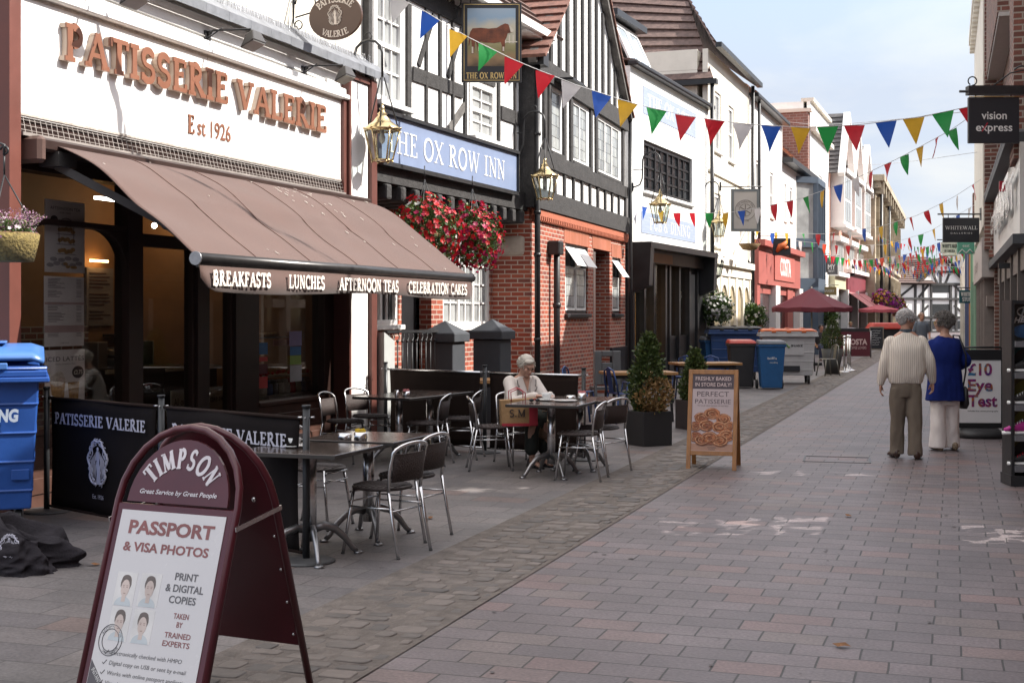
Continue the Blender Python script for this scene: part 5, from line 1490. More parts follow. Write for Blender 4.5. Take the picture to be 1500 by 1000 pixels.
b = MB(); b.box(uF, uN, -.205, .3, 3.842, 3.87); obj('lead_capping', b, M_LEAD, sgn)
b = MB(); sans_text(b, 'cıtıEAST', lambda x, y, t: (XR(1466) + x, -.1 - t, 2.98 + y), .42, .06, width=XR(1497) - XR(1466), bold=.02)
sans_text(b, 'cıtıEAST', lambda x, y, t: (XR(1466) + x, -.04 - t, 2.98 + y), .42, .055, width=XR(1497) - XR(1466), bold=.02)
obj('lettering', b, M_STEEL, sgn); b = MB(); b.box(XR(1478), XR(1478) + .12, -.14, -.05, 3.45, 3.6); obj('red_mark', b, mat('red_letter', (.4, .01, .03), .4), sgn)
b = MB()
for y_ in (25, 23.2, 21.2, 19.3, 17.4): b.box(ur(y_), ur(y_) + .16, .0, .3, 0, 2.5)
b.box(uF + .31, uN, .02, .3, 0, .35); b.box(uF + .31, uN, .03, .3, 2.2, 2.5); obj('shopfront_frame', b, mat('brown_grey_frame', (.11, .09, .08), .5), rb)
b = MB(); b.box(uF + .31, uN, .2, .21, .35, 2.2); obj('shop_glass', b, M_DARKGLASS, rb)
b = MB(); b.box(ur(19.6), ur(19.6) + .12, -.15, .02, 2.32, 2.4); obj('camera_box', b, M_BLACK, rb)
# a gable on this roof throws the stepped shade onto the brick house opposite
b = MB(); g0 = ur(27.6); b.prism([(g0, 7.3), (g0 + 3.9, 7.3), (g0 + 2.5, 9.3), (g0 + 1.3, 9.3)], lambda x, y, t: (x, t, y), -.15, 3)
obj('brick_gable', b, M_DBRICK, rb)
rc = thing_on('cream_house', 'tall narrow cream rendered house standing just beyond the brick shop', 'building', FR)
c1, c0 = ur(25.6) - .0, ur(32.4)
b = MB(); b.box(c0, uF - .004, -.22, 8, 3.3, 8.6); b.box(c0, uF - .004, .1, 8, 0, 3.3); b.box(c0 - .05, uF - .004, -.35, 0, 8.2, 8.4)
for k in range(14): b.box(c0 + k * .5, c0 + k * .5 + .25, -.33, -.2, 8.0, 8.2)
obj('wall', b, M_CREAM, rc)
b = MB(); b.box(c0, uF - .005, -.24, .1, 2.35, 3.1); ss = obj('name_board', b, mat('stone_grey_board', (.42, .38, .35), .5), rc)
b = MB(); sans_text(b, 'gallery', lambda x, y, t: (c0 + 1.8 + x, -.24 - t, 2.55 + y), .3, .01, width=3.2); obj('lettering', b, M_IRON, ss)
b = MB()
for k in range(6): b.box(c0 + k * 1.35, c0 + k * 1.35 + .2, -.18, .1, 0, 2.34)
b.box(c0, uF - .3, -.14, .1, 1.8, 2.0); b.box(c0, uF - .3, -.14, .1, 0, .5); obj('shopfront_frame', b, mat('taupe_frame', (.2, .165, .145), .5), rc)
b = MB(); b.box(c0, uF - .3, .02, .09, .5, 2.3); obj('shop_glass', b, M_DARKGLASS, rc)
rd = thing_on('low_shop_row', 'low row of small shops with green, orange and blue fronts beyond the cream house', 'building', FR)
e1, e0 = c0 - .01, ur(66)
b = MB(); b.box(e0, e1, 0, 5, 0, 4.5); b.box(e0 + 4, e0 + 5.2, .3, 1.6, 4.5, 7.2); obj('wall', b, M_DBRICK, rd)
fr_ = MB()
for y0, y1, m_, pr in ((32.5, 36, 0, .2), (36.2, 43, 1, .12), (43.4, 46, 2, .2), (46, 66, 3, .15)):
    a_, c_ = ur(y1), ur(y0)
    fr_.box(a_, c_, -pr, 0, 2.5, 3.9, m_); fr_.box(a_, a_ + .5, -pr - .05, 0, 0, 3.9, m_); fr_.box(c_ - .4, c_, -pr - .02, 0, 0, 2.5, m_)
    fr_.box(a_ + .5, c_ - .4, -.05, 0, 0, 2.5, 4)
obj('shop_fronts', fr_, [mat('mint_green_paint', (.25, .42, .28), .5), mat('orange_paint', (.5, .22, .06), .5), mat('navy_blue_paint', (.06, .09, .2), .5), M_CREAM, M_DARKGLASS], rd)
# unseen block added behind the low shops to keep sun off the paving
rs = thing_on('set_back_shade_block', 'unseen tall brick block behind the low shops on the right, added to shade the street', 'building', FR)
b = MB(); b.box(ur(96), ur(27), 5.5, 14, 0, 12.6); obj('brick_wall', b, M_DBRICK, rs)
re = thing_on('near_house_sun_wall', 'unseen brick house on the right beside the camera, with a thin wall pierced to throw sun patches', 'building', FR)
b = MB(); hs = []
OPN = ((10.05, 10.95, 1.7, 2.95), (9.65, 10.5, .05, .9), (13.7, 14.9, 1.25, 2.75), (12.4, 12.85, 4.25, 5.0))  # openings added in a thin unseen wall to throw sun patches on paving
for Ya, Yb, za, zb_ in OPN:
    hs.append((ur(Yb), ur(Ya), za, zb_))
wall_holes(b, uN + .01, ur(9.35), 0, 7.3, .12, .24, hs); b.box(ur(9.34), ur(-16), .12, 8, 0, 7.3)
obj('brick_wall', b, M_DBRICK, re)
# far end on the right: pale gable wall and blue shop
rg = thing('pale_end_house', 'pale rendered house with a duck egg blue shop right of the half timbered house', 'building', W(1409, 487, 123))
b = MB(); b.box(.2, 12, 0, 6, 3.2, 9.2); obj('wall', b, M_CREAM, rg)
b = MB(); b.box(.2, 12, -.1, 6, 0, 3.2); obj('shopfront_frame', b, mat('duck_egg_blue', (.22, .36, .4), .5), rg)
b = MB(); b.box(.4, 3, -.15, -.1, .4, 2.3); obj('shop_glass', b, M_DARKGLASS, rg)

# ------------------------------------------------------------------ hanging signs
def hang(label, px0, px1, py0, py1, Y, build, col, name='hanging_sign', arm=None, thick=.025, frame=None, side=1):
    """flat board facing down the street, hung from an arm"""
    c = W((px0 + px1) / 2, (py0 + py1) / 2, Y); s = Y / FPX
    w, h = (px1 - px0) * s, (py1 - py0) * s
    t = thing(name, label, 'sign', c)
    q = MB(); q.box(-w / 2, w / 2, -thick, thick, -h / 2, h / 2); bd = obj('board', q, col, t, bevel=.004)
    if frame:
        q = MB(); f = frame[0]
        for a_ in ((-w / 2 - .002, -w / 2 + f, -h / 2, h / 2), (w / 2 - f, w / 2 + .002, -h / 2, h / 2), (-w / 2 + f, w / 2 - f, h / 2 - f, h / 2 + .002), (-w / 2 + f, w / 2 - f, -h / 2 - .002, -h / 2 + f)):
            q.box(a_[0], a_[1], -thick - .012, thick + .012, a_[2], a_[3])
        obj('frame', q, frame[1], t)
    q = MB(); zt = h / 2 + .07; L_ = arm or .35
    q.tube([(-w / 2 * side - .1 * side, 0, zt), (w / 2 * side + L_ * side, 0, zt)], .016, 6)
    for x in (-w * .35, w * .35): q.tube([(x, 0, zt), (x, 0, h / 2 - .01)], .008, 5)
    q.box(w / 2 * side + L_ * side - .02, w / 2 * side + L_ * side + .02, -.05, .05, zt - .12, zt + .12)
    obj('bracket', q, M_IRON, t)
    on = on_plane((0, -thick, 0), (1, 0, 0), (0, 0, 1), (0, -1, 0))
    build(t, bd, w, h, on)
    return t
M_WLET = MATS['white_letter']; M_GOLD = mat('gold_letter', (.6, .42, .16), .4, .1, 5, metal=.3)
M_CHAR = mat('charcoal_board', (.022, .024, .03), .45, .08, 3)
def b_ve(t, bd, w, h, on):
    q = MB()
    o1 = lambda x, y, tt: on(x, y + h * .02, tt); sans_text(q, 'vision', o1, h * .17, .004, width=w * .5, align='centre', bold=.015)
    o2_ = lambda x, y, tt: on(x, y - h * .24, tt); sans_text(q, 'express', o2_, h * .17, .004, width=w * .72, align='centre', bold=.015); obj('lettering', q, M_WLET, bd)
    q = MB(); q.obox(on(-w * .245, -h * .25, .007), on(-w * .13, -h * .06, .007), .012, .002, (0, -1, 0)); obj('red_stroke', q, MATS['red_letter'], bd)
    q = MB(); q.box(-w / 2 - .01, w / 2 + .1, -.06, .06, h / 2 + .03, h / 2 + .13)
    q.tube([(w / 2 + .2 - .25 * k / 6, 0, h / 2 + .2 + .1 * math.sin(k / 6 * PI) + .02 * k) for k in range(7)], .01, 5)
    q.tube([(-w / 2 + .05 + .05 * math.cos(R(a_)), 0, h / 2 + .19 + .05 * math.sin(R(a_))) for a_ in range(-90, 270, 30)], .008, 5)
    q.tube([(w / 2 - .3, 0, h / 2 + .13), (w / 2 - .1, 0, h / 2 + .28), (w / 2 + .12, 0, h / 2 + .33), (w / 2 + .25, 0, h / 2 + .2)], .009, 5); obj('scroll_bracket', q, M_IRON, t)
    q = MB(); q.tube([(-w / 2, -.035, h / 2 + .005), (w / 2, -.035, h / 2 + .005)], .006, 5); obj('strip_light', q, M_GOLD, t)
hang('square black opticians sign on a scrolled bracket high on the right', 1418, 1492, 143, 210, 15.4, b_ve, M_CHAR, arm=.1)
def b_ww(t, bd, w, h, on):
    q = MB(); pen_text(q, 'WHITEWALL', lambda x, y, tt: on(x - w * .44, y + h * .02, tt), h * .14, .14, 0, .003, width=w * .88)
    sans_text(q, 'G A L L E R I E S', lambda x, y, tt: on(x, y - h * .16, tt), h * .06, .003, width=w * .6, align='centre'); obj('lettering', q, M_WLET, bd)
hang('wide black sign with spaced white capitals below the opticians sign', 1381, 1434, 319, 355, 26, b_ww, M_CHAR, arm=.05)
def b_east(t, bd, w, h, on):
    q = MB(); sans_text(q, 'east', lambda x, y, tt: on(x, y + h * .1, tt), h * .25, .003, width=w * .4, align='centre')
    for k in range(2):
        x0 = -w * .45 + k * w * .45; q.tube([on(x0, -h * .45, .004), on(x0 + w * .22, -h * .1, .004), on(x0 + w * .45, -h * .45, .004)], .012, 4)
    obj('lettering', q, M_WLET, bd)
hang('small sea green sign just under the wide black sign', 1402, 1427, 355, 372, 31, b_east, mat('sea_green_board', (.1, .33, .24), .5), arm=.3)
def b_whi(t, bd, w, h, on):
    q = MB(); pen_text(q, 'WHITTARD', lambda x, y, tt: on(x - w * .42, y + h * .0, tt), h * .32, .16, 0, .004, width=w * .84); pen_text(q, 'OF CHELSEA', lambda x, y, tt: on(x - w * .3, y - h * .38, tt), h * .2, .16, 0, .004, width=w * .6); obj('lettering', q, M_IRON, bd)
    q = MB(); q.loft([((0, 0, -h * .5), (w * .3, 0, 0), (0, .05, 0)), ((0, 0, -h * .7), (w * .5, 0, 0), (0, .06, 0)), ((0, 0, -h * .75), (w * .45, 0, 0), (0, .05, 0))], 20); obj('saucer', q, M_CREAM, t)
hang('white tea cup shaped sign half hidden by the sea green sign', 1378, 1403, 355, 371, 36, b_whi, M_CREAM, arm=.7)
def b_ws(t, bd, w, h, on):
    q = MB(); pen_text(q, 'WHITE', lambda x, y, tt: on(x - w * .38, y + h * .05, tt), h * .3, .2, 0, .003, width=w * .7); pen_text(q, 'STUFF', lambda x, y, tt: on(x - w * .28, y - h * .35, tt), h * .3, .2, 0, .003, width=w * .7); obj('lettering', q, M_WLET, bd)
hang('teal sign with cream capitals hanging before the half timbered house', 1405, 1425, 425, 444, 38, b_ws, mat('teal_board', (.03, .11, .13), .5), arm=.2)
def b_mi(t, bd, w, h, on):
    q = MB()
    ring = lambda r_: q.tube([on(r_ * math.cos(R(a_)), r_ * math.sin(R(a_)), .004) for a_ in range(0, 361, 15)], .006, 4)
    ring(w * .36); ring(w * .22)
    for k in range(6): q.tube([on(0, 0, .005), on(w * .2 * math.cos(k * PI / 3 + .5), w * .2 * math.sin(k * PI / 3 + .5), .005)], .01, 4)
    sans_text(q, 'THE MARKET INN', arc_map(on, w * .26, 2.75), w * .075, .004, width=2.35 * w * .26); sans_text(q, 'EST. 1788', lambda x, y, tt: on(x, y - h * .27, tt), w * .05, .004, width=w * .25, align='centre')
    obj('lettering', q, mat('grey_brown_print', (.14, .12, .11), .6), bd)
hang('grey framed beige inn sign with a round emblem, above the cream inn', 1071, 1112, 277, 339, 37, b_mi, mat('beige_board', (.42, .38, .34), .5, .04), frame=(.07, mat('grey_board_frame', (.14, .15, .15), .5)), side=-1, arm=.3)
def words(*ls):
    def f(t, bd, w, h, on):
        q = MB()
        for txt, y, hh, ww in ls: sans_text(q, txt, lambda x, yy, tt: on(x, yy + h * y, tt), h * hh, .006, width=w * ww, align='centre')
        obj('lettering', q, M_WLET, bd)
    return f
GB = mat('grey_sign_board', (.09, .09, .095), .5)
hang('grey sign advertising fish and chips on the left row', 1189, 1212, 374, 399, 58, words(('FISH', .12, .2, .55), ('AND', -.05, .08, .25), ('CHIPS', -.34, .2, .65)), GB, side=-1, arm=.8)
hang('grey sign reading MY right behind the fish and chips sign', 1209, 1227, 377, 402, 64, words(('MY', -.2, .3, .6), ('BEST', -.35, .1, .5)), GB, side=-1, arm=.8)
def b_rnd(t, bd, w, h, on):
    q = MB(); q.prism(_arc(0, h * .1, w * .3, h * .28, 0, 340, 16), on, .002, .006)
    q.tube([on(w * .4 * math.cos(R(a_)), h * .05 + h * .4 * math.sin(R(a_)), .006) for a_ in range(180, 361, 20)], .03, 4); obj('emblem', q, M_CREAM, bd)
hang('black square sign with a pale round emblem farther along the left row', 1232, 1252, 385, 404, 70, b_rnd, M_CHAR, side=-1, arm=.6)
def b_lob(t, bd, w, h, on):
    q = MB(); q.tube([on(w * x, h * y, .008) for x, y in ((-.3, -.3), (-.1, .0), (.1, .1), (.3, .35))], [.05, .12, .1, .04], 5); q.tube([on(w * x, h * y, .008) for x, y in ((.05, .05), (.2, -.1), (.35, .0))], .05, 5); obj('emblem', q, mat('orange_emblem', (.5, .12, .03), .5), bd)
hang('black sign with an orange lobster shape under a red strip', 1132, 1158, 349, 374, 45, b_lob, M_CHAR, side=-1, arm=.8)
hang('tan wooden sign below the grey signs', 1204, 1225, 420, 432, 56, words(('BAKERY', -.15, .3, .7)), mat('tan_board', (.3, .22, .09), .6, .15), side=-1, arm=.8)
hang('small maroon sign in front of the stone hall', 1260, 1275, 372, 380, 80, words(('COFFEE', -.15, .3, .8)), mat('maroon_board', (.17, .03, .05), .5), side=-1, arm=.5)
# painted pub sign
ox = F2.pt(V(641), 0); YO = 19.3
def b_ox(t, bd, w, h, on):
    fn = lambda x, y, tt: on(x, y, tt)
    pic = MB(); pic.prism([(-w * .4, -h * .3), (w * .4, -h * .3), (w * .4, h * .43), (-w * .4, h * .43)], fn, .001, .003)
    m = D.materials.new('painted_meadow'); m.use_nodes = True; N, L = m.node_tree.nodes, m.node_tree.links
    tc = N.new('ShaderNodeTexCoord'); sp = N.new('ShaderNodeSeparateXYZ'); L.new(tc.outputs['Object'], sp.inputs[0])
    nz = N.new('ShaderNodeTexNoise'); nz.inputs['Scale'].default_value = 5; nz.inputs['Detail'].default_value = 6; L.new(tc.outputs['Object'], nz.inputs['Vector'])
    ma = N.new('ShaderNodeMath'); ma.operation = 'MULTIPLY_ADD'; ma.inputs[1].default_value = .25; L.new(nz.outputs['Fac'], ma.inputs[0]); L.new(sp.outputs['Z'], ma.inputs[2])
    mr = N.new('ShaderNodeMapRange'); mr.inputs['From Min'].default_value = -h * .3 + .12; mr.inputs['From Max'].default_value = h * .43 + .12; L.new(ma.outputs[0], mr.inputs['Value'])
    rp = N.new('ShaderNodeValToRGB'); e = rp.color_ramp.elements
    e[0].color = (.09, .06, .03, 1); e[1].color = (.3, .38, .46, 1); e[1].position = 1
    for p_, c_ in ((.14, (.28, .17, .08)), (.28, (.22, .19, .08)), (.42, (.3, .27, .13)), (.5, (.45, .42, .3)), (.68, (.5, .46, .36)), (.85, (.26, .36, .46))): x = e.new(p_); x.color = (*c_, 1)
    L.new(mr.outputs[0], rp.inputs['Fac']); L.new(rp.outputs['Color'], N['Principled BSDF'].inputs['Base Color'])
    po = obj('picture', pic, m, bd)
    S_ = w * .45; q = MB()
    bull = [(-.78, .22), (-.7, .34), (-.4, .36), (-.1, .33), (.2, .36), (.36, .46), (.5, .52), (.6, .5), (.72, .4), (.82, .28), (.8, .2), (.7, .18), (.6, .16), (.56, .02), (.5, -.12), (.5, -.3), (.47, -.52), (.39, -.52), (.38, -.28), (.34, -.16), (.1, -.2), (-.28, -.18), (-.4, -.14), (-.44, -.3), (-.42, -.5), (-.5, -.5), (-.54, -.28), (-.6, -.1), (-.62, -.34), (-.66, -.6), (-.74, -.6), (-.72, -.3), (-.76, 0), (-.82, -.3), (-.85, -.3), (-.83, .05)]
    q.prism([(x * S_, y * S_ + h * .06) for x, y in bull], fn, .004, .008)
    obj('bull', q, mat('painted_chestnut', (.16, .045, .018), .6, .5, 9), bd)
    q = MB(); q.prism([(x * S_, y * S_ + h * .06) for x, y in ((.64, .46), (.72, .4), (.82, .28), (.8, .2), (.71, .2), (.68, .32))], fn, .009, .011)
    for x in (.44, -.46, -.7): q.box(x * S_ - .012, x * S_ + .012, -.036, -.034, (-.5 if x > -.6 else -.58) * S_ + h * .06, -.34 * S_ + h * .06)
    for k in range(3): q.box((.5 + .14 * k) * S_, (.54 + .14 * k) * S_, -.031, -.029, -.2 * S_ + h * .06, .1 * S_ + h * .06)
    q.box(.46 * S_, .95 * S_, -.0315, -.0295, .0, .015); obj('white_parts', q, mat('painted_white', (.6, .54, .44), .6), bd)
    q = MB(); pen_text(q, 'THE OX ROW INN', lambda x, y, tt: on(x - w * .42, y - h * .455, tt), h * .075, .17, 0, .003, width=w * .84)
    for a_ in (-.46, .455): q.box(w * a_, w * a_ + .008, -.03, -.026, -h * .48, h * .48)
    for a_ in (-.48, .475): q.box(-w * .452, w * .453, -.0305, -.0265, h * a_, h * a_ + .008)
    obj('lettering', q, M_GOLD, bd)
    q = MB(); q.tube([(-w * .62 + .1 * math.cos(R(a_)), 0, h * .52 + .1 * math.sin(R(a_))) for a_ in range(-90, 240, 30)], .012, 5)
    q.tube([(-w * .75, 0, h * .3), (-w * .7, 0, h * .5), (-w * .5, 0, h * .62), (0, 0, h * .6)], .014, 5); q.tube([(-w * .72, 0, h * .25), (-w * .58, 0, h * .32), (-w * .55, 0, h * .45)], .01, 5); obj('scroll_bracket', q, M_IRON, t)
hang('large black pub sign painted with a brown bull, gold lettering beneath', 676, 764, 5, 121, 19.4, b_ox, mat('black_sign_board', (.015, .014, .016), .4, .1), side=-1, arm=.35)

# ------------------------------------------------------------------ lanterns
def lantern(px, py, Y, w, label, dirx=-1):
    """tapering six-sided brass lantern hung from a swan-neck iron bracket. px,py = middle of the glass"""
    c = W(px, py, Y)
    t = thing('wall_lantern', label, 'lantern', c, 0, 'brass lanterns along the left row')
    r1, r0, h = w * .5, w * .29, w * .85
    fq, gq, iq = MB(), MB(), MB()
    for k in range(6):
        a, a2 = k * PI / 3, (k + 1) * PI / 3
        p = lambda r, an, z: Vector((r * math.cos(an), r * math.sin(an), z))
        fq.tube([p(r0, a, -h / 2), p(r1, a, h / 2)], w * .024, 4); fq.tube([p(r1, a, h / 2), p(r1, a2, h / 2)], w * .03, 4); fq.tube([p(r0, a, -h / 2), p(r0, a2, -h / 2)], w * .028, 4)
        gq.add([p(r0 * .97, a, -h / 2), p(r0 * .97, a2, -h / 2), p(r1 * .97, a2, h / 2), p(r1 * .97, a, h / 2)], [(0, 1, 2, 3)])
        fq.ball(p(r1 * 1.04, a, h / 2 + w * .06), w * .035, n=6, k=4); fq.ball(p(r0, a, -h / 2 - w * .04), w * .03, n=6, k=4)
    obj('frame', fq, M_BRASS, t)
    q = MB(); q.lathe([(r1 * 1.06, h / 2), (r1 * 1.02, h / 2 + w * .06), (r1 * .6, h / 2 + w * .22), (r1 * .5, h / 2 + w * .26), (r1 * .46, h / 2 + w * .3), (r1 * .24, h / 2 + w * .42), (r1 * .3, h / 2 + w * .46), (r1 * .12, h / 2 + w * .54), (r1 * .16, h / 2 + w * .6), (.004, h / 2 + w * .78)], 18); obj('roof', q, M_BRASS, t)
    obj('glass', gq, M_GLASS, t)
    q = MB(); q.lathe([(.01, h * .05), (w * .07, h * .12), (w * .09, h * .26), (w * .05, h * .4), (w * .05, h * .5)], 10); q.lathe([(r0 * .9, -h / 2 - .002), (r0 * .9, -h / 2 + .01)], 6); obj('bulb', q, mat('frosted_bulb', (.7, .66, .6), .4), t)
    top = h / 2 + w * 1.5
    for k in range(3):
        a = k * 2 * PI / 3 + .5; iq.tube([(r1 * 1.0 * math.cos(a), r1 * math.sin(a), h / 2 + w * .05), (w * .06 * math.cos(a), w * .06 * math.sin(a), top)], w * .022, 5)
    hk = top + w * 1.0
    wall = Vector((-1.0, 1.0 * .35, 0)).normalized() * (w * 1.35)
    arc_ = [Vector((0, 0, top)), Vector((0, 0, hk - w * .3))] + [wall * (.32 - .32 * math.cos(R(a))) + Vector((0, 0, hk - w * .3 + w * .38 * math.sin(R(a)))) for a in range(30, 181, 30)]
    arc_ += [wall * .66 + Vector((0, 0, hk - w * 1.2)), wall * .75 + Vector((0, 0, hk - w * 1.5)), wall + Vector((0, 0, hk - w * 1.62))]
    iq.tube(arc_, w * .04, 6); iq.tube([wall * .66 + Vector((0, 0, hk - w * .75)), wall + Vector((0, 0, hk - w * .75))], w * .025, 5); iq.box(wall.x - .03, wall.x + .01, wall.y - .05, wall.y + .05, hk - w * 1.8, hk - w * 1.4)
    iq.tube([wall * .32 + Vector((w * .1 * math.cos(R(a)), 0, hk + w * .2 + w * .1 * math.sin(R(a)))) for a in range(-90, 200, 30)], w * .018, 4)
    obj('bracket', iq, M_IRON, t)
lantern(560, 213, 16.6, .44, 'large brass lantern hanging beside the white shop pier, left end of the row')
lantern(798, 275, 21.8, .42, 'brass lantern hanging before the timbered gable house')
lantern(967, 313, 29.0, .45, 'brass lantern hanging before the white brick house')
lantern(1053, 336, 36.5, .44, 'brass lantern hanging by the cream inn, farthest of the four')
def coach_lamp(px, py, Y, w, label):
    t = thing('coach_lamp', label, 'lantern', W(px, py, Y), 0, 'black coach lamps on the cream inn')
    q = MB(); q.lathe([(w * .26, -w * .55), (w * .3, -w * .5), (w * .04, -w * .75)], 6); q.lathe([(w * .52, w * .4), (w * .3, w * .6), (w * .3, w * .7), (w * .1, w * .85), (.005, w * 1.05)], 6)
    for k in range(6): a = k * PI / 3; q.tube([(w * .28 * math.cos(a), w * .28 * math.sin(a), -w * .5), (w * .46 * math.cos(a), w * .46 * math.sin(a), w * .4)], w * .03, 4)
    q.tube([(0, 0, -w * .7), (-w * .5, w * .15, -w * .8), (-w, w * .3, -w * .6)], w * .05, 5); obj('frame', q, M_IRON, t)
    q = MB(); q.lathe([(w * .26, -w * .49), (w * .43, w * .38)], 6); obj('glass', q, M_GLASS, t)
coach_lamp(1050, 392, 37.6, .42, 'black coach lamp beside the black shop console')
coach_lamp(1095, 400, 43.0, .46, 'black coach lamp at the far corner of the cream inn')
# ================================================================== street furniture
def yaw_to(d): return math.atan2(d[1], d[0])
M_WEAVE = mat('dark_brown_weave', (.035, .022, .02), .55, .5, 60, .7, 90)
M_TOP = mat('brown_table_laminate', (.06, .045, .039), .16, .2, 5, .03, 60)
M_TIPS = mat('rubber_foot', (.05, .05, .05), .6)
# ---- bistro chair: +x is the way it faces
def mk_chair():
    t = thing('bistro_chair', 'woven bistro chair', 'chair')
    q = MB(); q.lathe([(.01, .435), (.17, .437), (.205, .445), (.212, .455), (.2, .466), (.12, .47), (.01, .468)], 24); so = obj('seat', q, M_WEAVE, t)
    q = MB()
    for k in range(9):                                    # raised weave strands across the seat
        x = -.17 + k * .0425; w = math.sqrt(max(.0, .198 ** 2 - x * x)); q.tube([(x, -w, .467), (x, 0, .472), (x, w, .467)], .006, 4)
    obj('weave', q, M_WEAVE, so)
    q = MB(); bk = lambda y, z: (-.19 - .035 * (z - .45) / .3 - .05 * (1 - (y / .2) ** 2) * .6, y, z)
    ys = [-.185 + .37 * k / 8 for k in range(9)]
    front = [bk(y, z) for y in ys for z in (.51, .6, .70)]
    vs = front + [(x - .012, y, z) for x, y, z in front]; n = 27; fs = []
    for i in range(8):
        for j in range(2):
            a = i * 3 + j; fs += [(a, a + 1, a + 4, a + 3), (n + a, n + a + 3, n + a + 4, n + a + 1)]
        fs += [(i * 3, i * 3 + 3, n + i * 3 + 3, n + i * 3), (i * 3 + 2, n + i * 3 + 2, n + i * 3 + 5, i * 3 + 5)]
    fs += [(0, n, n + 1, 1), (1, n + 1, n + 2, 2), (24, 25, n + 25, n + 24), (25, 26, n + 26, n + 25)]
    q.add(vs, fs, True); obj('backrest', q, M_WEAVE, t)
    q = MB(); q.tube([(-.185, -.195, .44), (-.2, -.2, .6), (-.225, -.195, .71)] + [(-.232 - .045 * math.sin(R(a)), -.19 * math.cos(R(a)), .72 + .052 * math.sin(R(a))) for a in range(15, 180, 15)] + [(-.225, .195, .71), (-.2, .2, .6), (-.185, .195, .44)], .0125, 8); obj('back_frame', q, M_STEEL, t)
    for sx, sy in ((1, 1), (1, -1), (-1, 1), (-1, -1)):
        q = MB(); top = (.13 * sx if sx > 0 else -.185, .155 * sy if sx > 0 else .195 * sy, .45); ft = (.19 if sx > 0 else -.27, .2 * sy, .0)
        q.tube([top, ((top[0] + ft[0]) / 2, (top[1] + ft[1]) / 2, .22), ft], .0115, 8); lg = obj('leg', q, M_STEEL, t)
        q = MB(); q.tube([(ft[0], ft[1], .012), (ft[0], ft[1], -.001)], .0135, 8); obj('foot', q, M_TIPS, lg)
    q = MB(); q.tube([(.15, .18, .33), (-.2, .195, .33)], .007, 6); q.tube([(.15, -.18, .33), (-.2, -.195, .33)], .007, 6); q.tube([(.15, -.18, .36), (.15, .18, .36)], .007, 6); q.tube([(-.2, -.195, .31), (-.2, .195, .31)], .007, 6)
    q.tube([(.15, -.17, .425), (.15, .17, .425)], .008, 6); obj('stretcher', q, M_STEEL, t)
    return t
chair0 = mk_chair(); first = [True]
def chair(x, y, face, label):
    rz = yaw_to(face)
    if first[0]: first[0] = False; chair0.location = (x, y, 0.004); chair0.rotation_euler = (0, 0, rz); chair0['label'] = label; chair0['group'] = 'woven cafe chairs with steel legs'; return chair0
    return dup(chair0, (x, y, .004), rz, label)
chair(-.90, 9.24, (-.87, .49), 'woven cafe chair nearest the paved street, right of the front table')
chair(-.78, 9.88, (-.87, .42), 'woven cafe chair close behind the one nearest the street')
chair(-1.5, 10.35, (.93, -.36), 'woven cafe chair with its back towards the shop, behind the coffee cup')
chair(-1.86, 14.85, (.95, -.3), 'woven cafe chair before the white pier, nearer of two side by side')
chair(-1.66, 15.6, (.8, -.6), 'woven cafe chair tucked against the back screen by the white pier')
chair(-.95, 14.6, (-.97, .2), 'woven cafe chair at the right of the middle dark table')
chair(-.62, 15.25, (-.97, .2), 'woven cafe chair against the back screen, left of the carrier bag')
chair(-.2, 14.15, (.97, .1), 'woven cafe chair holding the paper carrier bag')
chair(.1, 14.72, (.45, -.89), 'woven cafe chair the woman in the pale jacket sits on')
chair(.66, 13.32, (-.93, .25), 'woven cafe chair with its round seat in front of the woman’s table')
chair(.92, 14.0, (-.75, .66), 'woven cafe chair right of the woman’s table, nearest the conifer planter')
# ---- pedestal tables
def mk_table():
    t = thing('cafe_table', 'table', 'table')
    q = MB(); q.box(-.37, .37, -.37, .37, .715, .745); obj('tabletop', q, M_TOP, t, bevel=.004)
    q = MB(); q.box(-.372, .372, -.372, .372, .718, .74); obj('edge_band', q, mat('dark_table_edge', (.03, .026, .024), .4), t)
    q = MB(); q.tube([(0, 0, .12), (0, 0, .715)], .042, 16); q.lathe([(.11, .695), (.11, .714)], 16); obj('column', q, M_STEEL, t)
    for s in (-1, 1):
        for c in (-1, 1):
            q = MB(); d = Vector((.8 * s, .6 * c, 0)).normalized(); pts = [d * r_ + Vector((0, 0, z)) for r_, z in ((.03, .2), (.1, .215), (.18, .19), (.26, .12), (.32, .04), (.35, .018))]
            q.tube(pts, [.032, .03, .027, .024, .02, .018], 8, sx=.8); q.lathe([(.03, .0), (.036, .008), (.02, .02)], 10, (d.x * .36, d.y * .36, 0)); obj('leg', q, M_DSTEEL, t)
    return t
tab0 = mk_table(); E2 = (.33, .94)
def table(x, y, rz, label):
    if tab0.get('group') is None:
        tab0.location = (x, y, .004); tab0.rotation_euler = (0, 0, rz); tab0['label'] = label; tab0['group'] = 'square cafe tables on curved steel feet'; return tab0
    return dup(tab0, (x, y, .004), rz, label)
rzt = yaw_to(E2)
table(-1.36, 8.98, rzt, 'square dark cafe table holding a white coffee cup, nearest the camera')
table(-1.06, 9.83, rzt, 'square dark cafe table with two steel pots behind the coffee cup')
table(-1.25, 14.75, R(62), 'square black cafe table with a pink sachet holder in the middle of the terrace')
table(-.95, 15.4, R(62), 'square black cafe table pushed against the back screen')
table(.40, 13.57, R(72), 'square cafe table the woman leans on')
table(.73, 14.25, R(72), 'square cafe table behind, holding the sugar pot with yellow flower')
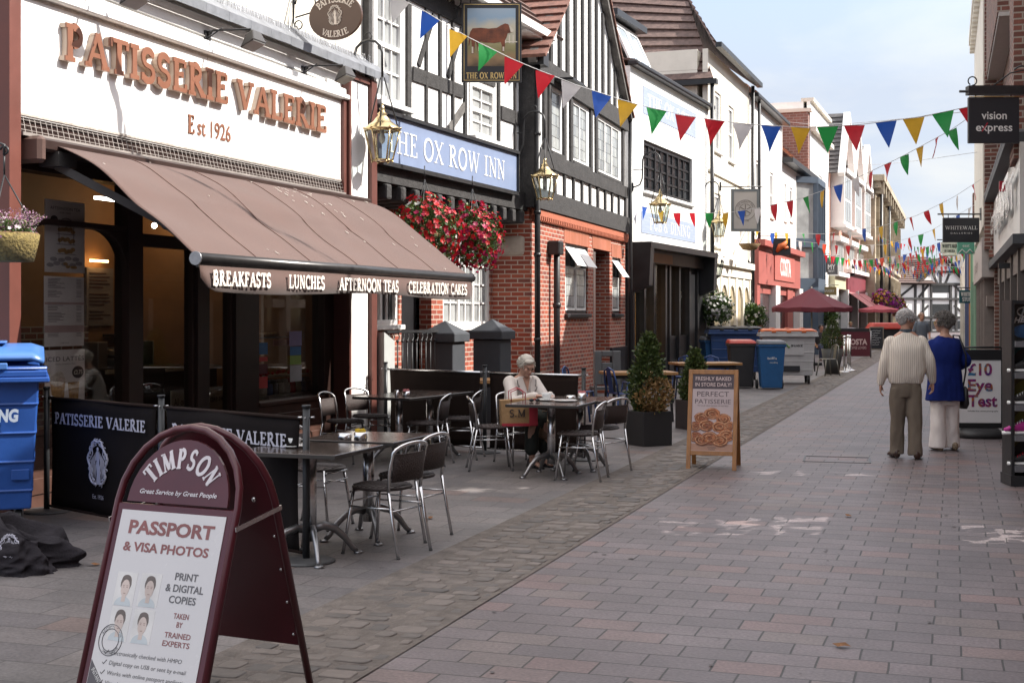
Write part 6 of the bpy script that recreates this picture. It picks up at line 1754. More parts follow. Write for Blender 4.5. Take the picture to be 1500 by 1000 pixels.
# ---- things on tables
ZTAB = .75
M_CHINA = mat('white_china', (.75, .75, .74), .2, .02)
def cup(x, y, label, r=.045, saucer=True):
    t = thing('coffee_cup', label, 'cup', (x, y, ZTAB))
    q = MB(); q.lathe([(.02, .008), (r * .62, .012), (r * .9, r * .9), (r, r * 1.45), (r * .93, r * 1.45), (r * .8, r * .8), (.01, r * .4)], 18); q.tube([(r * .85, 0, r * 1.2), (r * 1.4, 0, r * 1.15), (r * 1.4, 0, r * .7), (r * .8, 0, r * .5)], .005, 5); obj('bowl', q, M_CHINA, t)
    if saucer: q = MB(); q.lathe([(.03, 0), (r * 1.3, .004), (r * 1.75, .013), (r * 1.7, .016), (r * 1.2, .007), (.01, .006)], 20); obj('saucer', q, M_CHINA, t)
    return t
cup(-1.47, 9.0, 'white coffee cup on a saucer on the nearest table'); cup(.36, 13.86, 'large white coffee cup in front of the woman', .055)
def pot(x, y, label, r, h, fill=None):
    t = thing('table_pot', label, 'pot', (x, y, ZTAB))
    q = MB(); q.lathe([(r * .95, 0), (r, .004), (r, h), (r * .93, h), (r * .93, .008), (.003, .006)], 18); obj('can', q, M_STEEL, t)
    if fill:
        q = MB(); rr = random.Random(1)
        for k in range(9): a = rr.uniform(-.7, .7) * r; c = rr.uniform(-.7, .7) * r; q.hexa([(a - .012, c, .02), (a + .012, c, .02), (a + .012, c + .003, .02), (a - .012, c + .003, .02)], [(a - .012, c + .01, h + .02), (a + .012, c + .01, h + rr.uniform(.012, .03)), (a + .012, c + .013, h + .02), (a - .012, c + .013, h + .02)])
        obj('sachets', q, mat('sachet_' + fill[0], fill[1], .6, .3, 30), t)
pot(-1.2, 9.55, 'low steel ashtray left of the sachet pot', .05, .045); pot(-1.08, 9.5, 'steel pot of yellow sachets on the second table', .048, .06, ('yellow', (.6, .4, .02)))
pot(-1.16, 14.6, 'steel pot of pink sachets on the black middle table', .04, .055, ('pink', (.6, .2, .2))); pot(-1.26, 14.55, 'small glass pepper pot beside the pink sachets', .02, .07)
pot(.62, 14.02, 'low steel ashtray beside the white plate', .05, .045); pot(.74, 14.03, 'steel pot of pink sachets with a yellow flower near the woman', .045, .07, ('pink', (.6, .2, .2)))
t = thing('cake_plate', 'white plate with a used fork on the woman’s table', 'plate', (.55, 13.74, ZTAB))
q = MB(); q.lathe([(.05, 0), (.09, .004), (.125, .014), (.12, .017), (.08, .008), (.005, .007)], 24); obj('plate', q, M_CHINA, t)
q = MB(); q.obox((-.08, -.01, .019), (.07, .03, .019), .01, .003); obj('fork', q, M_STEEL, t)
t = thing('spectacles', 'dark folded sunglasses on the table edge by the woman', 'glasses', (.2, 13.66, ZTAB))
q = MB(); q.ball((0, 0, .018), .026, .008, .018, 8, 6); q.ball((.062, .01, .018), .026, .008, .018, 8, 6); obj('lens', q, M_DARKGLASS, t); q = MB(); q.tube([(-.02, 0, .025), (-.02, .1, .01)], .003, 4); q.tube([(.085, .01, .025), (.085, .1, .01)], .003, 4); obj('frame', q, M_BLACK, t)
# ---- screens and posts
M_SCREEN = mat('black_screen_fabric', (.011, .0085, .0085), .9, .15, 3, .2, 200, spec=.15)
M_BSCREEN = mat('dark_brown_screen_fabric', (.022, .014, .012), .9, .15, 3, .2, 200, spec=.15)
M_POST = mat('black_steel_post', (.03, .032, .035), .4, .1, 10, metal=.3)
def post(x, y, label, h=1.03):
    t = thing('screen_post', label, 'post', (x, y, .004), 0, 'posts of the cafe screens')
    q = MB(); q.tube([(0, 0, .012), (0, 0, h)], .024, 12); q.lathe([(.03, h - .005), (.03, h + .012), (.004, h + .014)], 12); obj('pole', q, M_POST, t)
    q = MB(); q.lathe([(.19, 0), (.195, .008), (.17, .02), (.04, .026)], 28); obj('base_plate', q, mat('dull_base_plate', (.06, .06, .062), .55, .25, 20), t)
    q = MB()
    for a in (0, 1, 2, 3): q.tube([(.02 * math.cos(a * PI / 2), .02 * math.sin(a * PI / 2), h - .07), (.055 * math.cos(a * PI / 2), .055 * math.sin(a * PI / 2), h - .07)], .006, 5)
    obj('hook', q, M_STEEL, t)
def screen(a, c, label, m, zt=.965, zb=.06, text=True, gap=.07):
    a = Vector((*a, 0)); c = Vector((*c, 0)); d = (c - a).normalized(); L_ = (c - a).length - 2 * gap
    t = thing('cafe_screen', label, 'windbreak', a + d * gap, yaw_to(d), 'fabric screens round the cafe')
    q = MB(); n, k = 18, 10; vs = []; fs = []
    for i in range(n + 1):
        for j in range(k + 1):
            u, v = i / n, j / k
            vs.append((u * L_ + .02 * math.sin(v * PI) * (1 if u < .1 else -1 if u > .9 else 0), .012 * math.sin(u * 7 + v * 2) * math.sin(u * PI) + .01 * math.sin(u * 23) * (1 - v) * .5, zb + (zt - zb) * v - .012 * math.sin(u * PI) * (v > .9)))
    for i in range(n):
        for j in range(k): fs.append((i * (k + 1) + j, (i + 1) * (k + 1) + j, (i + 1) * (k + 1) + j + 1, i * (k + 1) + j + 1))
    q.add(vs, fs, True); cl = obj('cloth', q, m, t); s_ = cl.modifiers.new('thickness', 'SOLIDIFY'); s_.thickness = .005; s_.offset = 1
    q = MB(); q.tube([(-.03, 0, zt - .01), (L_ + .03, 0, zt - .01)], .013, 8); q.tube([(-.03, 0, zb), (L_ + .03, 0, zb)], .011, 8); obj('rail', q, M_STEEL if not text else M_BSCREEN, t)
    if text:
        on = on_plane((0, -.024, 0), (1, 0, 0), (0, 0, 1), (0, -1, 0)); q = MB()
        pen_text(q, 'PATISSERIE VALERIE', lambda x, y, tt: on(L_ * .07 + x, .755 + y, tt), .085, .2, 0, .002, width=L_ * .86, flare=.25, thin=.5)
        emblem(q, lambda x, y, tt: on(L_ * .5 + x, .47 + y, tt), .36)
        sans_text(q, 'Est. 1926', lambda x, y, tt: on(L_ * .5 + x, .19 + y, tt), .033, .002, width=.16, align='centre'); obj('lettering', q, mat('pale_screen_print', (.5, .5, .58), .7), cl)
pa_, pb_, pc_ = (-3.88, 11.1), (-2.63, 9.98), (-1.37, 8.86)
for p, l in ((pa_, 'black post of the lettered screens close to the shop window'), (pb_, 'black post between the two lettered screens'), (pc_, 'black post on a round base at the street end of the lettered screens')): post(*p, l)
screen(pa_, pb_, 'black fabric screen with pale lettering beside the blue bin', M_SCREEN); screen(pb_, pc_, 'black fabric screen with pale lettering partly behind the maroon sandwich board', M_SCREEN)
qa, qb, qc = (-1.6, 16.85), (-.324, 15.85), (.81, 15.05)
for p, l in ((qa, 'black post of the plain back screen next to the white pier'), (qb, 'black post of the plain back screen left of the woman'), (qc, 'black post at the street end of the plain back screen')): post(*p, l)
screen(qa, qb, 'plain dark brown fabric screen left of the seated woman', M_BSCREEN, text=False); screen(qb, qc, 'plain dark brown fabric screen right behind the seated woman', M_BSCREEN, text=False)
# ---- maroon sandwich board in the foreground
aT = R(-25); Fp = Vector((-1.23, 5.17, 0)); wv = Vector((math.cos(aT), math.sin(aT), 0)); dv = Vector((-math.sin(aT), math.cos(aT), 0)); WT, SP, HT = .62, .8, 1.17
t = thing('sandwich_board', 'maroon sandwich board advertising passport photos, arched top, nearest the camera', 'sandwich board', Fp - wv * WT, aT)
M_MAROON = mat('maroon_gloss_paint', (.075, .008, .015), .3, .15, 4, coat=.1)
rA = WT / 2
def leaf(front):
    """maps panel coordinates (x across, h up) on to the leaning leaf; front leaf leans back, rear leaf leans forward"""
    if front: return lambda x, h, tt=0: (x, (SP / 2 - .03) * h / HT - tt, h)
    return lambda x, h, tt=0: (x, SP - (SP / 2 - .03) * h / HT + tt, h)
for front in (True, False):
    f = leaf(front); q = MB()
    q.tube([f(0, 0), f(0, HT - rA)] + [f(rA - rA * math.cos(R(a)), HT - rA + rA * math.sin(R(a))) for a in range(15, 180, 15)] + [f(WT, HT - rA), f(WT, 0)], .0165, 10); obj('frame', q, M_MAROON, t)
    q = MB()
    arcp = [(rA - (rA - .05) * math.cos(R(a)), HT - rA + (rA - .05) * math.sin(R(a))) for a in range(0, 181, 10)]
    q.prism([(.05, .86)] + arcp + [(WT - .05, .86)] if front else [(.012, .2), (.012, .84)] + [(rA - (rA - .012) * math.cos(R(a)), HT - rA + (rA - .012) * math.sin(R(a))) for a in range(0, 181, 10)] + [(WT - .012, .84), (WT - .012, .2)], f, -.006, .006); pn = obj('header_panel' if front else 'rear_panel', q, M_MAROON, t)
    if front: hdr = pn
f = leaf(True); q = MB(); q.prism([(.012, .1), (WT - .012, .1), (WT - .012, .85), (.012, .85)], f, -.012, .008); obj('poster_panel', q, M_MAROON, t)
q = MB(); q.prism([(.04, .12), (WT - .04, .12), (WT - .04, .825), (.04, .825)], f, .0085, .011); ps = obj('poster', q, mat('white_poster_sheet', (.62, .6, .6), .25, .02, 3, coat=.5), t)
q = MB(); cw = [.7, .42, .98, .72, .7, .9, .86]; tw = sum(cw)
for i, ch in enumerate('TIMPSON'):
    a = R(90 + 62 - 124 * (sum(cw[:i]) + cw[i] / 2) / tw); rr_ = .178; cx, cy = rA + rr_ * math.cos(a) * 1.12, .875 + rr_ * math.sin(a) * .95
    gw = GLY[ch][0] * .062; ca, sa = math.sin(a), -math.cos(a)
    pen_text(q, ch, lambda x, y, tt: f(cx + (x - gw / 2) * ca - (y - .04) * sa, cy + (x - gw / 2) * sa + (y - .04) * ca, tt), .078, .2, .0065, .0085, squeeze=.8)
sans_text(q, 'Great Service by Great People', lambda x, y, tt: f(.11 + x, .895 + y, tt), .018, .0085, width=.4, bold=.02, shear=.2); obj('lettering', q, mat('pale_board_print', (.6, .57, .6), .5), hdr)
q = MB(); ln = lambda x0, y0: (lambda x, y, tt: f(x0 + x, y0 + y, tt))
sans_text(q, 'PASSPORT', ln(.095, .735), .05, .0122, width=.44, bold=.035); sans_text(q, '& VISA PHOTOS', ln(.085, .665), .034, .0122, width=.44, bold=.03); obj('lettering', q, mat('dull_red_print', (.25, .1, .1), .6), ps)
q = MB()
for s_, y, w in (('PRINT', .57, .115), ('& DIGITAL', .525, .19), ('COPIES', .482, .135)): sans_text(q, s_, ln(.44, y), .027, .0122, width=w, align='centre', bold=.02)
for k, (s_, w) in enumerate((('Electronically checked with HMPO', .36), ('Digital copy on USB or sent by e-mail', .39), ('Works with online passport applications', .42), ('Visa photos for all countries', .29), ('Instant prints while you wait', .3))):
    sans_text(q, s_, ln(.135, .262 - k * .038), .0155, .0122, width=w, shear=.15); q.tube([f(.1, .268 - k * .038, .012), f(.106, .262 - k * .038, .012), f(.12, .278 - k * .038, .012)], .0016, 4)
obj('lettering', q, mat('grey_poster_print', (.12, .12, .13), .6), ps)
q = MB()
for s_, y, w in (('TAKEN', .425, .075), ('BY', .393, .03), ('TRAINED', .352, .13), ('EXPERTS', .32, .135)): sans_text(q, s_, ln(.45, y), .02, .0122, width=w, align='centre', bold=.015)
obj('lettering', q, MATS['dull_red_print'], ps)
pq = [MB() for _ in range(5)]
for k, (x, y) in enumerate(((.14, .51), (.265, .515), (.145, .375), (.265, .375))):
    el = lambda cx, cy, rx, ry, z0, z1, mb_, a0=0, a1=350: mb_.prism(_arc(x + cx, y + cy, rx, ry, a0, a1, 14), f, z0, z1)
    pq[0].prism([(x - .052, y - .06), (x + .052, y - .06), (x + .052, y + .07), (x - .052, y + .07)], f, .0112, .0116)
    el(0, -.06, .043, .035, .0117, .0121, pq[1], 0, 180); el(0, .026, .028, .034, .0117, .0121, pq[2]); el(0, .008, .022, .034, .0122, .0126, pq[3]); pq[3].prism([(x - .01, y - .045), (x + .01, y - .045), (x + .01, y - .01), (x - .01, y - .01)], f, .0122, .0125)
    el(0, .044, .023, .016, .0127, .013, pq[2], 0, 180)
    for sx in (-.009, .009): el(sx, .012, .0045, .0016, .0127, .013, pq[4]); el(sx, .018, .006, .0012, .0127, .013, pq[4])
    el(0, -.012, .007, .0016, .0127, .013, pq[4])
for m_, q, nm in zip((mat('photo_paper', (.66, .65, .64), .4), mat('printed_denim', (.5, .55, .58), .5), mat('printed_dark_hair', (.14, .115, .105), .5), mat('printed_skin', (.56, .47, .43), .5), mat('printed_features', (.32, .23, .2), .5)), pq, ('portrait_print', 'portrait_shirt', 'portrait_hair', 'portrait_face', 'portrait_features')): obj(nm, q, m_, ps)
q = MB(); cx, cy = .118, .315
for r_ in (.06, .043): q.tube([f(cx + r_ * math.cos(R(a)), cy + r_ * math.sin(R(a)), .012) for a in range(0, 361, 15)], .0018, 4)
on = lambda x, y, tt: f(cx + x, cy + y, tt); sans_text(q, 'ACCEPTED FOR', arc_map(on, .046, R(158)), .009, .0122, width=.115); sans_text(q, 'BIOMETRIC', arc_map(on, .046, R(330)), .009, .0122, width=.08); obj('stamp', q, MATS['grey_poster_print'], ps)
q = MB(); q.prism([(.042, .12), (.15, .12), (.042, .235)], f, .0112, .0118); co = obj('corner_flash', q, mat('charcoal_print', (.1, .09, .1), .5), ps)
q = MB(); sans_text(q, 'INSTANT', lambda x, y, tt: f(.052 + x * .7 + y * .7, .195 - x * .72 + y * .7, tt), .018, .0125, width=.07); obj('lettering', q, MATS['white_letter'], co)
q = MB(); z_ = .8
for x in (-.018, WT + .018): q.obox((x, (SP / 2 - .03) * z_ / HT - .02, z_ - .02), (x, SP - (SP / 2 - .03) * (z_ + .05) / HT + .02, z_ + .03), .005, .02)
obj('stay', q, M_STEEL, t)
q = MB(); f2 = leaf(False)
for h in (.25, .4, .55, .7): q.ball(f2(WT - .03, h, -.008), .007, n=8, k=4); q.ball(f2(.03, h, -.008), .007, n=8, k=4)
q.ball(f2(WT - .1, .86, -.008), .012, n=8, k=4); obj('rivet', q, M_STEEL, t)
# ---- wooden sandwich board
t = thing('sandwich_board', 'wooden sandwich board with a poster of pastries beside the planter', 'sandwich board', (1.85, 14.15, .004), R(-15))
M_PINE = mat('varnished_pine', (.3, .13, .035), .35, .25, 3, .1, 30, stretch=(8, 8, 1))
WB, HB, SB = .53, 1.05, .5
for front in (True, False):
    f = (lambda x, h, tt=0: (x, SB * .5 * h / HB - tt, h)) if front else (lambda x, h, tt=0: (x, SB - SB * .5 * h / HB + tt, h))
    q = MB()
    for x0, x1, z0, z1 in ((0, .045, 0, HB), (WB - .045, WB, 0, HB), (.045, WB - .045, HB - .05, HB - .001), (.045, WB - .045, .15, .195)): q.prism([(x0, z0), (x1, z0), (x1, z1), (x0, z1)], f, -.014, .014)
    fo = obj('frame', q, M_PINE, t, bevel=.003)
    q = MB(); q.prism([(.045, .195), (WB - .045, .195), (WB - .045, HB - .05), (.045, HB - .05)], f, -.004, .004); po = obj('panel', q, M_BLACK if not front else mat('pink_poster_sheet', (.45, .36, .36), .4, .03), t)
    if front:
        q = MB(); q.prism([(.047, .845), (WB - .047, .845), (WB - .047, .998), (.047, .998)], f, .0042, .0055); ho = obj('header_print', q, mat('dark_plum_print', (.06, .04, .05), .5), po)
        ln = lambda x0, y0: (lambda x, y, tt: f(x0 + x, y0 + y, tt)); q = MB()
        sans_text(q, 'FRESHLY BAKED', ln(WB / 2, .935), .038, .0062, width=.38, align='centre', bold=.01); sans_text(q, 'IN STORE DAILY!', ln(WB / 2, .872), .038, .0062, width=.385, align='centre', bold=.01); obj('lettering', q, mat('pale_pink_print', (.55, .42, .4), .5), ho)
        q = MB(); sans_text(q, 'PERFECT', ln(WB / 2, .765), .052, .0052, width=.34, align='centre'); sans_text(q, 'PATISSERIE', ln(WB / 2, .69), .046, .0052, width=.38, align='centre'); sans_text(q, 'TRY OUR NEW RANGE OF PASTRIES', ln(WB / 2, .66), .014, .0052, width=.33, align='centre'); sans_text(q, 'PATISSERIE', ln(WB / 2, .225), .014, .0066, width=.09, align='centre'); sans_text(q, 'VALERIE', ln(WB / 2, .205), .014, .0066, width=.07, align='centre'); obj('lettering', q, MATS['dark_plum_print'], po)
        q = MB(); q.prism([(.047, .2), (WB - .047, .2), (WB - .047, .27), (.047, .27)], f, .0043, .005); obj('print', q, mat('printed_table', (.4, .22, .15), .5, .1), po)
        rr = random.Random(8); bun = [MB(), MB(), MB()]
        for k, (x, y, r_) in enumerate(((.26, .585, .085), (.15, .54, .08), (.38, .53, .08), (.2, .46, .085), (.34, .45, .08), (.085, .45, .07), (.45, .46, .065), (.09, .34, .075), (.42, .36, .085), (.24, .33, .095), (.35, .31, .09), (.16, .31, .08))):
            z = .0056 + k * .0009; q = bun[k % 2]
            q.prism([(min(max(x + r_ * (1 + .06 * math.sin(a * .09)) * math.cos(R(a)), .05), WB - .05), y + r_ * .72 * math.sin(R(a))) for a in range(0, 360, 20)], f, .0044, z)
            for j in range(4):
                r2 = r_ * (.85 - .2 * j); off_ = rr.uniform(0, 360)
                bun[2 if j % 2 == 0 else (k + 1) % 2].tube([Vector(f(min(max(x + r2 * math.cos(R(a + off_)), .055), WB - .055), y + r2 * .68 * math.sin(R(a + off_)), z)) for a in range(0, 260, 26)], r_ * .06, 4)
        for q, m_ in zip(bun, (mat('printed_crust', (.36, .13, .05), .5, .5, 30), mat('printed_dark_crust', (.24, .075, .03), .5, .5, 30), mat('printed_glaze', (.55, .3, .17), .5, .4, 40))): obj('pastry_print', q, m_, po)
q = MB(); q.tube([(WB + .004, .14, .6), (WB + .004, .36, .62)], .003, 4); q.tube([(WB - .02, SB / 2, HB - .01), (WB + .006, SB / 2, HB - .01)], .01, 6); obj('stay_cord', q, M_IRON, t)
# ---- bins
M_BLUEBIN = mat('blue_bin_plastic', (.018, .075, .3), .4, .12, 3, .05, 30, dirt=.1)
M_DKBLUE = mat('dark_blue_bin_plastic', (.015, .05, .16), .45, .12, 3)
def big_bin(name, label, loc, rz, w, d, h, body, lid, tyre=.1, dome=.12, prints=None):
    """four-wheeled container: +y is its back"""
    t = thing(name, label, 'bin', loc, rz); z0 = .2
    q = MB(); q.hexa([(-w * .45, -d * .42, z0), (w * .45, -d * .42, z0), (w * .45, d * .42, z0), (-w * .45, d * .42, z0)], [(-w / 2, -d / 2, h), (w / 2, -d / 2, h), (w / 2, d / 2, h), (-w / 2, d / 2, h)])
    fy = lambda z: -d * (.42 + .08 * (z - z0) / (h - z0)); fx = lambda z: w * (.45 + .05 * (z - z0) / (h - z0))
    for k in range(4):
        z = z0 + (h - z0) * (.12 + .2 * k)
        q.hexa([(-fx(z), fy(z) - .012, z), (fx(z), fy(z) - .012, z), (fx(z) + .012, -fy(z), z), (-fx(z) - .012, -fy(z), z)], [(-fx(z) - .012, fy(z) - .012, z + .025), (fx(z) + .012, fy(z) - .012, z + .025), (fx(z) + .012, -fy(z) + .01, z + .025), (-fx(z) - .012, -fy(z) + .01, z + .025)])
    bo = obj('body', q, body, t, bevel=.015, seg=2)
    q = MB(); q.box(-w / 2 - .05, w / 2 + .05, -d / 2 - .05, d / 2 + .05, h - .085, h - .04); q.box(-w / 2 - .065, w / 2 + .065, -d / 2 - .065, d / 2 + .065, h - .125, h - .087); q.tube([(-w / 2 - .05, -d / 2 - .03, h - .02), (w / 2 + .05, -d / 2 - .03, h - .02)], .014, 6); obj('rim', q, body, t, bevel=.008)
    q = MB(); n = 10; vs = []; fs = []
    for i in range(n + 1):
        y = -d / 2 - .04 + (d + .08) * i / n; zz = h + .005 + dome * math.sin(PI * min(1, .08 + .92 * i / n)) ** .7
        for x in (-w / 2 - .03, -w / 2 + .06, -w * .17, w * .17, w / 2 - .06, w / 2 + .03): vs.append((x, y, zz - (.03 if abs(x) > w / 2 - .02 else 0)))
    for i in range(n):
        for j in range(5): fs.append((i * 6 + j, i * 6 + j + 1, (i + 1) * 6 + j + 1, (i + 1) * 6 + j))
    q.add(vs, fs, True); lo = obj('lid', q, lid, t); s_ = lo.modifiers.new('thickness', 'SOLIDIFY'); s_.thickness = .03; s_.offset = -1
    q = MB()
    for x in (-.28, 0, .28): q.box(x * w - .05, x * w + .05, -d / 2 - .065, -d / 2 - .035, h - .03, h + .02); q.box(x * w - .04, x * w + .04, -d * .3, d * .3, h + dome + .006, h + dome + .02)
    obj('lid_grip', q, lid, lo, bevel=.01)
    for sx in (-1, 1):
        for sy in (-1, 1):
            q = MB(); x, y = sx * w * .38, sy * d * .33; q.tube([(x - .025, y, tyre), (x + .025, y, tyre)], tyre, 16, smooth=False); wo = obj('wheel', q, mat('black_tyre', (.02, .02, .02), .6), t, bevel=.01); q = MB(); q.box(x - .035, x + .035, y - .03, y + .03, tyre, z0 + .01); q.tube([(x - .03, y, tyre), (x + .03, y, tyre)], tyre * .45, 10); obj('caster', q, M_DSTEEL, wo)
    if prints: prints(bo, fy, w, h)
    return t
def pr_rec(bo, fy, w, h):
    q = MB(); sans_text(q, 'RECYCLING', lambda x, y, tt: (.475 + x, fy(.86 + y) - .03 - tt, .86 + y), .085, .004, width=.5, align='right', bold=.05, shear=.1); obj('lettering', q, mat('pale_blue_print', (.45, .52, .62), .6), bo)
    q = MB(); q.box(w * .34, w * .44, fy(.7) - .004, fy(.7) + .01, .42, .5); obj('moulded_panel', q, M_BLUEBIN, bo, bevel=.005)
big_bin('large_bin', 'large blue recycling bin cut by the left edge of the picture, lid domed', (-4.24, 10.08, .004), R(20), 1.25, .95, 1.27, M_BLUEBIN, mat('pale_blue_lid', (.06, .16, .42), .35, .1, 3), dome=.15, prints=pr_rec)
def pr_suez(bo, fy, w, h):
    q = MB(); ln = lambda x0, z0: (lambda x, y, tt: (x0 + x, fy(z0 + y) - tt, z0 + y))
    q.box(-.12, .35, fy(.9) - .012, fy(.9) + .01, .68, 1.0); pn = obj('moulded_panel', q, bo.data.materials[0], bo, bevel=.005)
    q = MB(); sans_text(q, 'suez', lambda x, y, tt: (.05 + x, fy(.88) - .012 - tt, .88 + y), .07, .006, width=.28, bold=.02); q.box(-.12, .26, fy(.35) - .03, fy(.35), .3, .43); obj('lettering', q, M_CHAR, bo)
    q = MB(); q.tube([(-.08 + .1 * k / 6, fy(.92) - .018, .9 + .04 * math.sin(k)) for k in range(7)], .015, 5); sans_text(q, 'mixed recycling', lambda x, y, tt: (.0 + x, fy(.78) - .014 - tt, .77 + y), .03, .006, width=.32); obj('emblem', q, mat('green_print', (.18, .38, .08), .5), bo)
gb1 = G(1160, 563)
big_bin('large_bin', 'large white wheeled bin with an orange lid beside the two wheelie bins', (gb1.x, gb1.y + .55, .004), R(-7), 1.24, 1.0, 1.24, mat('dirty_white_bin', (.46, .46, .47), .5, .1, 3, dirt=.25), mat('orange_bin_lid', (.6, .14, .04), .45, .08), dome=.06, prints=pr_suez)
gb2 = G(1080, 557)
big_bin('large_bin', 'large dark blue wheeled bin with a black lid behind the wheelie bins', (gb2.x, gb2.y + .55, .004), R(-3), 1.26, 1.0, 1.27, M_DKBLUE, mat('black_bin_lid', (.02, .02, .022), .5, .2), dome=.07)
def wheelie(label, px, py, lid, body, rz, mark=None):
    g = G(px, py); t = thing('wheelie_bin', label, 'bin', (g.x, g.y + .33, .004), rz, 'wheelie bins by the inn')
    q = MB(); q.hexa([(-.22, -.27, .03), (.22, -.27, .03), (.22, .2, .03), (-.22, .2, .03)], [(-.285, -.33, .98), (.285, -.33, .98), (.285, .33, .98), (-.285, .33, .98)]); bo = obj('body', q, body, t, bevel=.02, seg=2)
    q = MB(); q.box(-.305, .305, -.35, .35, .93, .985); obj('rim', q, body, t, bevel=.01)
    q = MB(); q.hexa([(-.31, -.37, .99), (.31, -.37, .99), (.31, .38, .99), (-.31, .38, .99)], [(-.27, -.32, 1.06), (.27, -.32, 1.06), (.27, .36, 1.08), (-.27, .36, 1.08)]); obj('lid', q, lid, t, bevel=.02, seg=2)
    for s in (-1, 1): q = MB(); q.tube([(s * .25, .22, .1), (s * .3, .22, .1)], .1, 14); obj('wheel', q, MATS['black_tyre'], t)
    q = MB(); q.tube([(-.22, .42, .96), (.22, .42, .96)], .016, 6); q.box(-.22, -.18, .3, .42, .94, .98); q.box(.18, .22, .3, .42, .94, .98); obj('handle', q, body, t)
    if mark: q = MB(); sans_text(q, mark[0], lambda x, y, tt: (x, -.31 - tt, .66 + y), .05, .012, width=.2, align='centre'); sans_text(q, mark[1], lambda x, y, tt: (.03 + x, -.308 - tt, .58 + y), .03, .012, width=.17, align='centre'); obj('lettering', q, MATS['white_letter'], bo)
wheelie('black wheelie bin with a red lid', 1089, 569, mat('red_bin_lid', (.42, .045, .03), .4), mat('black_bin_plastic', (.028, .028, .03), .45, .15), R(-3))
wheelie('blue wheelie bin with a dark lid, right of the black one', 1133, 571, mat('grey_bin_lid', (.09, .1, .12), .4), mat('mid_blue_bin', (.018, .1, .26), .4, .1), R(-4), ('biffa', 'recycling'))
wheelie('blue wheelie bin half hidden behind the second conifer', 1048, 556, MATS['grey_bin_lid'], MATS['mid_blue_bin'], R(4))
# ---- crumpled cloth by the large bin
t = thing('crumpled_screen_cloth', 'heap of crumpled dark cloth with a pale emblem beside the blue bin', 'cloth', (-3.36, 8.66, 0.004), 0)
q = MB(); rr = random.Random(12); n, k = 110, 40; vs = []; fs = []
for j in range(k + 1):
    v = j / k; th = v * PI / 2
    for i in range(n):
        a = 2 * PI * i / n; p = Vector((math.cos(a), math.sin(a), v)) * 1.7
        fold = .5 + .5 * math.sin(a * 5 + 2.2 * math.sin(a * 2) + v * 3); big = noise.noise(p * 1.1) * .3 + (.5 - abs(noise.noise(p * 2.3 + Vector((0, 0, a))))) * .3 + (.35 - abs(noise.noise(p * 4.7))) * .26 + (.3 - abs(noise.noise(p * 9.1 + Vector((v * 3, 0, 0))))) * .1
        rad = (1 + big + .26 * fold * (1 - .6 * v)) * math.cos(th) ** .8
        z = (math.sin(th) ** .85) * (.3 + .14 * noise.noise(p * 1.9 + Vector((4, 1, 0))) + .09 * fold) * (1 - .35 * max(0, math.cos(a)))
        vs.append((.4 * rad * math.cos(a), .3 * rad * math.sin(a), max(0, z)))
for j in range(k):
    for i in range(n): fs.append((j * n + i, j * n + (i + 1) % n, (j + 1) * n + (i + 1) % n, (j + 1) * n + i))
q.add(vs, fs, True); hp = obj('cloth', q, mat('faded_black_cloth', (.028, .025, .03), .9, .3, 6, .3, 60, spec=.2), t); hp.modifiers.new('smooth', 'SUBSURF').render_levels = 1
q = MB(); emblem(q, lambda x, y, tt: (.2 + x * .9, -.32 + .22 * (y + .1), .19 + y * .8), .17); obj('emblem', q, MATS['pale_screen_print'], hp)
# ---- planters with conifers
M_PLANT = mat('black_planter', (.02, .02, .022), .5, .15, 4)
M_CONIF = leaf_mat('conifer_leaf', [(.045, .075, .018), (.065, .1, .025), (.035, .058, .016), (.1, .135, .035), (.07, .085, .022)])
M_DEAD = leaf_mat('dead_conifer_leaf', [(.3, .18, .07), (.36, .23, .1), (.24, .14, .055)])
def sprays(q, pts, size, rr, up=.4, n=2):
    for p, d in pts:
        for _ in range(n):
            a = Vector((rr.gauss(0, 1), rr.gauss(0, 1), rr.gauss(0, 1) + up)).normalized(); a = (a + d * .8).normalized(); b_ = a.cross(Vector((rr.gauss(0, 1), rr.gauss(0, 1), rr.gauss(0, 1)))).normalized()
            L_ = size * rr.uniform(.6, 1.3); c = p + Vector((rr.gauss(0, 1), rr.gauss(0, 1), rr.gauss(0, 1))) * size * .4; w = b_ * L_ * .3
            q.add([c, c + a * L_ * .5 + w, c + a * L_, c + a * L_ * .5 - w], [(0, 1, 2, 3)])
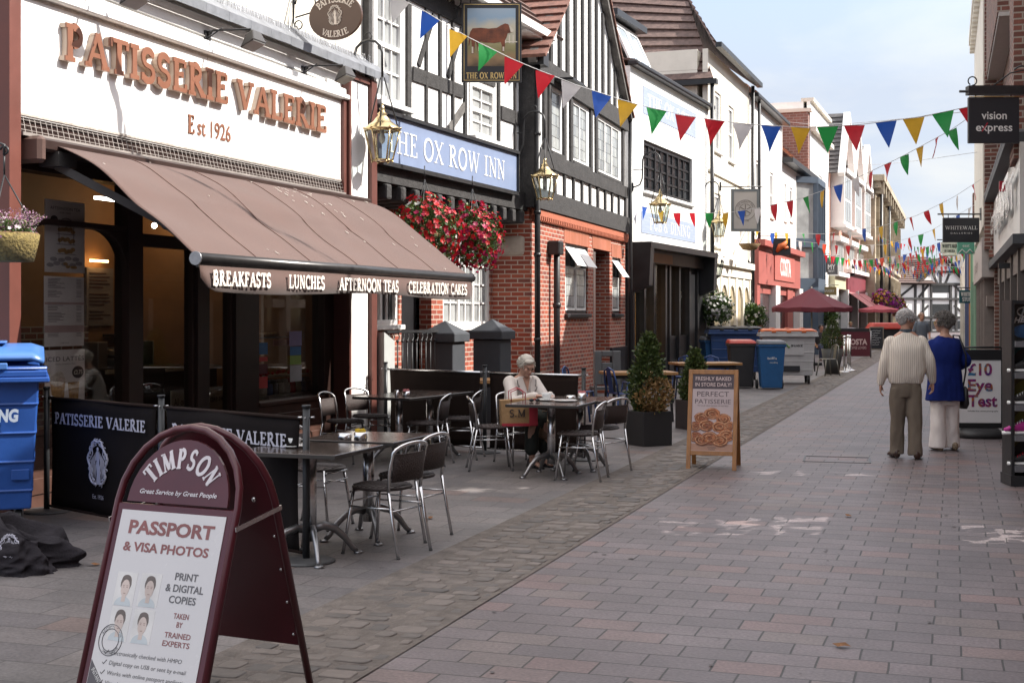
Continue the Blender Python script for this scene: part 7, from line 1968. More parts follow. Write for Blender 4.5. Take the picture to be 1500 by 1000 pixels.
def conifer(label, g, w, hb, hs, rw, rz, seed, dead=False, n=2600, pot=None):
    t = thing('potted_conifer', label, 'plant', g, rz); rr = random.Random(seed)
    if pot is None:
        q = MB(); k = w / 2; th = .02
        for a_ in ((-k, k, -k, -k + th), (-k, k, k - th, k), (-k, -k + th, -k + th, k - th), (k - th, k, -k + th, k - th)): q.box(a_[0], a_[1], a_[2], a_[3], 0, hb)
        obj('planter', q, M_PLANT, t, bevel=.004)
    else: q = MB(); q.lathe([(w * .3, 0), (w * .5, hb), (w * .46, hb), (w * .4, hb * .7)], 20); obj('planter', q, pot, t)
    q = MB(); q.lathe([(w * .46, hb - .06), (w * .4, hb - .05), (.01, hb - .04)], 16 if pot else 4, a0=PI / 4); obj('soil', q, mat('potting_soil', (.05, .035, .025), .9, .3, 30), t)
    q = MB(); q.tube([(0, 0, hb - .06), (.01, 0, hb + hs * .5), (0, .01, hb + hs * .92)], [.022, .014, .004], 6)
    for i in range(26):
        a = rr.uniform(0, 2 * PI); z = hb + hs * rr.uniform(.05, .8); r_ = rw * (1 - (z - hb) / hs * .85) * .7; q.tube([(0, 0, z), (r_ * math.cos(a), r_ * math.sin(a), z + .07)], [.007, .003], 4)
    obj('trunk', q, mat('bark', (.07, .045, .03), .9), t)
    q, qd = MB(), MB()
    for i in range(n):
        v = rr.random() ** 1.25; a = rr.uniform(0, 2 * PI); lump = 1 + .25 * noise.noise(Vector((math.cos(a) * 1.5, math.sin(a) * 1.5, v * 5 + seed))) * 1.6
        prof = rw * min(1, (.55 + v * 3.0)) * (1 - v) ** .62 * lump; r_ = prof * math.sqrt(rr.uniform(.25, 1))
        p = Vector((r_ * math.cos(a), r_ * math.sin(a), hb + hs * (v * .97) + rr.uniform(-.02, .02))); d = Vector((math.cos(a), math.sin(a), .5))
        isd = dead and (v < .42 - .3 * max(0, -math.cos(a + .6)) and math.cos(a + 1.1) > -.25) and rr.random() < .85
        sprays(qd if isd else q, [(p, d)], .05, rr)
    obj('crown', q, M_CONIF, t)
    if dead: obj('dead_foliage', qd, M_DEAD, t)
conifer('conifer with browned lower branches in a square black planter', Vector((1.72, 16.8, .004)), .43, .43, .98, .3, R(28), 3, True)
conifer('green conifer in a black planter behind the wooden sandwich board', G(1018, 628), .42, .42, .72, .26, R(20), 8, n=1900)
conifer('clipped conifer in a tall round pot far along beside a steel chair', G(1219, 548), .6, .7, .85, .34, 0, 15, n=1200, pot=mat('grey_pot', (.06, .06, .06), .6))
# ================================================================== people
def spl(keys, k=5):
    """smooth run of (point, radius...) keys"""
    P = [[*p, *r] for p, r in keys]; out = []
    for i in range(len(P) - 1):
        a, b_, c, d = P[max(i - 1, 0)], P[i], P[i + 1], P[min(i + 2, len(P) - 1)]
        for j in range(k):
            t = j / k
            out.append([.5 * (2 * y + (z - x) * t + (2 * x - 5 * y + 4 * z - w) * t * t + (3 * y - x - 3 * z + w) * t ** 3) for x, y, z, w in zip(a, b_, c, d)])
    out.append(P[-1]); return out
def limb(q, keys, n=12):
    s = spl([(p, (r,)) for p, r in keys]); q.tube([v[:3] for v in s], [v[3] for v in s], n)
    q.ball(s[0][:3], s[0][3] * .98, n=10, k=6); q.ball(s[-1][:3], s[-1][3] * .98, n=10, k=6)
def trunk(q, keys, yaw=0.0, n=20, e=2.3):
    """keys: ((x,y,z),(rx,ry)); rings turn with yaw"""
    s = spl(keys); c, d = math.cos(yaw), math.sin(yaw)
    q.loft([(v[:3], (v[3] * c, v[3] * d, 0), (-v[4] * d, v[4] * c, 0)) for v in s], n, e=e)
def soft(name, q, m, parent, vox=.008, it=6, fold=0.0, seed=0):
    o = obj(name, q, m, parent)
    r_ = o.modifiers.new('remesh', 'REMESH'); r_.mode = 'VOXEL'; r_.voxel_size = vox; r_.use_smooth_shade = True
    s = o.modifiers.new('smooth', 'SMOOTH'); s.factor = .5; s.iterations = it
    bpy.context.view_layer.update()
    me = D.meshes.new_from_object(o.evaluated_get(bpy.context.evaluated_depsgraph_get()))
    o.modifiers.clear(); o.data = me; me.name = name
    if fold:                                             # cloth folds
        nm = [v.normal.copy() for v in me.vertices]
        for v, n_ in zip(me.vertices, nm):
            p = v.co; f_ = noise.noise(Vector((p.x * 9 + seed, p.y * 9, p.z * 4.5))) + .6 * noise.noise(Vector((p.x * 20, p.y * 20 + seed, p.z * 9)))
            v.co = p + n_ * f_ * fold
    me.polygons.foreach_set('use_smooth', [True] * len(me.polygons)); me.update()
    return o
def head(q, c, yaw, pitch=0.0, roll=0.0, s=1.0, neck=None):
    M = Matrix.Translation(c) @ Matrix.Rotation(yaw, 4, 'Z') @ Matrix.Rotation(pitch, 4, 'X') @ Matrix.Rotation(roll, 4, 'Y') @ Matrix.Scale(s, 4)
    R3 = M.to_3x3()
    B = lambda p, *r: q.ball(M @ Vector(p), *[x * s for x in r], n=14, k=10, rot=R3.normalized())
    B((0, -.012, .03), .074, .094, .088); B((0, .02, -.04), .058, .068, .075); B((0, .05, -.085), .034, .034, .026); B((0, .088, -.022), .013, .021, .015); B((0, .083, .002), .01, .012, .026)
    B((0, .076, .03), .05, .02, .018); B((0, .078, -.052), .024, .014, .011)
    for x in (-1, 1): B((x * .073, -.01, -.008), .009, .019, .031); B((x * .04, .058, -.022), .024, .024, .022)
    if neck is not None: limb(q, [(M @ Vector((0, -.02, -.04)), .05 * s), (neck, .056 * s)])
    return M
def face_parts(M, parent, glasses=None):
    q = MB()
    for x in (-1, 1): q.ball(M @ Vector((x * .031, .083, .006)), .0085, n=8, k=6)
    obj('eyes', q, mat('eye_dark', (.09, .07, .06), .3), parent)
    q = MB(); q.tube([M @ Vector((-.022, .086, -.053)), M @ Vector((0, .094, -.051)), M @ Vector((.022, .086, -.053))], [.003, .005, .003], 6); obj('lips', q, mat('lip', (.3, .1, .09), .4), parent)
    if glasses:
        q = MB()
        for x in (-1, 1): q.tube([M @ Vector((x * .033 + .026 * math.cos(R(a)), .1, .004 + .019 * math.sin(R(a)))) for a in range(0, 361, 40)], .0022, 4); q.tube([M @ Vector((x * .06, .099, .01)), M @ Vector((x * .078, -.005, .012))], .002, 4)
        obj('glasses', q, glasses, parent)
def hand(q, w, d, nrm, side, curl=.35, s=1.0):
    """w wrist, d pointing direction, nrm direction the palm faces, thumb on 'side' of d x nrm"""
    d = Vector(d).normalized(); nrm = Vector(nrm); nrm = (nrm - d * nrm.dot(d)).normalized(); x = d.cross(nrm) * side; w = Vector(w)
    q.loft([(w + d * a * s, x * rx * s, nrm * ry * s) for a, rx, ry in ((-.01, .024, .019), (.02, .03, .018), (.06, .04, .016), (.088, .04, .013), (.098, .034, .01))], 12)
    for i, (off, L_) in enumerate(((.029, .068), (.010, .077), (-.010, .072), (-.028, .056))):
        p = w + (d * .085 + x * off) * s; a = curl * (.7 + .12 * i); pts = [p]
        dd = d + x * off * 1.2
        for seg, l in enumerate((.42, .32, .26)):
            t_ = a * (seg * 1.0 + .5); pts.append(pts[-1] + (dd.normalized() * math.cos(t_) + nrm * math.sin(t_)) * L_ * l * s)
        q.tube(pts, [.0092 * s, .009 * s, .0083 * s, .0065 * s], 8); q.ball(pts[-1], .0065 * s, n=6, k=4)
    p = w + (d * .025 + x * .027) * s; pts = [p, p + (d * .025 + x * .022 + nrm * .012) * s, p + (d * .05 + x * .028 + nrm * .022) * s, p + (d * .068 + x * .026 + nrm * .03) * s]
    q.tube(pts, [.014 * s, .0115 * s, .0095 * s, .007 * s], 8); q.ball(pts[-1], .007 * s, n=6, k=4)
def hair_tufts(q, M, n, box, L_, rr, curl=.0):
    for i in range(n):
        th = rr.uniform(0, 2 * PI); ph = math.acos(rr.uniform(box[0], 1)); p = Vector((math.sin(ph) * math.cos(th) * box[1], -.018 + math.sin(ph) * math.sin(th) * box[2], .032 + math.cos(ph) * box[3]))
        if p.y > box[4] and p.z < .075: continue
        o_ = p.copy(); o_.y += .018; o_.z -= .032; o_.normalize()
        tdir = (o_ * .35 + Vector((rr.gauss(0, .4), rr.gauss(0, .4) - .15, -.7))).normalized() if not curl else (o_ + Vector((rr.gauss(0, 1), rr.gauss(0, 1), rr.gauss(0, 1))) * curl).normalized()
        a = M @ p; b_ = M @ (p + tdir * L_ * .5 + o_ * L_ * .18); c = M @ (p + tdir * L_); q.tube([a, b_, c], [.006, .005, .0015], 4, False)
M_SKIN = mat('skin', (.42, .22, .15), .5, .14, 14, .1, 60)
M_SKIN2 = mat('pale_skin', (.45, .26, .19), .5, .14, 14, .1, 60)
def knit_mat():
    m = D.materials.new('ribbed_cream_knit'); m.use_nodes = True; N, L = m.node_tree.nodes, m.node_tree.links; b_ = N['Principled BSDF']; b_.inputs['Roughness'].default_value = .9
    tc = N.new('ShaderNodeTexCoord'); wv_ = N.new('ShaderNodeTexWave'); wv_.inputs['Scale'].default_value = 14; wv_.inputs['Distortion'].default_value = .6; wv_.inputs['Detail'].default_value = 1; L.new(tc.outputs['Object'], wv_.inputs['Vector'])
    rp = N.new('ShaderNodeValToRGB'); rp.color_ramp.elements[0].color = (.56, .49, .42, 1); rp.color_ramp.elements[1].color = (.76, .69, .61, 1); L.new(wv_.outputs['Fac'], rp.inputs['Fac']); L.new(rp.outputs['Color'], b_.inputs['Base Color'])
    bp = N.new('ShaderNodeBump'); bp.inputs['Strength'].default_value = .5; bp.inputs['Distance'].default_value = .01; L.new(wv_.outputs['Fac'], bp.inputs['Height']); L.new(bp.outputs['Normal'], b_.inputs['Normal'])
    return m
def shoe(q, heel, yaw, L_=.27, w=.045, h=.07):
    c = Vector(heel); f = Vector((-math.sin(yaw), math.cos(yaw), 0)); x = Vector((f.y, -f.x, 0))
    q.loft([(c + f * a * L_ + Vector((0, 0, z)), x * w * k, Vector((0, 0, hh))) for a, z, hh, k in ((-.02, .05, .045, .5), (.05, .05, .05, .8), (.25, .05, .05, .85), (.5, .042, .042, .95), (.75, .03, .03, 1.05), (.93, .025, .024, .85), (1.0, .022, .014, .4))], 12)
# ---- man walking away
g = G(1327, 671)
t = thing('person', 'grey haired man in a cream ribbed jumper and olive trousers walking away', 'person', (g.x, g.y, .004), R(-6), None)
q = MB(); HM = Vector((.015, .03, 1.585))
trunk(q, [((0, 0, .84), (.15, .1)), ((0, 0, 1.0), (.15, .1)), ((0, .0, 1.25), (.17, .1)), ((0, 0, 1.38), (.15, .08)), ((0, 0, 1.45), (.07, .06))])
M1 = head(q, HM, R(-72), R(-4), neck=Vector((0, -.005, 1.40)))
la = [((-.165, 0, 1.325), .05), ((-.235, -.02, 1.1), .042), ((-.275, .03, .86), .028)]; ra = [((.165, 0, 1.325), .05), ((.25, -.05, 1.12), .042), ((.30, .02, .88), .028)]
limb(q, la); limb(q, ra)
hand(q, (-.276, .035, .85), (-.02, .06, -1), (1, -.2, 0), -1, .5); hand(q, (.302, .025, .87), (.02, .1, -1), (-1, -.1, 0), 1, .55)
for sx, y in ((-.085, .05), (.085, -.06)): limb(q, [((sx, 0, .85), .08), ((sx * 1.0, y * .4, .48), .055), ((sx * 1.0, y, .08), .04)])
bd = soft('body', q, M_SKIN, t, .007, 4); face_parts(M1, bd, mat('thin_glasses_frame', (.06, .05, .05), .3, metal=.5))
q = MB(); trunk(q, [((0, 0, .855), (.175, .125)), ((0, 0, .885), (.19, .135)), ((0, -.01, .98), (.208, .148)), ((0, -.02, 1.15), (.215, .145)), ((0, -.025, 1.27), (.208, .13)), ((0, -.01, 1.36), (.165, .1)), ((.0, .0, 1.42), (.09, .08)), ((0, .005, 1.44), (.074, .07))], e=2.5)
for k_ in (la, ra): limb(q, [(k_[0][0], .079), ((Vector(k_[0][0]) + Vector(k_[1][0])) / 2, .074), (k_[1][0], .066), ((Vector(k_[1][0]) * .4 + Vector(k_[2][0]) * .6), .058), (k_[2][0], .043)])
soft('jumper', q, knit_mat(), t, .009, 5, .006, 3)
q = MB(); trunk(q, [((0, .0, 1.36), (.066, .064)), ((0, 0, 1.455), (.068, .066)), ((0, 0, 1.475), (.066, .063))]); obj('shirt_collar', q, mat('dark_check_shirt', (.05, .07, .09), .8, .5, 60), t)
q = MB()
trunk(q, [((0, 0, .7), (.16, .115)), ((0, 0, .8), (.172, .128)), ((0, 0, .9), (.165, .12))], e=2.6)
for sx, y in ((-.088, .06), (.088, -.07)): trunk(q, [((sx * .95, 0, .8), (.092, .115)), ((sx * 1.0, y * .3, .6), (.09, .105)), ((sx * 1.02, y * .6, .4), (.08, .088)), ((sx * 1.04, y, .16), (.078, .085)), ((sx * 1.06, y, .045), (.08, .09))], e=2.6)
soft('trousers', q, mat('olive_brown_trousers', (.145, .115, .088), .85, .1, 5, .15, 60), t, .009, 4, .011, 9)
for sx, y, yw in ((-.095, .0, R(8)), (.095, -.13, R(-14))):
    q = MB(); shoe(q, (sx, y - .02, 0), yw, .28, .05); obj('shoe', q, mat('brown_leather', (.05, .025, .018), .35, .2), t)
q = MB(); rr = random.Random(2)
B = lambda p, *r: q.ball(M1 @ Vector(p), *r, n=16, k=10, rot=M1.to_3x3())
B((0, -.022, .047), .08, .095, .083); B((0, -.055, -.005), .07, .06, .07)
hair_tufts(q, M1, 700, (-.5, .078, .097, .086, .055), .03, rr); obj('hair', q, mat('white_grey_hair', (.4, .38, .37), .7, .25, 40), t)
# ---- woman walking away
g = G(1384, 659)
t = thing('person', 'grey curly haired woman in a royal blue coat and white trousers walking away', 'person', (g.x, g.y, .004), R(2))
q = MB(); trunk(q, [((0, 0, .8), (.15, .11)), ((0, 0, 1.0), (.13, .1)), ((0, 0, 1.22), (.155, .1)), ((0, 0, 1.33), (.13, .075)), ((0, 0, 1.4), (.06, .055))])
M2 = head(q, Vector((-.015, .03, 1.535)), R(66), R(-3), s=.97, neck=Vector((0, -.005, 1.34)))
la = [((-.145, 0, 1.275), .045), ((-.2, .03, 1.06), .038), ((-.15, .2, .95), .026)]; ra = [((.145, 0, 1.275), .045), ((.25, -.03, 1.06), .038), ((.16, .2, .98), .026)]
limb(q, la); limb(q, ra); hand(q, (.155, .21, .98), (-.6, .7, .1), (0, 0, -1), 1, .6); hand(q, (-.145, .21, .95), (.5, .8, .0), (0, 0, -1), -1, .6)
for sx, y in ((-.08, -.03), (.08, .05)): limb(q, [((sx, 0, .82), .08), ((sx, y * .4, .46), .05), ((sx, y, .07), .035)])
bd = soft('body', q, M_SKIN2, t, .007, 4); face_parts(M2, bd, M_GOLD)
q = MB(); trunk(q, [((0, 0, .60), (.235, .17)), ((0, 0, .68), (.225, .165)), ((0, 0, .85), (.205, .155)), ((0, -.005, 1.02), (.185, .135)), ((0, -.02, 1.17), (.2, .135)), ((0, -.015, 1.29), (.185, .11)), ((0, 0, 1.35), (.13, .08)), ((0, .01, 1.385), (.078, .07))], e=2.4)
for k_ in (la, ra): limb(q, [(k_[0][0], .078), ((Vector(k_[0][0]) + Vector(k_[1][0])) / 2, .068), (k_[1][0], .06), (k_[2][0], .048)])
soft('coat', q, mat('royal_blue_wool', (.007, .018, .13), .9, .2, 6, .2, 80, spec=.2), t, .009, 5, .007, 5)
q = MB(); trunk(q, [((0, 0, .55), (.16, .12)), ((0, 0, .75), (.17, .125))])
for sx, y in ((-.088, -.03), (.088, .06)): trunk(q, [((sx, 0, .7), (.09, .11)), ((sx * 1.02, y * .5, .4), (.086, .1)), ((sx * 1.06, y, .1), (.1, .12)), ((sx * 1.06, y, .03), (.103, .125))])
soft('trousers', q, mat('white_linen', (.8, .75, .73), .85, .06, 5, .15, 60), t, .009, 4, .01, 2)
for sx, y, yw in ((-.09, -.06, R(6)), (.095, -.02, R(-12))): q = MB(); shoe(q, (sx, y - .08, 0), yw, .25, .045); obj('shoe', q, mat('patterned_shoe', (.25, .19, .13), .6, .6, 45), t)
q = MB(); rr = random.Random(5); B = lambda p, *r: q.ball(M2 @ Vector(p), *r, n=16, k=10, rot=M2.to_3x3())
B((0, -.03, .05), .09, .1, .088); B((0, -.055, -.01), .08, .065, .075)
hair_tufts(q, M2, 1300, (-.5, .088, .108, .1, .05), .04, rr, .8); obj('hair', q, mat('dark_grey_hair', (.17, .155, .145), .7, .5, 40), t)
t2 = thing('shoulder_bag', 'black shoulder bag on the right side of the woman in blue', 'bag', (g.x, g.y, .004), R(2))
q = MB(); q.tube([(.24, .06, .72), (.235, -.06, .95), (.2, -.155, 1.15), (.14, -.1, 1.385), (.12, .05, 1.39), (.2, .16, 1.1), (.24, .1, .75)], .011, 6); obj('strap', q, M_BLACK, t2)
q = MB(); q.loft([((.235, .06, .5), (.04, 0, 0), (0, .13, 0)), ((.24, .06, .56), (.06, 0, 0), (0, .16, 0)), ((.235, .06, .74), (.045, 0, 0), (0, .15, 0)), ((.235, .06, .77), (.02, 0, 0), (0, .12, 0))], 14); obj('pouch', q, M_BLACK, t2)
# ---- woman seated at the table
ff = Vector((.5, -.86, 0)).normalized(); rz_ = yaw_to(ff) - PI / 2
t = thing('person', 'white haired woman in a pale double breasted jacket seated at the cafe table', 'person', (.1, 14.7, .004), rz_)
SE = .55
q = MB(); HS = Vector((.0, .12, 1.075))
trunk(q, [((0, -.06, .47), (.16, .12)), ((0, -.05, .6), (.15, .11)), ((0, .0, .8), (.16, .1)), ((0, .02, .92), (.13, .08)), ((0, .04, .98), (.06, .055))])
M3 = head(q, HS, R(4), R(-26), s=1.0, neck=Vector((0, .03, .93)))
la = [((-.15, .01, .9), .045), ((-.21, .2, .70), .038), ((-.08, .48, .775), .025)]; ra = [((.15, .01, .9), .045), ((.22, .2, .70), .038), ((.12, .5, .775), .025)]
limb(q, la); limb(q, ra); hand(q, (-.075, .49, .775), (.4, .9, .02), (0, .1, -1), -1, .5); hand(q, (.115, .51, .775), (-.4, .9, .0), (0, .1, -1), 1, .5)
limb(q, [((-.09, -.03, .5), .08), ((-.1, .36, .5), .06), ((-.09, .36, .3), .052), ((-.08, .32, .09), .032)]); limb(q, [((.09, -.03, .5), .08), ((.11, .38, .5), .06), ((.12, .42, .3), .052), ((.1, .40, .09), .032)])
for sx, y in ((-.08, .32), (.1, .4)): q.loft([(Vector((sx, y - .03, .075)), (.03, 0, 0), (0, 0, .03)), (Vector((sx, y + .06, .06)), (.034, 0, 0), (0, 0, .026)), (Vector((sx, y + .16, .03)), (.036, 0, 0), (0, 0, .016)), (Vector((sx, y + .2, .024)), (.02, 0, 0), (0, 0, .01))], 10)
bd = soft('body', q, M_SKIN2, t, .007, 4); face_parts(M3, bd)
q = MB(); trunk(q, [((0, -.06, .44), (.2, .16)), ((0, -.06, .52), (.195, .15)), ((0, -.04, .64), (.175, .13)), ((0, .0, .78), (.19, .135)), ((0, .015, .88), (.175, .11)), ((0, .03, .94), (.11, .08)), ((0, .04, .965), (.075, .068))], e=2.4)
for k_ in (la, ra): limb(q, [(k_[0][0], .076), ((Vector(k_[0][0]) + Vector(k_[1][0])) / 2, .068), (k_[1][0], .062), ((Vector(k_[1][0]) + Vector(k_[2][0])) / 2, .052), (k_[2][0], .042)])
jk = soft('jacket', q, mat('pale_stone_jacket', (.7, .64, .59), .8, .06, 5, .12, 70), t, .009, 4, .005, 7)
M_PIPE = mat('dark_piping', (.04, .035, .035), .6)
lp = MB()
for s in (-1, 1):
    pts = [(s * .075, .045, .965), (s * .12, .105, .93), (s * .115, .135, .875), (s * .1, .14, .86), (s * .13, .145, .84), (s * .015, .158, .72), (s * .03, .13, .85)]
    lp.prism([(x, z) for x, y, z in pts], lambda x, z, tt: (x, .118 + (.95 - z) * .16 - abs(x) * .22 + tt, z), .012, .022)
pq_ = MB()
for s in (-1, 1):
    L3 = lambda x, z: (x, .118 + (.95 - z) * .16 - abs(x) * .22 + .024, z)
    pq_.tube([L3(s * x, z) for x, z in ((.12, .93), (.115, .875), (.1, .86), (.13, .84), (.015, .72))], .004, 5); pq_.tube([L3(s * x, z) for x, z in ((.015, .72), (.015, .6), (.014, .5))], .004, 5) if s > 0 else None
obj('piping', pq_, M_PIPE, jk)
obj('lapel', lp, mat('pale_stone_lapel', (.64, .58, .54), .8, .05), jk)
q = MB()
for s in (-1, 1):
    for z in (.72, .63, .55): q.ball((s * .055, (.15 if z > .7 else .125) - .0 * z, z), .016, .012, .016, n=10, k=5)
obj('button', q, M_PIPE, jk)
q = MB(); q.prism([(-.045, .955), (.045, .955), (0, .80)], lambda x, z, tt: (x, .112 + (.95 - z) * .2 + tt, z), .0, .006); obj('neckline', q, M_SKIN2, jk)
q = MB()
for c, k_ in ((-.09, ((-.1, .36), (-.088, .335))), (.09, ((.11, .38), (.11, .41)))): trunk(q, [((c, -.06, .50), (.1, .1)), ((c, .0, .51), (.1, .09))]); limb(q, [((c, -.04, .52), .092), ((k_[0][0], k_[0][1] * .6, .525), .085), ((*k_[0], .5), .075), ((*k_[1], .36), .072), ((k_[1][0], k_[1][1], .2), .075)])
soft('trousers', q, mat('black_green_trousers', (.02, .024, .02), .85, .2), t, .009, 4, .008, 4)
for sx, y in ((-.08, .32), (.1, .4)):
    q = MB(); q.hexa([(sx - .036, y - .06, 0), (sx + .036, y - .06, 0), (sx + .036, y + .2, 0), (sx - .036, y + .2, 0)], [(sx - .034, y - .06, .035), (sx + .034, y - .06, .035), (sx + .036, y + .2, .015), (sx - .036, y + .2, .015)])
    for yy, rz2, zz in ((.0, .04, .1), (.06, .037, .06), (.13, .038, .035)): q.tube([(sx + rz2 * math.cos(R(a)), y + yy - .02, zz * .5 + zz * .62 * math.sin(R(a))) for a in range(-20, 201, 22)], .009, 5)
    obj('shoe', q, M_BLACK, t)
q = MB(); rr = random.Random(9); B = lambda p, *r: q.ball(M3 @ Vector(p), *r, n=16, k=10, rot=M3.to_3x3())
B((0, -.02, .048), .08, .096, .082); B((0, -.06, .0), .072, .055, .07); B((0.02, .05, .08), .058, .035, .026)
hair_tufts(q, M3, 420, (-.4, .078, .094, .082, .04), .035, rr); obj('hair', q, mat('white_blond_hair', (.5, .46, .4), .6, .2, 40), t)
t = thing('carrier_bag', 'brown paper carrier bag with red sides and a large letter M on a cafe chair', 'bag', (.06, 14.12, .47), R(8))
q = MB(); q.hexa([(-.18, -.08, 0), (.19, -.08, 0), (.19, .09, 0), (-.18, .09, 0)], [(-.19, -.07, .27), (.2, -.09, .29), (.2, .08, .29), (-.19, .09, .27)]); bo = obj('body', q, mat('brown_kraft_paper', (.34, .2, .09), .75, .15, 8, .3, 30), t)
q = MB(); q.hexa([(.191, -.083, 0), (.195, -.083, 0), (.195, .093, 0), (.191, .093, 0)], [(.202, -.093, .292), (.206, -.093, .292), (.206, .083, .292), (.202, .083, .292)]); q.box(.11, .2, -.098, -.092, .01, .29); q.box(-.18, .2, -.083, -.081, .0, .03); obj('red_side', q, mat('red_paper', (.42, .03, .05), .6, .1), bo)
q = MB(); pen_text(q, 'S.M', lambda x, y, tt: (-.1 + x, -.09 - tt, .1 + y), .075, .16, 0, .003, width=.17); obj('lettering', q, M_CHAR, bo)
q = MB()
for y in (-.085, .09): q.tube([(-.08, y, .26), (-.085, y, .36), (.0, y - .01, .4), (.07, y, .35), (.07, y, .26)], .006, 5)
obj('handle', q, mat('pink_cord', (.5, .08, .1), .7), t)
t = thing('handbag', 'small brown bag hanging at the seated woman’s knee', 'bag', (.36, 14.42, .3), 0)
q = MB(); q.loft([((0, 0, 0), (.06, 0, 0), (0, .05, 0)), ((0, 0, .03), (.08, 0, 0), (0, .06, 0)), ((0, 0, .16), (.06, 0, 0), (0, .04, 0)), ((0, 0, .2), (.03, 0, 0), (0, .02, 0))], 12); obj('body', q, mat('tan_leather', (.16, .09, .05), .5, .2), t); q = MB(); q.tube([(-.04, 0, .18), (-.03, .02, .3), (.03, .02, .3), (.04, 0, .18)], .006, 5); obj('handle', q, MATS['tan_leather'], t)
# ---- far people
def far_person(label, px, py, Y, shirt, hairc, sit=False, lower=(.04, .05, .09)):
    p = W(px, py, Y); h = 1.7 if not sit else 1.28; t = thing('person', label, 'person', (p.x, Y, .004), R(180))
    z0 = h - 1.7; q = MB(); c = Vector((0, .01, 1.57 + z0)); trunk(q, [((0, 0, .9 + z0), (.15, .1)), ((0, 0, 1.2 + z0), (.17, .1)), ((0, 0, 1.38 + z0), (.13, .08))]); M_ = head(q, c, 0, neck=Vector((0, 0, 1.35 + z0)))
    for s in (-1, 1):
        limb(q, [((s * .18, 0, 1.34 + z0), .045), ((s * .24, .0, 1.08 + z0), .04), ((s * .2, .16, .92 + z0), .03)]); hand(q, (s * .2, .17, .92 + z0), (-s * .3, .9, -.2), (0, 0, -1), -s)
        limb(q, [((s * .09, 0, .9 + z0), .08), ((s * .1, .4 if sit else .02, .5), .06), ((s * .1, .4 if sit else 0, .06), .045)])
    soft('body', q, M_SKIN, t, .012, 3)
    q = MB(); trunk(q, [((0, 0, .86 + z0), (.18, .13)), ((0, 0, 1.1 + z0), (.19, .13)), ((0, 0, 1.3 + z0), (.2, .12)), ((0, 0, 1.42 + z0), (.08, .07))])
    for s in (-1, 1): limb(q, [((s * .18, 0, 1.34 + z0), .075), ((s * .23, 0, 1.12 + z0), .065)])
    soft('top', q, shirt, t, .014, 3)
    q = MB()
    for s in (-1, 1): limb(q, [((s * .09, 0, .9 + z0), .1), ((s * .1, .4 if sit else .02, .5), .085), ((s * .1, .4 if sit else 0, .1), .07)])
    soft('trousers', q, mat('dark_denim', lower, .8, .1), t, .014, 3)
    q = MB(); q.ball(M_ @ Vector((0, -.025, .05)), .082, .095, .085); hair_tufts(q, M_, 120, (-.3, .08, .1, .09, .05), .05, random.Random(1)); obj('hair', q, hairc, t)
far_person('bald man in a grey t-shirt coming towards the camera between the walking couple', 1350, 480, 42, mat('grey_tshirt', (.1, .12, .15), .8), mat('shaved_hair', (.3, .2, .15), .6))
far_person('person with dark hair seated at the tables behind the white bin', 1203, 520, 47, mat('black_top', (.02, .02, .025), .8), mat('black_hair', (.02, .015, .012), .5), True)
far_person('person with fair hair seated at the far cafe near the maroon screen', 1246, 500, 66, mat('pale_top', (.4, .4, .42), .8), mat('fair_hair', (.4, .28, .13), .5), True)
# ================================================================== bunting
FLAG = {'r': (.5, .018, .03), 'b': (.02, .09, .42), 'y': (.62, .36, .03), 'g': (.02, .28, .06), 'w': (.62, .6, .6), 'o': (.6, .08, .04)}
FM = {}
for k_, c_ in FLAG.items():
    m = mat('flag_' + k_, c_, .6, .08, 12); N, L = m.node_tree.nodes, m.node_tree.links
    tr = N.new('ShaderNodeBsdfTranslucent'); tr.inputs['Color'].default_value = (*c_, 1); mx = N.new('ShaderNodeMixShader'); mx.inputs['Fac'].default_value = .4
    L.new(N['Principled BSDF'].outputs[0], mx.inputs[1]); L.new(tr.outputs[0], mx.inputs[2]); L.new(mx.outputs[0], N['Material Output'].inputs['Surface']); FM[k_] = m
rB = random.Random(21)
FME = {}
def flag_mesh(c, v):
    if (c, v) in FME: return FME[(c, v)]
    q = MB(); n = 5; vs = []; fs = []; tw = (-.5, 0., .45, .8)[v]
    for i in range(n + 1):
        f = i / n; w = .135 * (1 - f) + .003; a = tw * f
        for s in (-1, 0, 1): vs.append((s * w * math.cos(a), s * w * math.sin(a) + .05 * tw * f * f + (.012 * math.sin(f * 5 + v) if s == 0 else 0), -.34 * f))
    for i in range(n):
        for j in (0, 1): fs.append((i * 3 + j, i * 3 + j + 1, i * 3 + j + 4, i * 3 + j + 3))
    q.add(vs, fs, True); me = q.mesh('pennant'); me.materials.append(FM[c]); FME[(c, v)] = me; return me
M_CORD = mat('white_cord', (.5, .5, .5), .8)
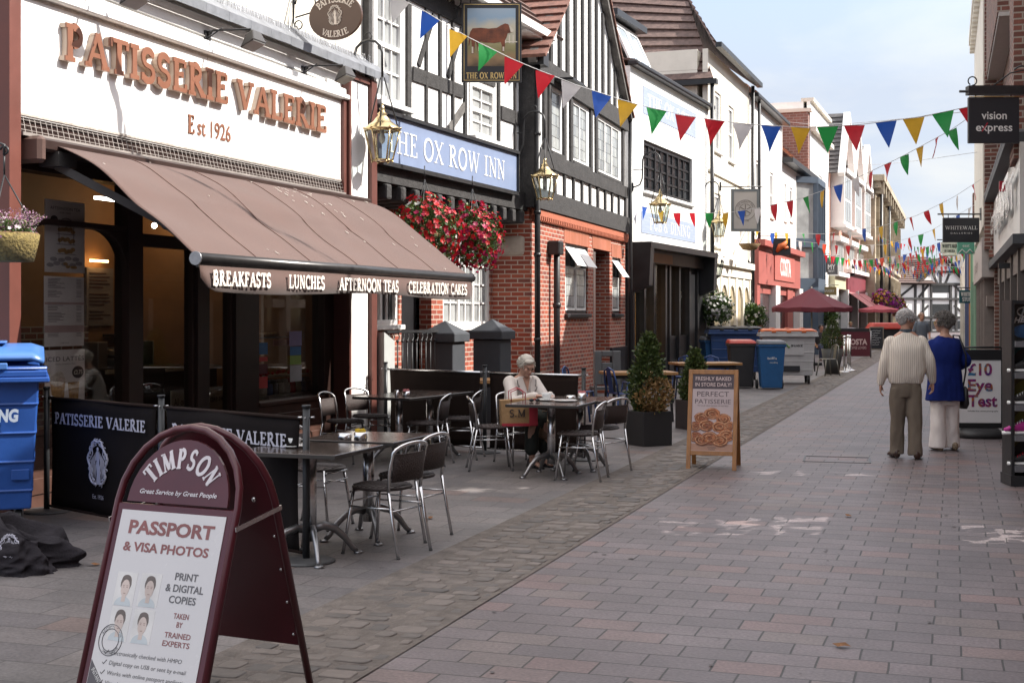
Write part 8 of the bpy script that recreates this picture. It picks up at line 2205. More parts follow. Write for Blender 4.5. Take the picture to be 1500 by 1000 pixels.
def bunting(label, pts, Y0, Y1, cols, px0, px1, size=1.0):
    """pts = photo polyline of the cord; pennants evenly spaced between px0 and px1"""
    def at(px):
        for (a, b_), (c, d) in zip(pts, pts[1:]):
            if a <= px <= c or (c, d) == pts[-1] and px >= a or (a, b_) == pts[0] and px <= a:
                f = (px - a) / (c - a); py = b_ + (d - b_) * f
                return W(px, py, Y0 + (Y1 - Y0) * (px - pts[0][0]) / (pts[-1][0] - pts[0][0]))
    t = thing('bunting', label, 'bunting', at(pts[0][0]), 0, 'strings of triangular bunting across the street'); o_ = t.location.copy()
    q = MB(); q.tube([at(pts[0][0] + (pts[-1][0] - pts[0][0]) * k / 30) - o_ for k in range(31)], .005, 4, False); obj('cord', q, M_CORD, t)
    n = len(cols)
    for i, c in enumerate(cols):
        if c == '-': continue
        px = px0 + (px1 - px0) * (i + rB.uniform(-.06, .06)) / max(1, n - 1); p = at(px); p2 = at(px + 4); d = p2 - p
        f = D.objects.new('pennant', flag_mesh(c, rB.choice((0, 1, 1, 2, 2, 3)))); COL.objects.link(f); f.parent = t; f.location = p - o_ - Vector((0, 0, .004))
        f.rotation_euler = (rB.uniform(-.15, .25), math.atan2(-d.z, math.hypot(d.x, d.y)) * .85, math.atan2(d.y, d.x) + rB.uniform(-.25, .25)); f.scale = (size,) * 3
    return t
bunting('nearest bunting string running down from the pub sign to the opticians sign', [(560, -14), (615, 12), (672, 48), (757, 90), (842, 124), (928, 152), (1012, 171), (1094, 182), (1178, 187), (1259, 183), (1344, 172), (1422, 156), (1506, 134)], 17.6, 17.2, 'wbygrrwbygrrwbygrbyggrr'[:1] + 'bygrrwbygrrwbygrbygrr', 588, 1462)
bunting('bunting string high over the awning above the picture edge', [(236, -70), (900, -255), (1580, -430)], 11.75, 13.4, 'rbygwrrbygrwbygrrwby', 300, 1500)
bunting('second bunting string rising from the white brick house to the opticians sign', [(930, 300), (985, 312), (1063, 312), (1110, 305), (1176, 290), (1252, 262), (1320, 230), (1394, 190), (1425, 168)], 31, 18.2, 'byrrgybwrrgybwrrgyrg', 944, 1395, .9)
bunting('third bunting string sagging across the middle of the street', [(1030, 310), (1062, 330), (1120, 341), (1205, 343), (1289, 332), (1345, 315), (1400, 287), (1438, 262)], 44, 26.5, 'rbwybygrrwbygrrywr', 1040, 1425, .95)
bunting('bunting string high over the grey signs', [(1040, 300), (1110, 326), (1160, 352), (1230, 360), (1300, 358), (1360, 340), (1428, 300)], 52, 34, 'brgobyrwgorrgwybrgyrbw', 1048, 1420)
rows = [('bunting string just below the grey signs', [(1140, 345), (1200, 372), (1262, 382), (1330, 372), (1422, 338)], 60, 42), ('bunting string over the pink parasol', [(1160, 345), (1220, 378), (1290, 388), (1350, 382), (1420, 352)], 70, 48), ('bunting string in front of the stone hall', [(1180, 352), (1240, 386), (1300, 394), (1360, 388), (1420, 360)], 78, 55),
        ('bunting string across the half timbered house roof', [(1200, 362), (1260, 392), (1320, 398), (1370, 393), (1424, 375)], 88, 62), ('farthest bunting string before the half timbered house', [(1222, 380), (1270, 396), (1330, 402), (1380, 398), (1426, 386)], 98, 70), ('bunting string crossing high before the chimney', [(1258, 330), (1300, 352), (1345, 362), (1390, 358), (1428, 345)], 84, 46)]
rows += [('bunting string crossing low from the maroon shop front', [(1190, 368), (1240, 380), (1300, 379), (1350, 372), (1426, 340)], 66, 40), ('bunting string dipping behind the parasol top', [(1215, 372), (1262, 390), (1312, 390), (1362, 384), (1424, 368)], 92, 58), ('bunting string reaching the teal sign', [(1236, 384), (1275, 391), (1330, 394), (1385, 390), (1422, 392)], 104, 48)]
for l, pl, a, b_ in rows: bunting(l, pl, a, b_, [rB.choice('rrbygwo') for _ in range(34)], pl[0][0] + 4, pl[-1][0] - 6)
for l, a, c, Ya, Yb in (('thin wire crossing the sky to the opticians sign', (1150, 178), (1420, 163), 56, 18), ('thin wire crossing the sky above the stone hall', (1225, 240), (1431, 223), 70, 28)):
    p, e = W(*a, Ya), W(*c, Yb); t = thing('overhead_wire', l, 'wire', p); q = MB(); q.tube([p.lerp(e, k / 8) - p - Vector((0, 0, .15 * math.sin(PI * k / 8))) for k in range(9)], .006, 4, False); obj('cord', q, M_CORD, t)
# ================================================================== hanging baskets
M_LEAF = leaf_mat('basket_leaf', [(.05, .09, .02), (.07, .13, .03), (.09, .15, .04), (.035, .065, .018)])
M_REDF = leaf_mat('red_petal', [(.45, .008, .012), (.5, .012, .01), (.36, .006, .02), (.42, .006, .025)]); M_PINKF = leaf_mat('crimson_petal', [(.36, .008, .07), (.42, .012, .05), (.28, .005, .06)])
M_WHF = leaf_mat('white_petal', [(.65, .63, .62), (.58, .56, .58), (.6, .6, .55)]); M_PURF = leaf_mat('heather_petal', [(.4, .2, .32), (.5, .36, .42), (.3, .13, .24), (.2, .22, .08)]); M_MAGF = leaf_mat('magenta_petal', [(.45, .03, .3), (.38, .05, .35), (.5, .3, .03)])
def flower(q, p, n_, s, rr, k=5):
    a = n_.cross(Vector((rr.gauss(0, 1), rr.gauss(0, 1), rr.gauss(0, 1)))).normalized(); b_ = n_.cross(a); vs = [p]
    for i in range(2 * k): r_ = s * (1 if i % 2 else .62); an = PI * i / k; vs.append(p + a * r_ * math.cos(an) + b_ * r_ * math.sin(an) + n_ * s * (.25 if i % 2 else .1))
    q.add(vs, [(0, i + 1, (i + 1) % (2 * k) + 1) for i in range(2 * k)])
def basket(label, c, rw, rh, fl, nl, nf, seed, group=None, bowl=.22, fs=.03, drop=.75, ls=.05, hook=None):
    t = thing('hanging_basket', label, 'hanging basket', c, 0, group); rr = random.Random(seed)
    q = MB(); q.lathe([(.02, -bowl * .75), (bowl * .6, -bowl * .62), (bowl * .95, -bowl * .2), (bowl, .02), (bowl * .9, .02), (.01, -.03)], 20); obj('bowl', q, mat('coir_bowl', (.16, .1, .045), .9, .4, 25, .8, 40), t)
    q = MB(); top = hook or Vector((0, 0, rh * 1.0 + .25))
    for k in range(3): a = k * 2 * PI / 3 + .4; q.tube([(bowl * math.cos(a), bowl * math.sin(a), 0), top], .006, 4)
    q.tube([top, top + Vector((0, 0, .18))], .008, 4); obj('chain', q, M_IRON, t)
    lq = MB(); fq = [MB() for _ in fl]
    def rp(out):
        while True:
            d = Vector((rr.gauss(0, 1), rr.gauss(0, 1), rr.gauss(0, 1))).normalized()
            if d.z > -drop - .15: break
        k = (1 + .22 * noise.noise(d * 2.2 + Vector((seed, 0, 0))) * 1.5); r_ = (rr.uniform(.55, 1) if not out else rr.uniform(.88, 1.08)) * k
        return Vector((d.x * rw * r_, d.y * rw * r_, d.z * rh * r_)), d
    for i in range(nl):
        p, d = rp(False); sprays(lq, [(p, d)], ls, rr, .1, 2)
    for i in range(nf):
        p, d = rp(True); w = min(len(fl) - 1, int(rr.random() * len(fl) * .999)); dd = (d + Vector((rr.gauss(0, .3), rr.gauss(0, .3), rr.gauss(0, .3)))).normalized(); flower(fq[w], p + d * .015, dd, fs * rr.uniform(.7, 1.25), rr)
    obj('foliage', lq, M_LEAF, t)
    for q, m in zip(fq, fl): obj('flowers', q, m, t)
    return t
gB = 'baskets of red flowers below the blue board'
basket('left basket overflowing with red and white flowers under the blue name board', W(622, 342, 17.7), .43, .47, [M_REDF] * 9 + [M_PINKF, M_WHF], 1700, 460, 3, gB, fs=.042)
basket('right basket overflowing with crimson flowers, nearer the brick house', W(692, 350, 18.6), .40, .45, [M_PINKF, M_REDF, M_PINKF, M_REDF], 1300, 460, 4, gB, fs=.04)
basket('white flower basket beside the black shop console', W(1050, 453, 36.6), .42, .42, [M_WHF, M_WHF], 900, 260, 5, 'baskets of white flowers', .25, .05, ls=.09)
basket('white flower basket with more leaves, before the red coffee shop', W(1102, 463, 42), .42, .38, [M_WHF], 1000, 120, 6, 'baskets of white flowers', .25, .05, ls=.09)
for px, py, Y, l in ((1188, 468, 56, 'clipped green ball bush left of the parasol pole'), (1214, 464, 56, 'clipped green ball bush hanging right under the parasol')): basket(l, W(px, py, Y), .4, .38, [M_LEAF], 700, 0, px, None, .25, ls=.1)
for px, py, Y, l in ((1292, 440, 74, 'magenta and yellow flower basket above the pink parasol'), (1304, 444, 80, 'magenta flower basket close to the stone hall'), (1316, 450, 86, 'magenta flower basket lowest, at the end of the stone hall')): basket(l, W(px, py, Y), .5, .6, [M_MAGF, M_MAGF], 300, 260, px, 'magenta baskets by the stone hall', .3, .09, ls=.12)
t = basket('wicker basket of pink heather hanging at the left frame edge', W(10, 345, 10.3), .2, .12, [M_PURF, M_PURF, M_WHF], 500, 60, 7, None, .235, .016, .0, .03, hook=Vector((-.02, 0, .47)))
q = MB(); rr = random.Random(3); tip = []
for i in range(150):
    a = rr.uniform(0, 2 * PI); d = Vector((math.cos(a) * rr.uniform(.4, 1.1), math.sin(a) * .8, rr.uniform(.5, 1.1))).normalized(); p = Vector((d.x * .14, d.y * .12, .03))
    for k in range(7): c = p + d * (.04 + .026 * k); sprays(q, [(c, d)], .016, rr, .3, 2)
obj('heather', q, M_PURF, t)
q = MB(); q.lathe([(.2, -.2), (.235, -.05), (.245, .01), (.235, .012), (.19, -.15)], 24); obj('wicker', q, mat('green_gold_wicker', (.2, .15, .05), .85, .5, 30, .9, 50), t)
q = MB(); q.tube([(-.02, 0, .62), (-.02, 0, .7), (-.12, 0, .74), (-.4, .1, .66)], .012, 6); q.tube([(-.02 + .03 * math.cos(R(a)), 0, .66 + .03 * math.sin(R(a))) for a in range(-90, 200, 30)], .01, 5); obj('bracket', q, M_IRON, t)
t = thing('hanging_basket', 'empty coir basket hanging under the grey framed inn sign', 'hanging basket', W(1098, 357, 39)); q = MB(); q.lathe([(.02, -.2), (.2, -.17), (.33, .0), (.3, .0), (.02, -.12)], 18); obj('bowl', q, MATS['coir_bowl'], t); q = MB(); q.tube([(-.3, 0, 0), (0, 0, .6), (.3, 0, 0)], .01, 4); obj('chain', q, M_IRON, t)
# ================================================================== parasols
def parasol(label, px, pyt, pyr, Y, r_, m, pole=True):
    c = W(px, pyt, Y); t = thing('parasol', label, 'parasol', (c.x, Y, .004), R(18)); zt, zr = c.z, W(px, pyr, Y).z; q = MB(); vs = [(0, 0, zt)]; n = 8
    for j, f in enumerate((.35, .7, 1)):
        for k in range(n * 2):
            a = k * PI / n; rr_ = r_ * f * (1 if k % 2 == 0 else .955); vs.append((rr_ * math.cos(a), rr_ * math.sin(a), zt + (zr - zt) * f ** .92 - (.03 * f if k % 2 else 0)))
    fs = [(0, 1 + k, 1 + (k + 1) % 16) for k in range(16)] + [(1 + 16 * j + k, 17 + 16 * j + k, 17 + 16 * j + (k + 1) % 16, 1 + 16 * j + (k + 1) % 16) for j in (0, 1) for k in range(16)]
    fs += [(33 + k, 49 + k, 49 + (k + 1) % 16, 33 + (k + 1) % 16) for k in range(16)]
    for k in range(16): x, y, z = vs[33 + k]; vs.append((x * .995, y * .995, z - .14))
    q.add(vs, fs); co = obj('canopy', q, m, t); s_ = co.modifiers.new('thickness', 'SOLIDIFY'); s_.thickness = .006
    q = MB(); q.tube([(0, 0, .1), (0, 0, zt + .05)], .025, 8); obj('pole', q, mat('pale_pole', (.4, .38, .33), .5), t); q = MB(); q.box(-.25, .25, -.25, .25, 0, .09); obj('base', q, M_IRON, t, bevel=.02)
    q = MB()
    for k in range(8): a = k * PI / 4; q.tube([(0, 0, zt - .05), (r_ * .97 * math.cos(a), r_ * .97 * math.sin(a), zr - .02)], .01, 4)
    obj('ribs', q, M_IRON, t)
parasol('large maroon parasol over the far tables', 1189, 422, 450, 43, 1.32, mat('maroon_canvas', (.11, .014, .026), .8, .08))
parasol('smaller pink red parasol farther along by the stone hall', 1287, 446, 453, 66, 1.0, mat('pink_red_canvas', (.36, .07, .09), .8, .08))
# ================================================================== inn tables, metal chairs
def wtable(label, x, y, L_, rz, h=.76):
    t = thing('wooden_table', label, 'table', (x, y, .004), rz, 'wooden topped tables outside the inn'); q = MB()
    for k in range(5): q.box(-L_ / 2, L_ / 2, -.35 + .14 * k, -.35 + .14 * k + .135, h - .045, h)
    obj('tabletop', q, mat('oiled_wood', (.34, .18, .07), .45, .25, 3, .15, 30, stretch=(1, 8, 8)), t, bevel=.004)
    for sx in (-1, 1):
        for sy in (-1, 1): q = MB(); q.obox((sx * (L_ / 2 - .12), sy * .28, h - .045), (sx * (L_ / 2 - .08), sy * .3, 0), .035, .035, (1, 0, 0)); obj('leg', q, M_BLACK, t)
    q = MB(); q.box(-L_ / 2 + .1, L_ / 2 - .1, -.29, -.26, h - .1, h - .046); q.box(-L_ / 2 + .1, L_ / 2 - .1, .26, .29, h - .1, h - .046); q.box(-.12, .12, -.1, .1, h + .001, h + .1) if h > 9 else None; obj('apron', q, M_BLACK, t)
wtable('wooden table behind the brown conifer, right of the back screen', 1.95, 20.6, 1.1, R(8)); wtable('wooden table farther back between the two conifers', 3.55, 24.5, 1.2, R(10)); wtable('slim wooden table hidden behind the plain back screen', -.15, 18.3, 1.0, R(20))
wtable('wooden table beside the tall round pot behind the white bin', 8.35, 38.5, .8, R(5)); wtable('pale table far along behind the maroon lettered screen', 11.9, 52, 1.5, R(5))
def mchair(col):
    t = thing('metal_chair', 'chair', 'chair'); q = MB(); q.box(-.18, .18, -.18, .18, .44, .46); obj('seat', q, col, t, bevel=.02)
    q = MB(); q.tube([(-.17, -.17, .44), (-.21, -.18, .62), (-.24, -.14, .79), (-.25, 0, .84), (-.24, .14, .79), (-.21, .18, .62), (-.17, .17, .44)], .014, 6); q.hexa([(-.19, -.06, .46), (-.19, .06, .46), (-.25, .06, .82), (-.25, -.06, .82)], [(-.2, -.06, .46), (-.2, .06, .46), (-.26, .06, .82), (-.26, -.06, .82)]); obj('backrest', q, col, t)
    for sx in (-1, 1):
        for sy in (-1, 1): q = MB(); q.tube([(sx * .16, sy * .16, .45), (sx * .23, sy * .21, 0)], .017, 5); obj('leg', q, col, t)
    return t
c0 = mchair(mat('navy_metal', (.03, .06, .17), .35, .1, metal=.4)); gM = 'navy metal chairs outside the inn'
c0.location = (1.68, 20.2, .004); c0.rotation_euler = (0, 0, R(25)); c0['label'] = 'navy metal chair tucked under the wooden table, nearer the back screen'; c0['group'] = gM
dup(c0, (2.15, 23.4, .004), R(190), 'navy metal chair standing by the black shopfront behind the wooden table'); dup(c0, (3.3, 25.6, .004), R(250), 'navy metal chair left of two behind the conifers'); dup(c0, (3.85, 25.7, .004), R(265), 'navy metal chair right of two behind the conifers'); dup(c0, (1.05, 20.6, .004), R(-20), 'navy metal chair beside the grey folded chair at the brick wall')
c1 = mchair(mat('gunmetal', (.2, .19, .17), .35, .1, metal=.7)); c1.location = (8.45, 35.6, .004); c1.rotation_euler = (0, 0, R(200)); c1['label'] = 'bare metal chair beside the white bin, in front of the round pot'
t = thing('folded_chair', 'grey folded chair leaning at the brick wall above the back screen', 'chair', (1.55, 21.6, .004), R(10)); q = MB(); wall_holes(q, -.22, .22, .5, 1.05, -.02, .02, [(-.1, .08, .86, .96)]); obj('backrest', q, mat('grey_plastic', (.11, .115, .12), .5), t, bevel=.01); q = MB(); q.box(-.22, .22, .0, .35, .42, .46); obj('seat', q, MATS['grey_plastic'], t)
for s in (-1, 1): q = MB(); q.obox((s * .2, .3, .42), (s * .2, .35, 0), .04, .04); q.obox((s * .2, -.0, .5), (s * .2, -.06, 0), .04, .04); obj('leg', q, MATS['grey_plastic'], t)
# ---- posts, far screen, chalkboard
for px, py, Y, l in ((1237, 545, 37.5, 'steel queue post with a round top, left of three'), (1242, 541, 38.5, 'steel queue post in the middle of three'), (1245, 543, 38.0, 'steel queue post at the right of three')):
    p = G(px, py); t = thing('queue_post', l, 'post', (p.x, p.y, .004), 0, 'steel queue posts'); q = MB(); q.tube([(0, 0, .02), (0, 0, .98)], .035, 10); q.ball((0, 0, .99), .05, n=10, k=6); obj('pole', q, M_STEEL, t); q = MB(); q.lathe([(.2, 0), (.2, .02), (.04, .035)], 18); obj('base_plate', q, M_STEEL, t)
g = G(1251, 524); t = thing('cafe_screen', 'maroon cafe screen with large pale letters far along the street', 'windbreak', (G(1227, 524).x, g.y, .004), R(2)); w_ = (1275 - 1227) * g.y / FPX
q = MB(); q.box(0, w_, -.01, .01, .05, .98); cl = obj('cloth', q, mat('maroon_screen', (.09, .012, .022), .7, .1), t); q = MB(); sans_text(q, 'COSTA', lambda x, y, tt: (w_ * .25 + x, -.011 - tt, .5 + y), .2, .004, width=w_ * .66, bold=.04); sans_text(q, 'COFFEE LOVERS', lambda x, y, tt: (w_ * .35 + x, -.011 - tt, .33 + y), .1, .004, width=w_ * .53); obj('lettering', q, MATS['pale_pink_print'], cl)
q = MB()
for x in (-.03, w_ + .03): q.tube([(x, 0, 0), (x, 0, 1.02)], .025, 6)
obj('pole', q, M_DSTEEL, t)
g = G(1284, 516); t = thing('chalkboard', 'framed chalkboard sign with white handwriting beside the maroon screen', 'sandwich board', (g.x, g.y, .004), R(-5)); q = MB(); q.box(-.26, .26, -.02, .02, .15, 1.05); pn = obj('panel', q, M_CHAR, t); q = MB()
for a_ in ((-.3, -.26, 0, 1.1), (.26, .3, 0, 1.1), (-.26, .26, 1.05, 1.1), (-.26, .26, .1, .15)): q.box(a_[0], a_[1], -.03, .03, a_[2], a_[3])
obj('frame', q, mat('grey_wood_frame', (.2, .17, .13), .6), t); q = MB(); rr = random.Random(5)
for k in range(7): q.tube([(-.2 + .03 * j, -.022, .93 - .1 * k + rr.uniform(-.015, .015)) for j in range(rr.randint(9, 14))], .006, 4)
obj('chalk_writing', q, MATS['white_letter'], pn)
t = thing('covered_stall', 'red lidded cart beside the black counter far down the street', 'cart', (G(1300, 512).x, 62, .004)); q = MB(); q.box(-3.6, 1.0, -.3, .5, .5, .98); obj('counter', q, M_BLACK, t); q = MB(); q.hexa([(-.9, -.4, .95), (1.2, -.4, .95), (1.2, .6, .95), (-.9, .6, .95)], [(-.7, -.3, 1.25), (.9, -.3, 1.25), (.9, .5, 1.25), (-.7, .5, 1.25)]); obj('lid', q, MATS['red_bin_lid'], t, bevel=.06, seg=2)
# ---- eye test board
g = G(1434, 640); t = thing('eye_test_board', 'white pavement board advertising ten pound eye tests behind the woman in blue', 'pavement sign', (g.x, g.y, .004), R(-3)); k = g.y / FPX; w_ = 62 * k
q = MB(); q.box(-w_ / 2, w_ / 2, -.02, .02, .19, 1.03); pn = obj('panel', q, mat('white_board_panel', (.76, .74, .75), .35, .02), t); q = MB(); q.box(-w_ / 2, w_ / 2, -.03, .03, 1.032, 1.17); q.box(-w_ / 2, w_ / 2, -.026, .026, .12, .188); q.box(w_ / 2, w_ / 2 + .02, -.03, .03, .12, 1.2); q.box(-w_ / 2 - .02, -w_ / 2, -.03, .03, .12, 1.2); q.tube([(-w_ / 2, 0, 1.2), (w_ / 2, 0, 1.2)], .015, 6); obj('frame', q, M_BLACK, t)
q = MB(); q.loft([((0, 0, 0), (w_ * .52, 0, 0), (0, .3, 0)), ((0, 0, .06), (w_ * .52, 0, 0), (0, .3, 0)), ((0, 0, .12), (w_ * .42, 0, 0), (0, .18, 0))], 24, e=3); obj('base', q, mat('black_rubber_base', (.02, .02, .022), .5), t)
m = D.materials.new('rainbow_print'); m.use_nodes = True; N, L = m.node_tree.nodes, m.node_tree.links; tc = N.new('ShaderNodeTexCoord'); nz = N.new('ShaderNodeTexNoise'); nz.inputs['Scale'].default_value = 9; L.new(tc.outputs['Object'], nz.inputs['Vector']); rp = N.new('ShaderNodeValToRGB'); e = rp.color_ramp.elements; e[0].position = .35; e[0].color = (.05, .03, .2, 1); e[1].position = .65; e[1].color = (.03, .15, .3, 1)
for p_, c_ in ((.43, (.3, .02, .12)), (.5, (.12, .03, .15)), (.57, (.4, .12, .02))): x = e.new(p_); x.color = (*c_, 1)
L.new(nz.outputs['Fac'], rp.inputs['Fac']); L.new(rp.outputs['Color'], N['Principled BSDF'].inputs['Base Color'])
q = MB()
for s_, z, ww in (('£10', .83, .32), ('Eye', .62, .33), ('Test', .41, .39)): sans_text(q, s_, lambda x, y, tt: (-w_ * .27 + x, -.0205 - tt, z + y), .15, .004, width=ww, bold=.03)
obj('lettering', q, m, pn); q = MB(); sans_text(q, 'Includes free retinal photography', lambda x, y, tt: (-w_ * .27 + x, -.0205 - tt, .34 + y), .02, .004, width=.4); obj('lettering', q, M_INK, pn)
t = thing('counter_screen', 'low dark screen with an orange band behind the eye test board', 'windbreak', W(1432, 512, 24) * Vector((1, 1, 0)), R(0)) if False else None
# ---- shoe rack
g = Vector((4.79, 12.77, .004)); t = thing('shoe_rack', 'black display rack of trainers cut by the right edge of the picture', 'display rack', g, R(-4)); WR = .62
q = MB(); q.box(0, .03, 0, .3, .0, 1.78); q.box(WR, WR + .03, 0, .3, 0, 1.78); q.box(.03, WR, .26, .3, .03, 1.78); q.box(-.01, WR + .04, -.02, .32, 0, .1); q.box(.03, WR, 0, .26, 1.745, 1.775); obj('frame', q, M_POST, t)
zs = (.135, .43, .72, 1.03, 1.33)
for i, z in enumerate(zs):
    q = MB(); q.hexa([(.03, -.03, z), (WR, -.03, z), (WR, .26, z + .03), (.03, .26, z + .03)], [(.03, -.03, z + .055), (WR, -.03, z + .055), (WR, .26, z + .06), (.03, .26, z + .06)]); so = obj('shelf', q, mat('grey_shelf', (.15, .15, .16), .5), t)
    q = MB(); sans_text(q, 'HEELYS', lambda x, y, tt: (.2 + x, -.031 - tt, z + .018 + y), .02, .004, width=.1, bold=.03); obj('lettering', q, MATS['red_letter'], so)
q = MB(); q.box(.03, WR, .2, .205, 1.39, 1.745); hd = obj('header_panel', q, mat('black_header', (.03, .035, .035), .4, .3, 4), t)
on = on_plane((.03, .2, 1.39), (1, 0, 0), (0, 0, 1), (0, -1, 0)); q = MB(); sans_text(q, 'HEELYS', lambda x, y, tt: on(.05 + x, .17 + y + x * .1, tt), .05, .004, width=.28, bold=.04, shear=.3)
q.tube([on(.16 + .075 * math.cos(R(a)), .28 + .045 * math.sin(R(a)), .004) for a in range(0, 361, 20)], .008, 5); q.tube([on(.13, .245, .005), on(.15, .315, .005)], .009, 4); q.tube([on(.17, .245, .005), on(.19, .315, .005)], .009, 4); q.tube([on(.14, .28, .005), on(.18, .28, .005)], .007, 4); obj('lettering', q, MATS['white_letter'], hd)
q = MB(); q.prism(_arc(.2, .09, .17, .07, 0, 350, 20), on, .001, .004); q2 = MB(); q2.prism(_arc(.22, .09, .06, .04, 0, 350, 16), on, .005, .007); obj('print', q, mat('printed_blue_sole', (.05, .15, .35), .4, .5, 14), hd); obj('print', q2, mat('printed_yellow', (.5, .45, .03), .4), hd)
for i in range(4):
    q = MB(); z = zs[i] + .065; q.box(.031, WR - .001, .24, .258, z, zs[i + 1] - .01); o = obj('back_panel', q, mat(('teal_panel', 'olive_panel')[i != 3], ((.03, .12, .14), (.12, .1, .02))[i != 3], .5, .3, 4), t)
    q = MB(); q.prism(_arc(.25, z + .1, .16, .13, 0, 350, 24), lambda x, y, tt: (x, .238 - tt, y), 0, .002); obj('print', q, mat('dark_disc', (.03, .025, .025), .5) if i in (0, 3) else mat('olive_disc', (.2, .19, .03), .5), o)
def trainer(label, z, cu, cs, cl):
    t = thing('trainer', label, 'shoe', (4.75 + (.02 if cu[0] < .2 else -.03), 12.77 - .0, z), R(-4), 'trainers on the display rack'); V_ = lambda x, zz: Vector((x, .06, zz))
    q = MB(); q.loft([(V_(x, .02), (0, .042 * w, 0), (0, 0, .018)) for x, w in ((.0, .4), (.03, .9), (.1, 1.05), (.18, .9), (.25, .95), (.29, .5))], 12); obj('sole', q, cs, t)
    q = MB(); q.loft([(V_(x, .035 + h / 2), (0, .036 * w, 0), (0, 0, h / 2)) for x, h, w in ((.02, .03, .7), (.06, .05, 1), (.12, .075, .95), (.17, .095, .85), (.22, .1, .85), (.27, .095, .75), (.285, .07, .5))], 12); obj('upper', q, cu_mat(cu), t)
    q = MB()
    for k in range(5): x = .085 + .024 * k; q.tube([(x, .025, .085 + .012 * k), (x + .012, .06, .1 + .013 * k), (x, .095, .085 + .012 * k)], .005, 5)
    obj('laces', q, cl, t)
def cu_mat(c): return mat('trainer_%d' % int(c[0] * 1000), c, .6, .1, 8)
wl = MATS['white_letter']
trainer('black trainer with red laces on the lowest shelf of the rack', zs[0] + .058, (.02, .02, .022), wl, MATS['red_letter']); trainer('magenta trainer poking out of the shoe rack', zs[1] + .058, (.4, .02, .22), wl, wl); trainer('black trainer with a white toe and white laces on the middle shelf', zs[2] + .058, (.021, .02, .02), wl, wl); trainer('black checked trainer on the second shelf from the top', zs[3] + .058, (.025, .025, .027), wl, M_BLACK)
# ---- unseen leaves added over the wall openings break the sun into dapples
t = thing('dapple_leaves', 'unseen leaves added over the brick wall openings to dapple the sun', 'plant', FR.o, FR.rz); q = MB(); rr = random.Random(44)
for Ya, Yb, za, zb_ in OPN:
    for k in range(int(95 * (Yb - Ya) * (zb_ - za))):
        p = Vector((ur(rr.uniform(Ya, Yb)), .08, rr.uniform(za, zb_))); a = rr.uniform(.05, .13); w = rr.uniform(0, 6)
        q.add([p + Vector((a * math.cos(w + j * PI / 3) * (1, .7)[j % 2], rr.uniform(-.02, .02), a * math.sin(w + j * PI / 3) * (1, .7)[j % 2])) for j in range(6)], [tuple(range(6))])
obj('foliage', q, M_LEAF, t)
# ---- ground details
rr = random.Random(17); M_DRY = mat('dry_leaf', (.2, .09, .035), .8, .3, 30); gl = 'fallen dry leaves on the paving'
for px, py, l in ((138, 829, 'curled dry leaf on the paving left of the maroon board'), (630, 760, 'dry leaf beside the nearest chair'), (1232, 948, 'dry leaf on the paving in the right foreground'), (1243, 757, 'dry leaf in the middle of the paving')):
    g = G(px, py); q = MB(); q.add([(-.045, 0, .01), (-.01, -.026, .004), (.02, -.02, .012), (.05, .004, .006), (.015, .024, .018), (-.012, .02, .006), (0, 0, .02)], [(0, 1, 6), (1, 2, 6), (2, 3, 6), (3, 4, 6), (4, 5, 6), (5, 0, 6)]); o = obj('fallen_leaf', q, M_DRY, loc=(g.x, g.y, .006)); o.rotation_euler.z = rr.uniform(0, 6); tag(o, l, 'leaf', gl)
t = thing('manhole_cover', 'recessed paved manhole cover in front of the walking couple', 'manhole', G(1226, 673) * Vector((1, 1, 0)), -STREET + R(4)); q = MB(); a, b_ = .37, .3
for x0, x1, y0, y1 in ((-a, a, -b_, -b_ + .02), (-a, a, b_ - .02, b_), (-a, -a + .02, -b_ + .02, b_ - .02), (a - .02, a, -b_ + .02, b_ - .02)): q.box(x0, x1, y0, y1, .002, .006)
obj('rim', q, M_IRON, t)
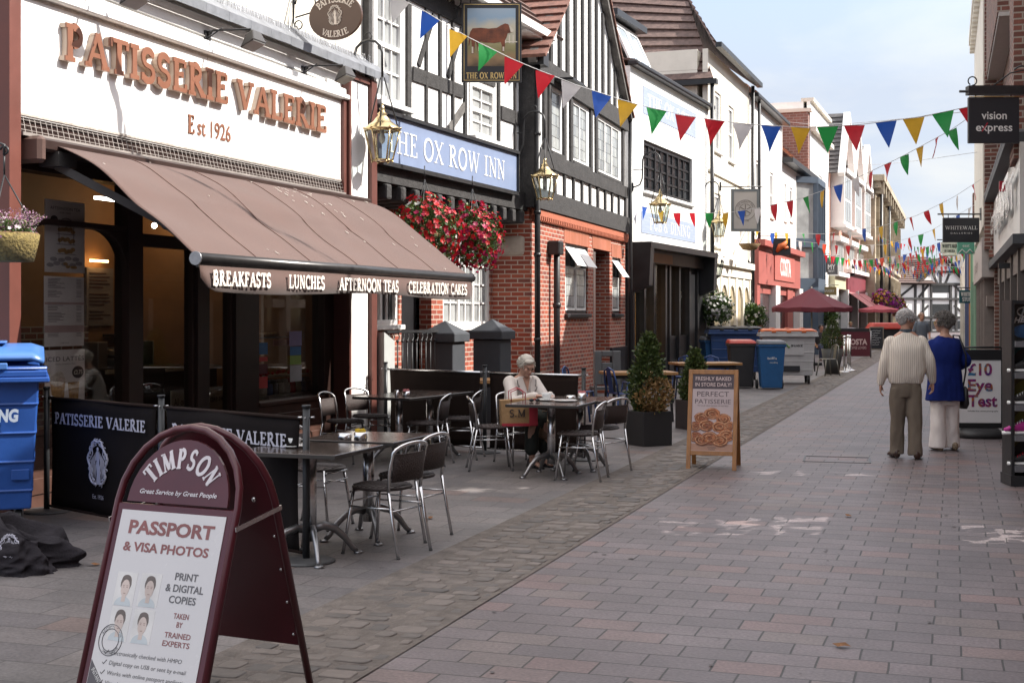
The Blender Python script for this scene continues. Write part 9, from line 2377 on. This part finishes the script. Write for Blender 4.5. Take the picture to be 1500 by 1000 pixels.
# ================================================================== pieces that stand apart become parts of their own
def split_pieces(o):
    me = o.data; n = len(me.vertices)
    if n == 0 or n > 9000: return
    par = list(range(n))
    def find(i):
        while par[i] != i: par[i] = par[par[i]]; i = par[i]
        return i
    for e in me.edges:
        a, b = find(e.vertices[0]), find(e.vertices[1])
        if a != b: par[a] = b
    isl = {}
    for i in range(n): isl.setdefault(find(i), []).append(i)
    if not 1 < len(isl) <= 400: return
    bx = []
    for v in isl.values():
        c = [me.vertices[i].co for i in v]; bx.append(([min(p[k] for p in c) for k in range(3)], [max(p[k] for p in c) for k in range(3)]))
    sz = [max(h - l for l, h in zip(*b)) for b in bx]; K = len(bx); gp = list(range(K))
    def gf(i):
        while gp[i] != i: i = gp[i]
        return i
    for i in range(K):
        for j in range(i):
            d = math.sqrt(sum(max(0, bx[i][0][k] - bx[j][1][k], bx[j][0][k] - bx[i][1][k]) ** 2 for k in range(3)))
            if d <= max(.02, .5 * max(sz[i], sz[j])): gp[gf(i)] = gf(j)
    roots = sorted({gf(i) for i in range(K)})
    if not 1 < len(roots) <= 40: return
    at = {}
    for r_, (k, v) in enumerate(isl.items()):
        for i in v: at[i] = roots.index(gf(r_))
    base = o.name.split('.')[0]
    for g_ in range(len(roots)):
        ids = [i for i in range(n) if at[i] == g_]; mp = {i: k for k, i in enumerate(ids)}
        ps = [p for p in me.polygons if at[p.vertices[0]] == g_]; nm = D.meshes.new(base)
        nm.from_pydata([me.vertices[i].co for i in ids], [], [[mp[i] for i in p.vertices] for p in ps])
        nm.polygons.foreach_set('use_smooth', [p.use_smooth for p in ps]); nm.polygons.foreach_set('material_index', [p.material_index for p in ps])
        for m in me.materials: nm.materials.append(m)
        nm.update()
        if g_ == 0: new0 = nm; continue
        c = o.copy(); c.data = nm; COL.objects.link(c); c.parent = o.parent
    o.data = new0
KEEP = {'lettering', 'bird_spikes', 'bird_net', 'emblem', 'print', 'hair', 'foliage', 'crown', 'flowers', 'timber_frame', 'joist_ends', 'dentil_course', 'bird_droppings', 'board_joint', 'chalk_writing', 'menu_lines', 'heather', 'seam', 'sett_channel_stones', 'pastry_print', 'berries', 'pastries', 'body', 'weave', 'stretcher', 'sachets', 'fork', 'chain', 'cord'}
for o in [x for x in COL.objects if x.type == 'MESH' and x.parent is not None and not x.children and x.data.users == 1]:
    if o.name.split('.')[0] not in KEEP: split_pieces(o)
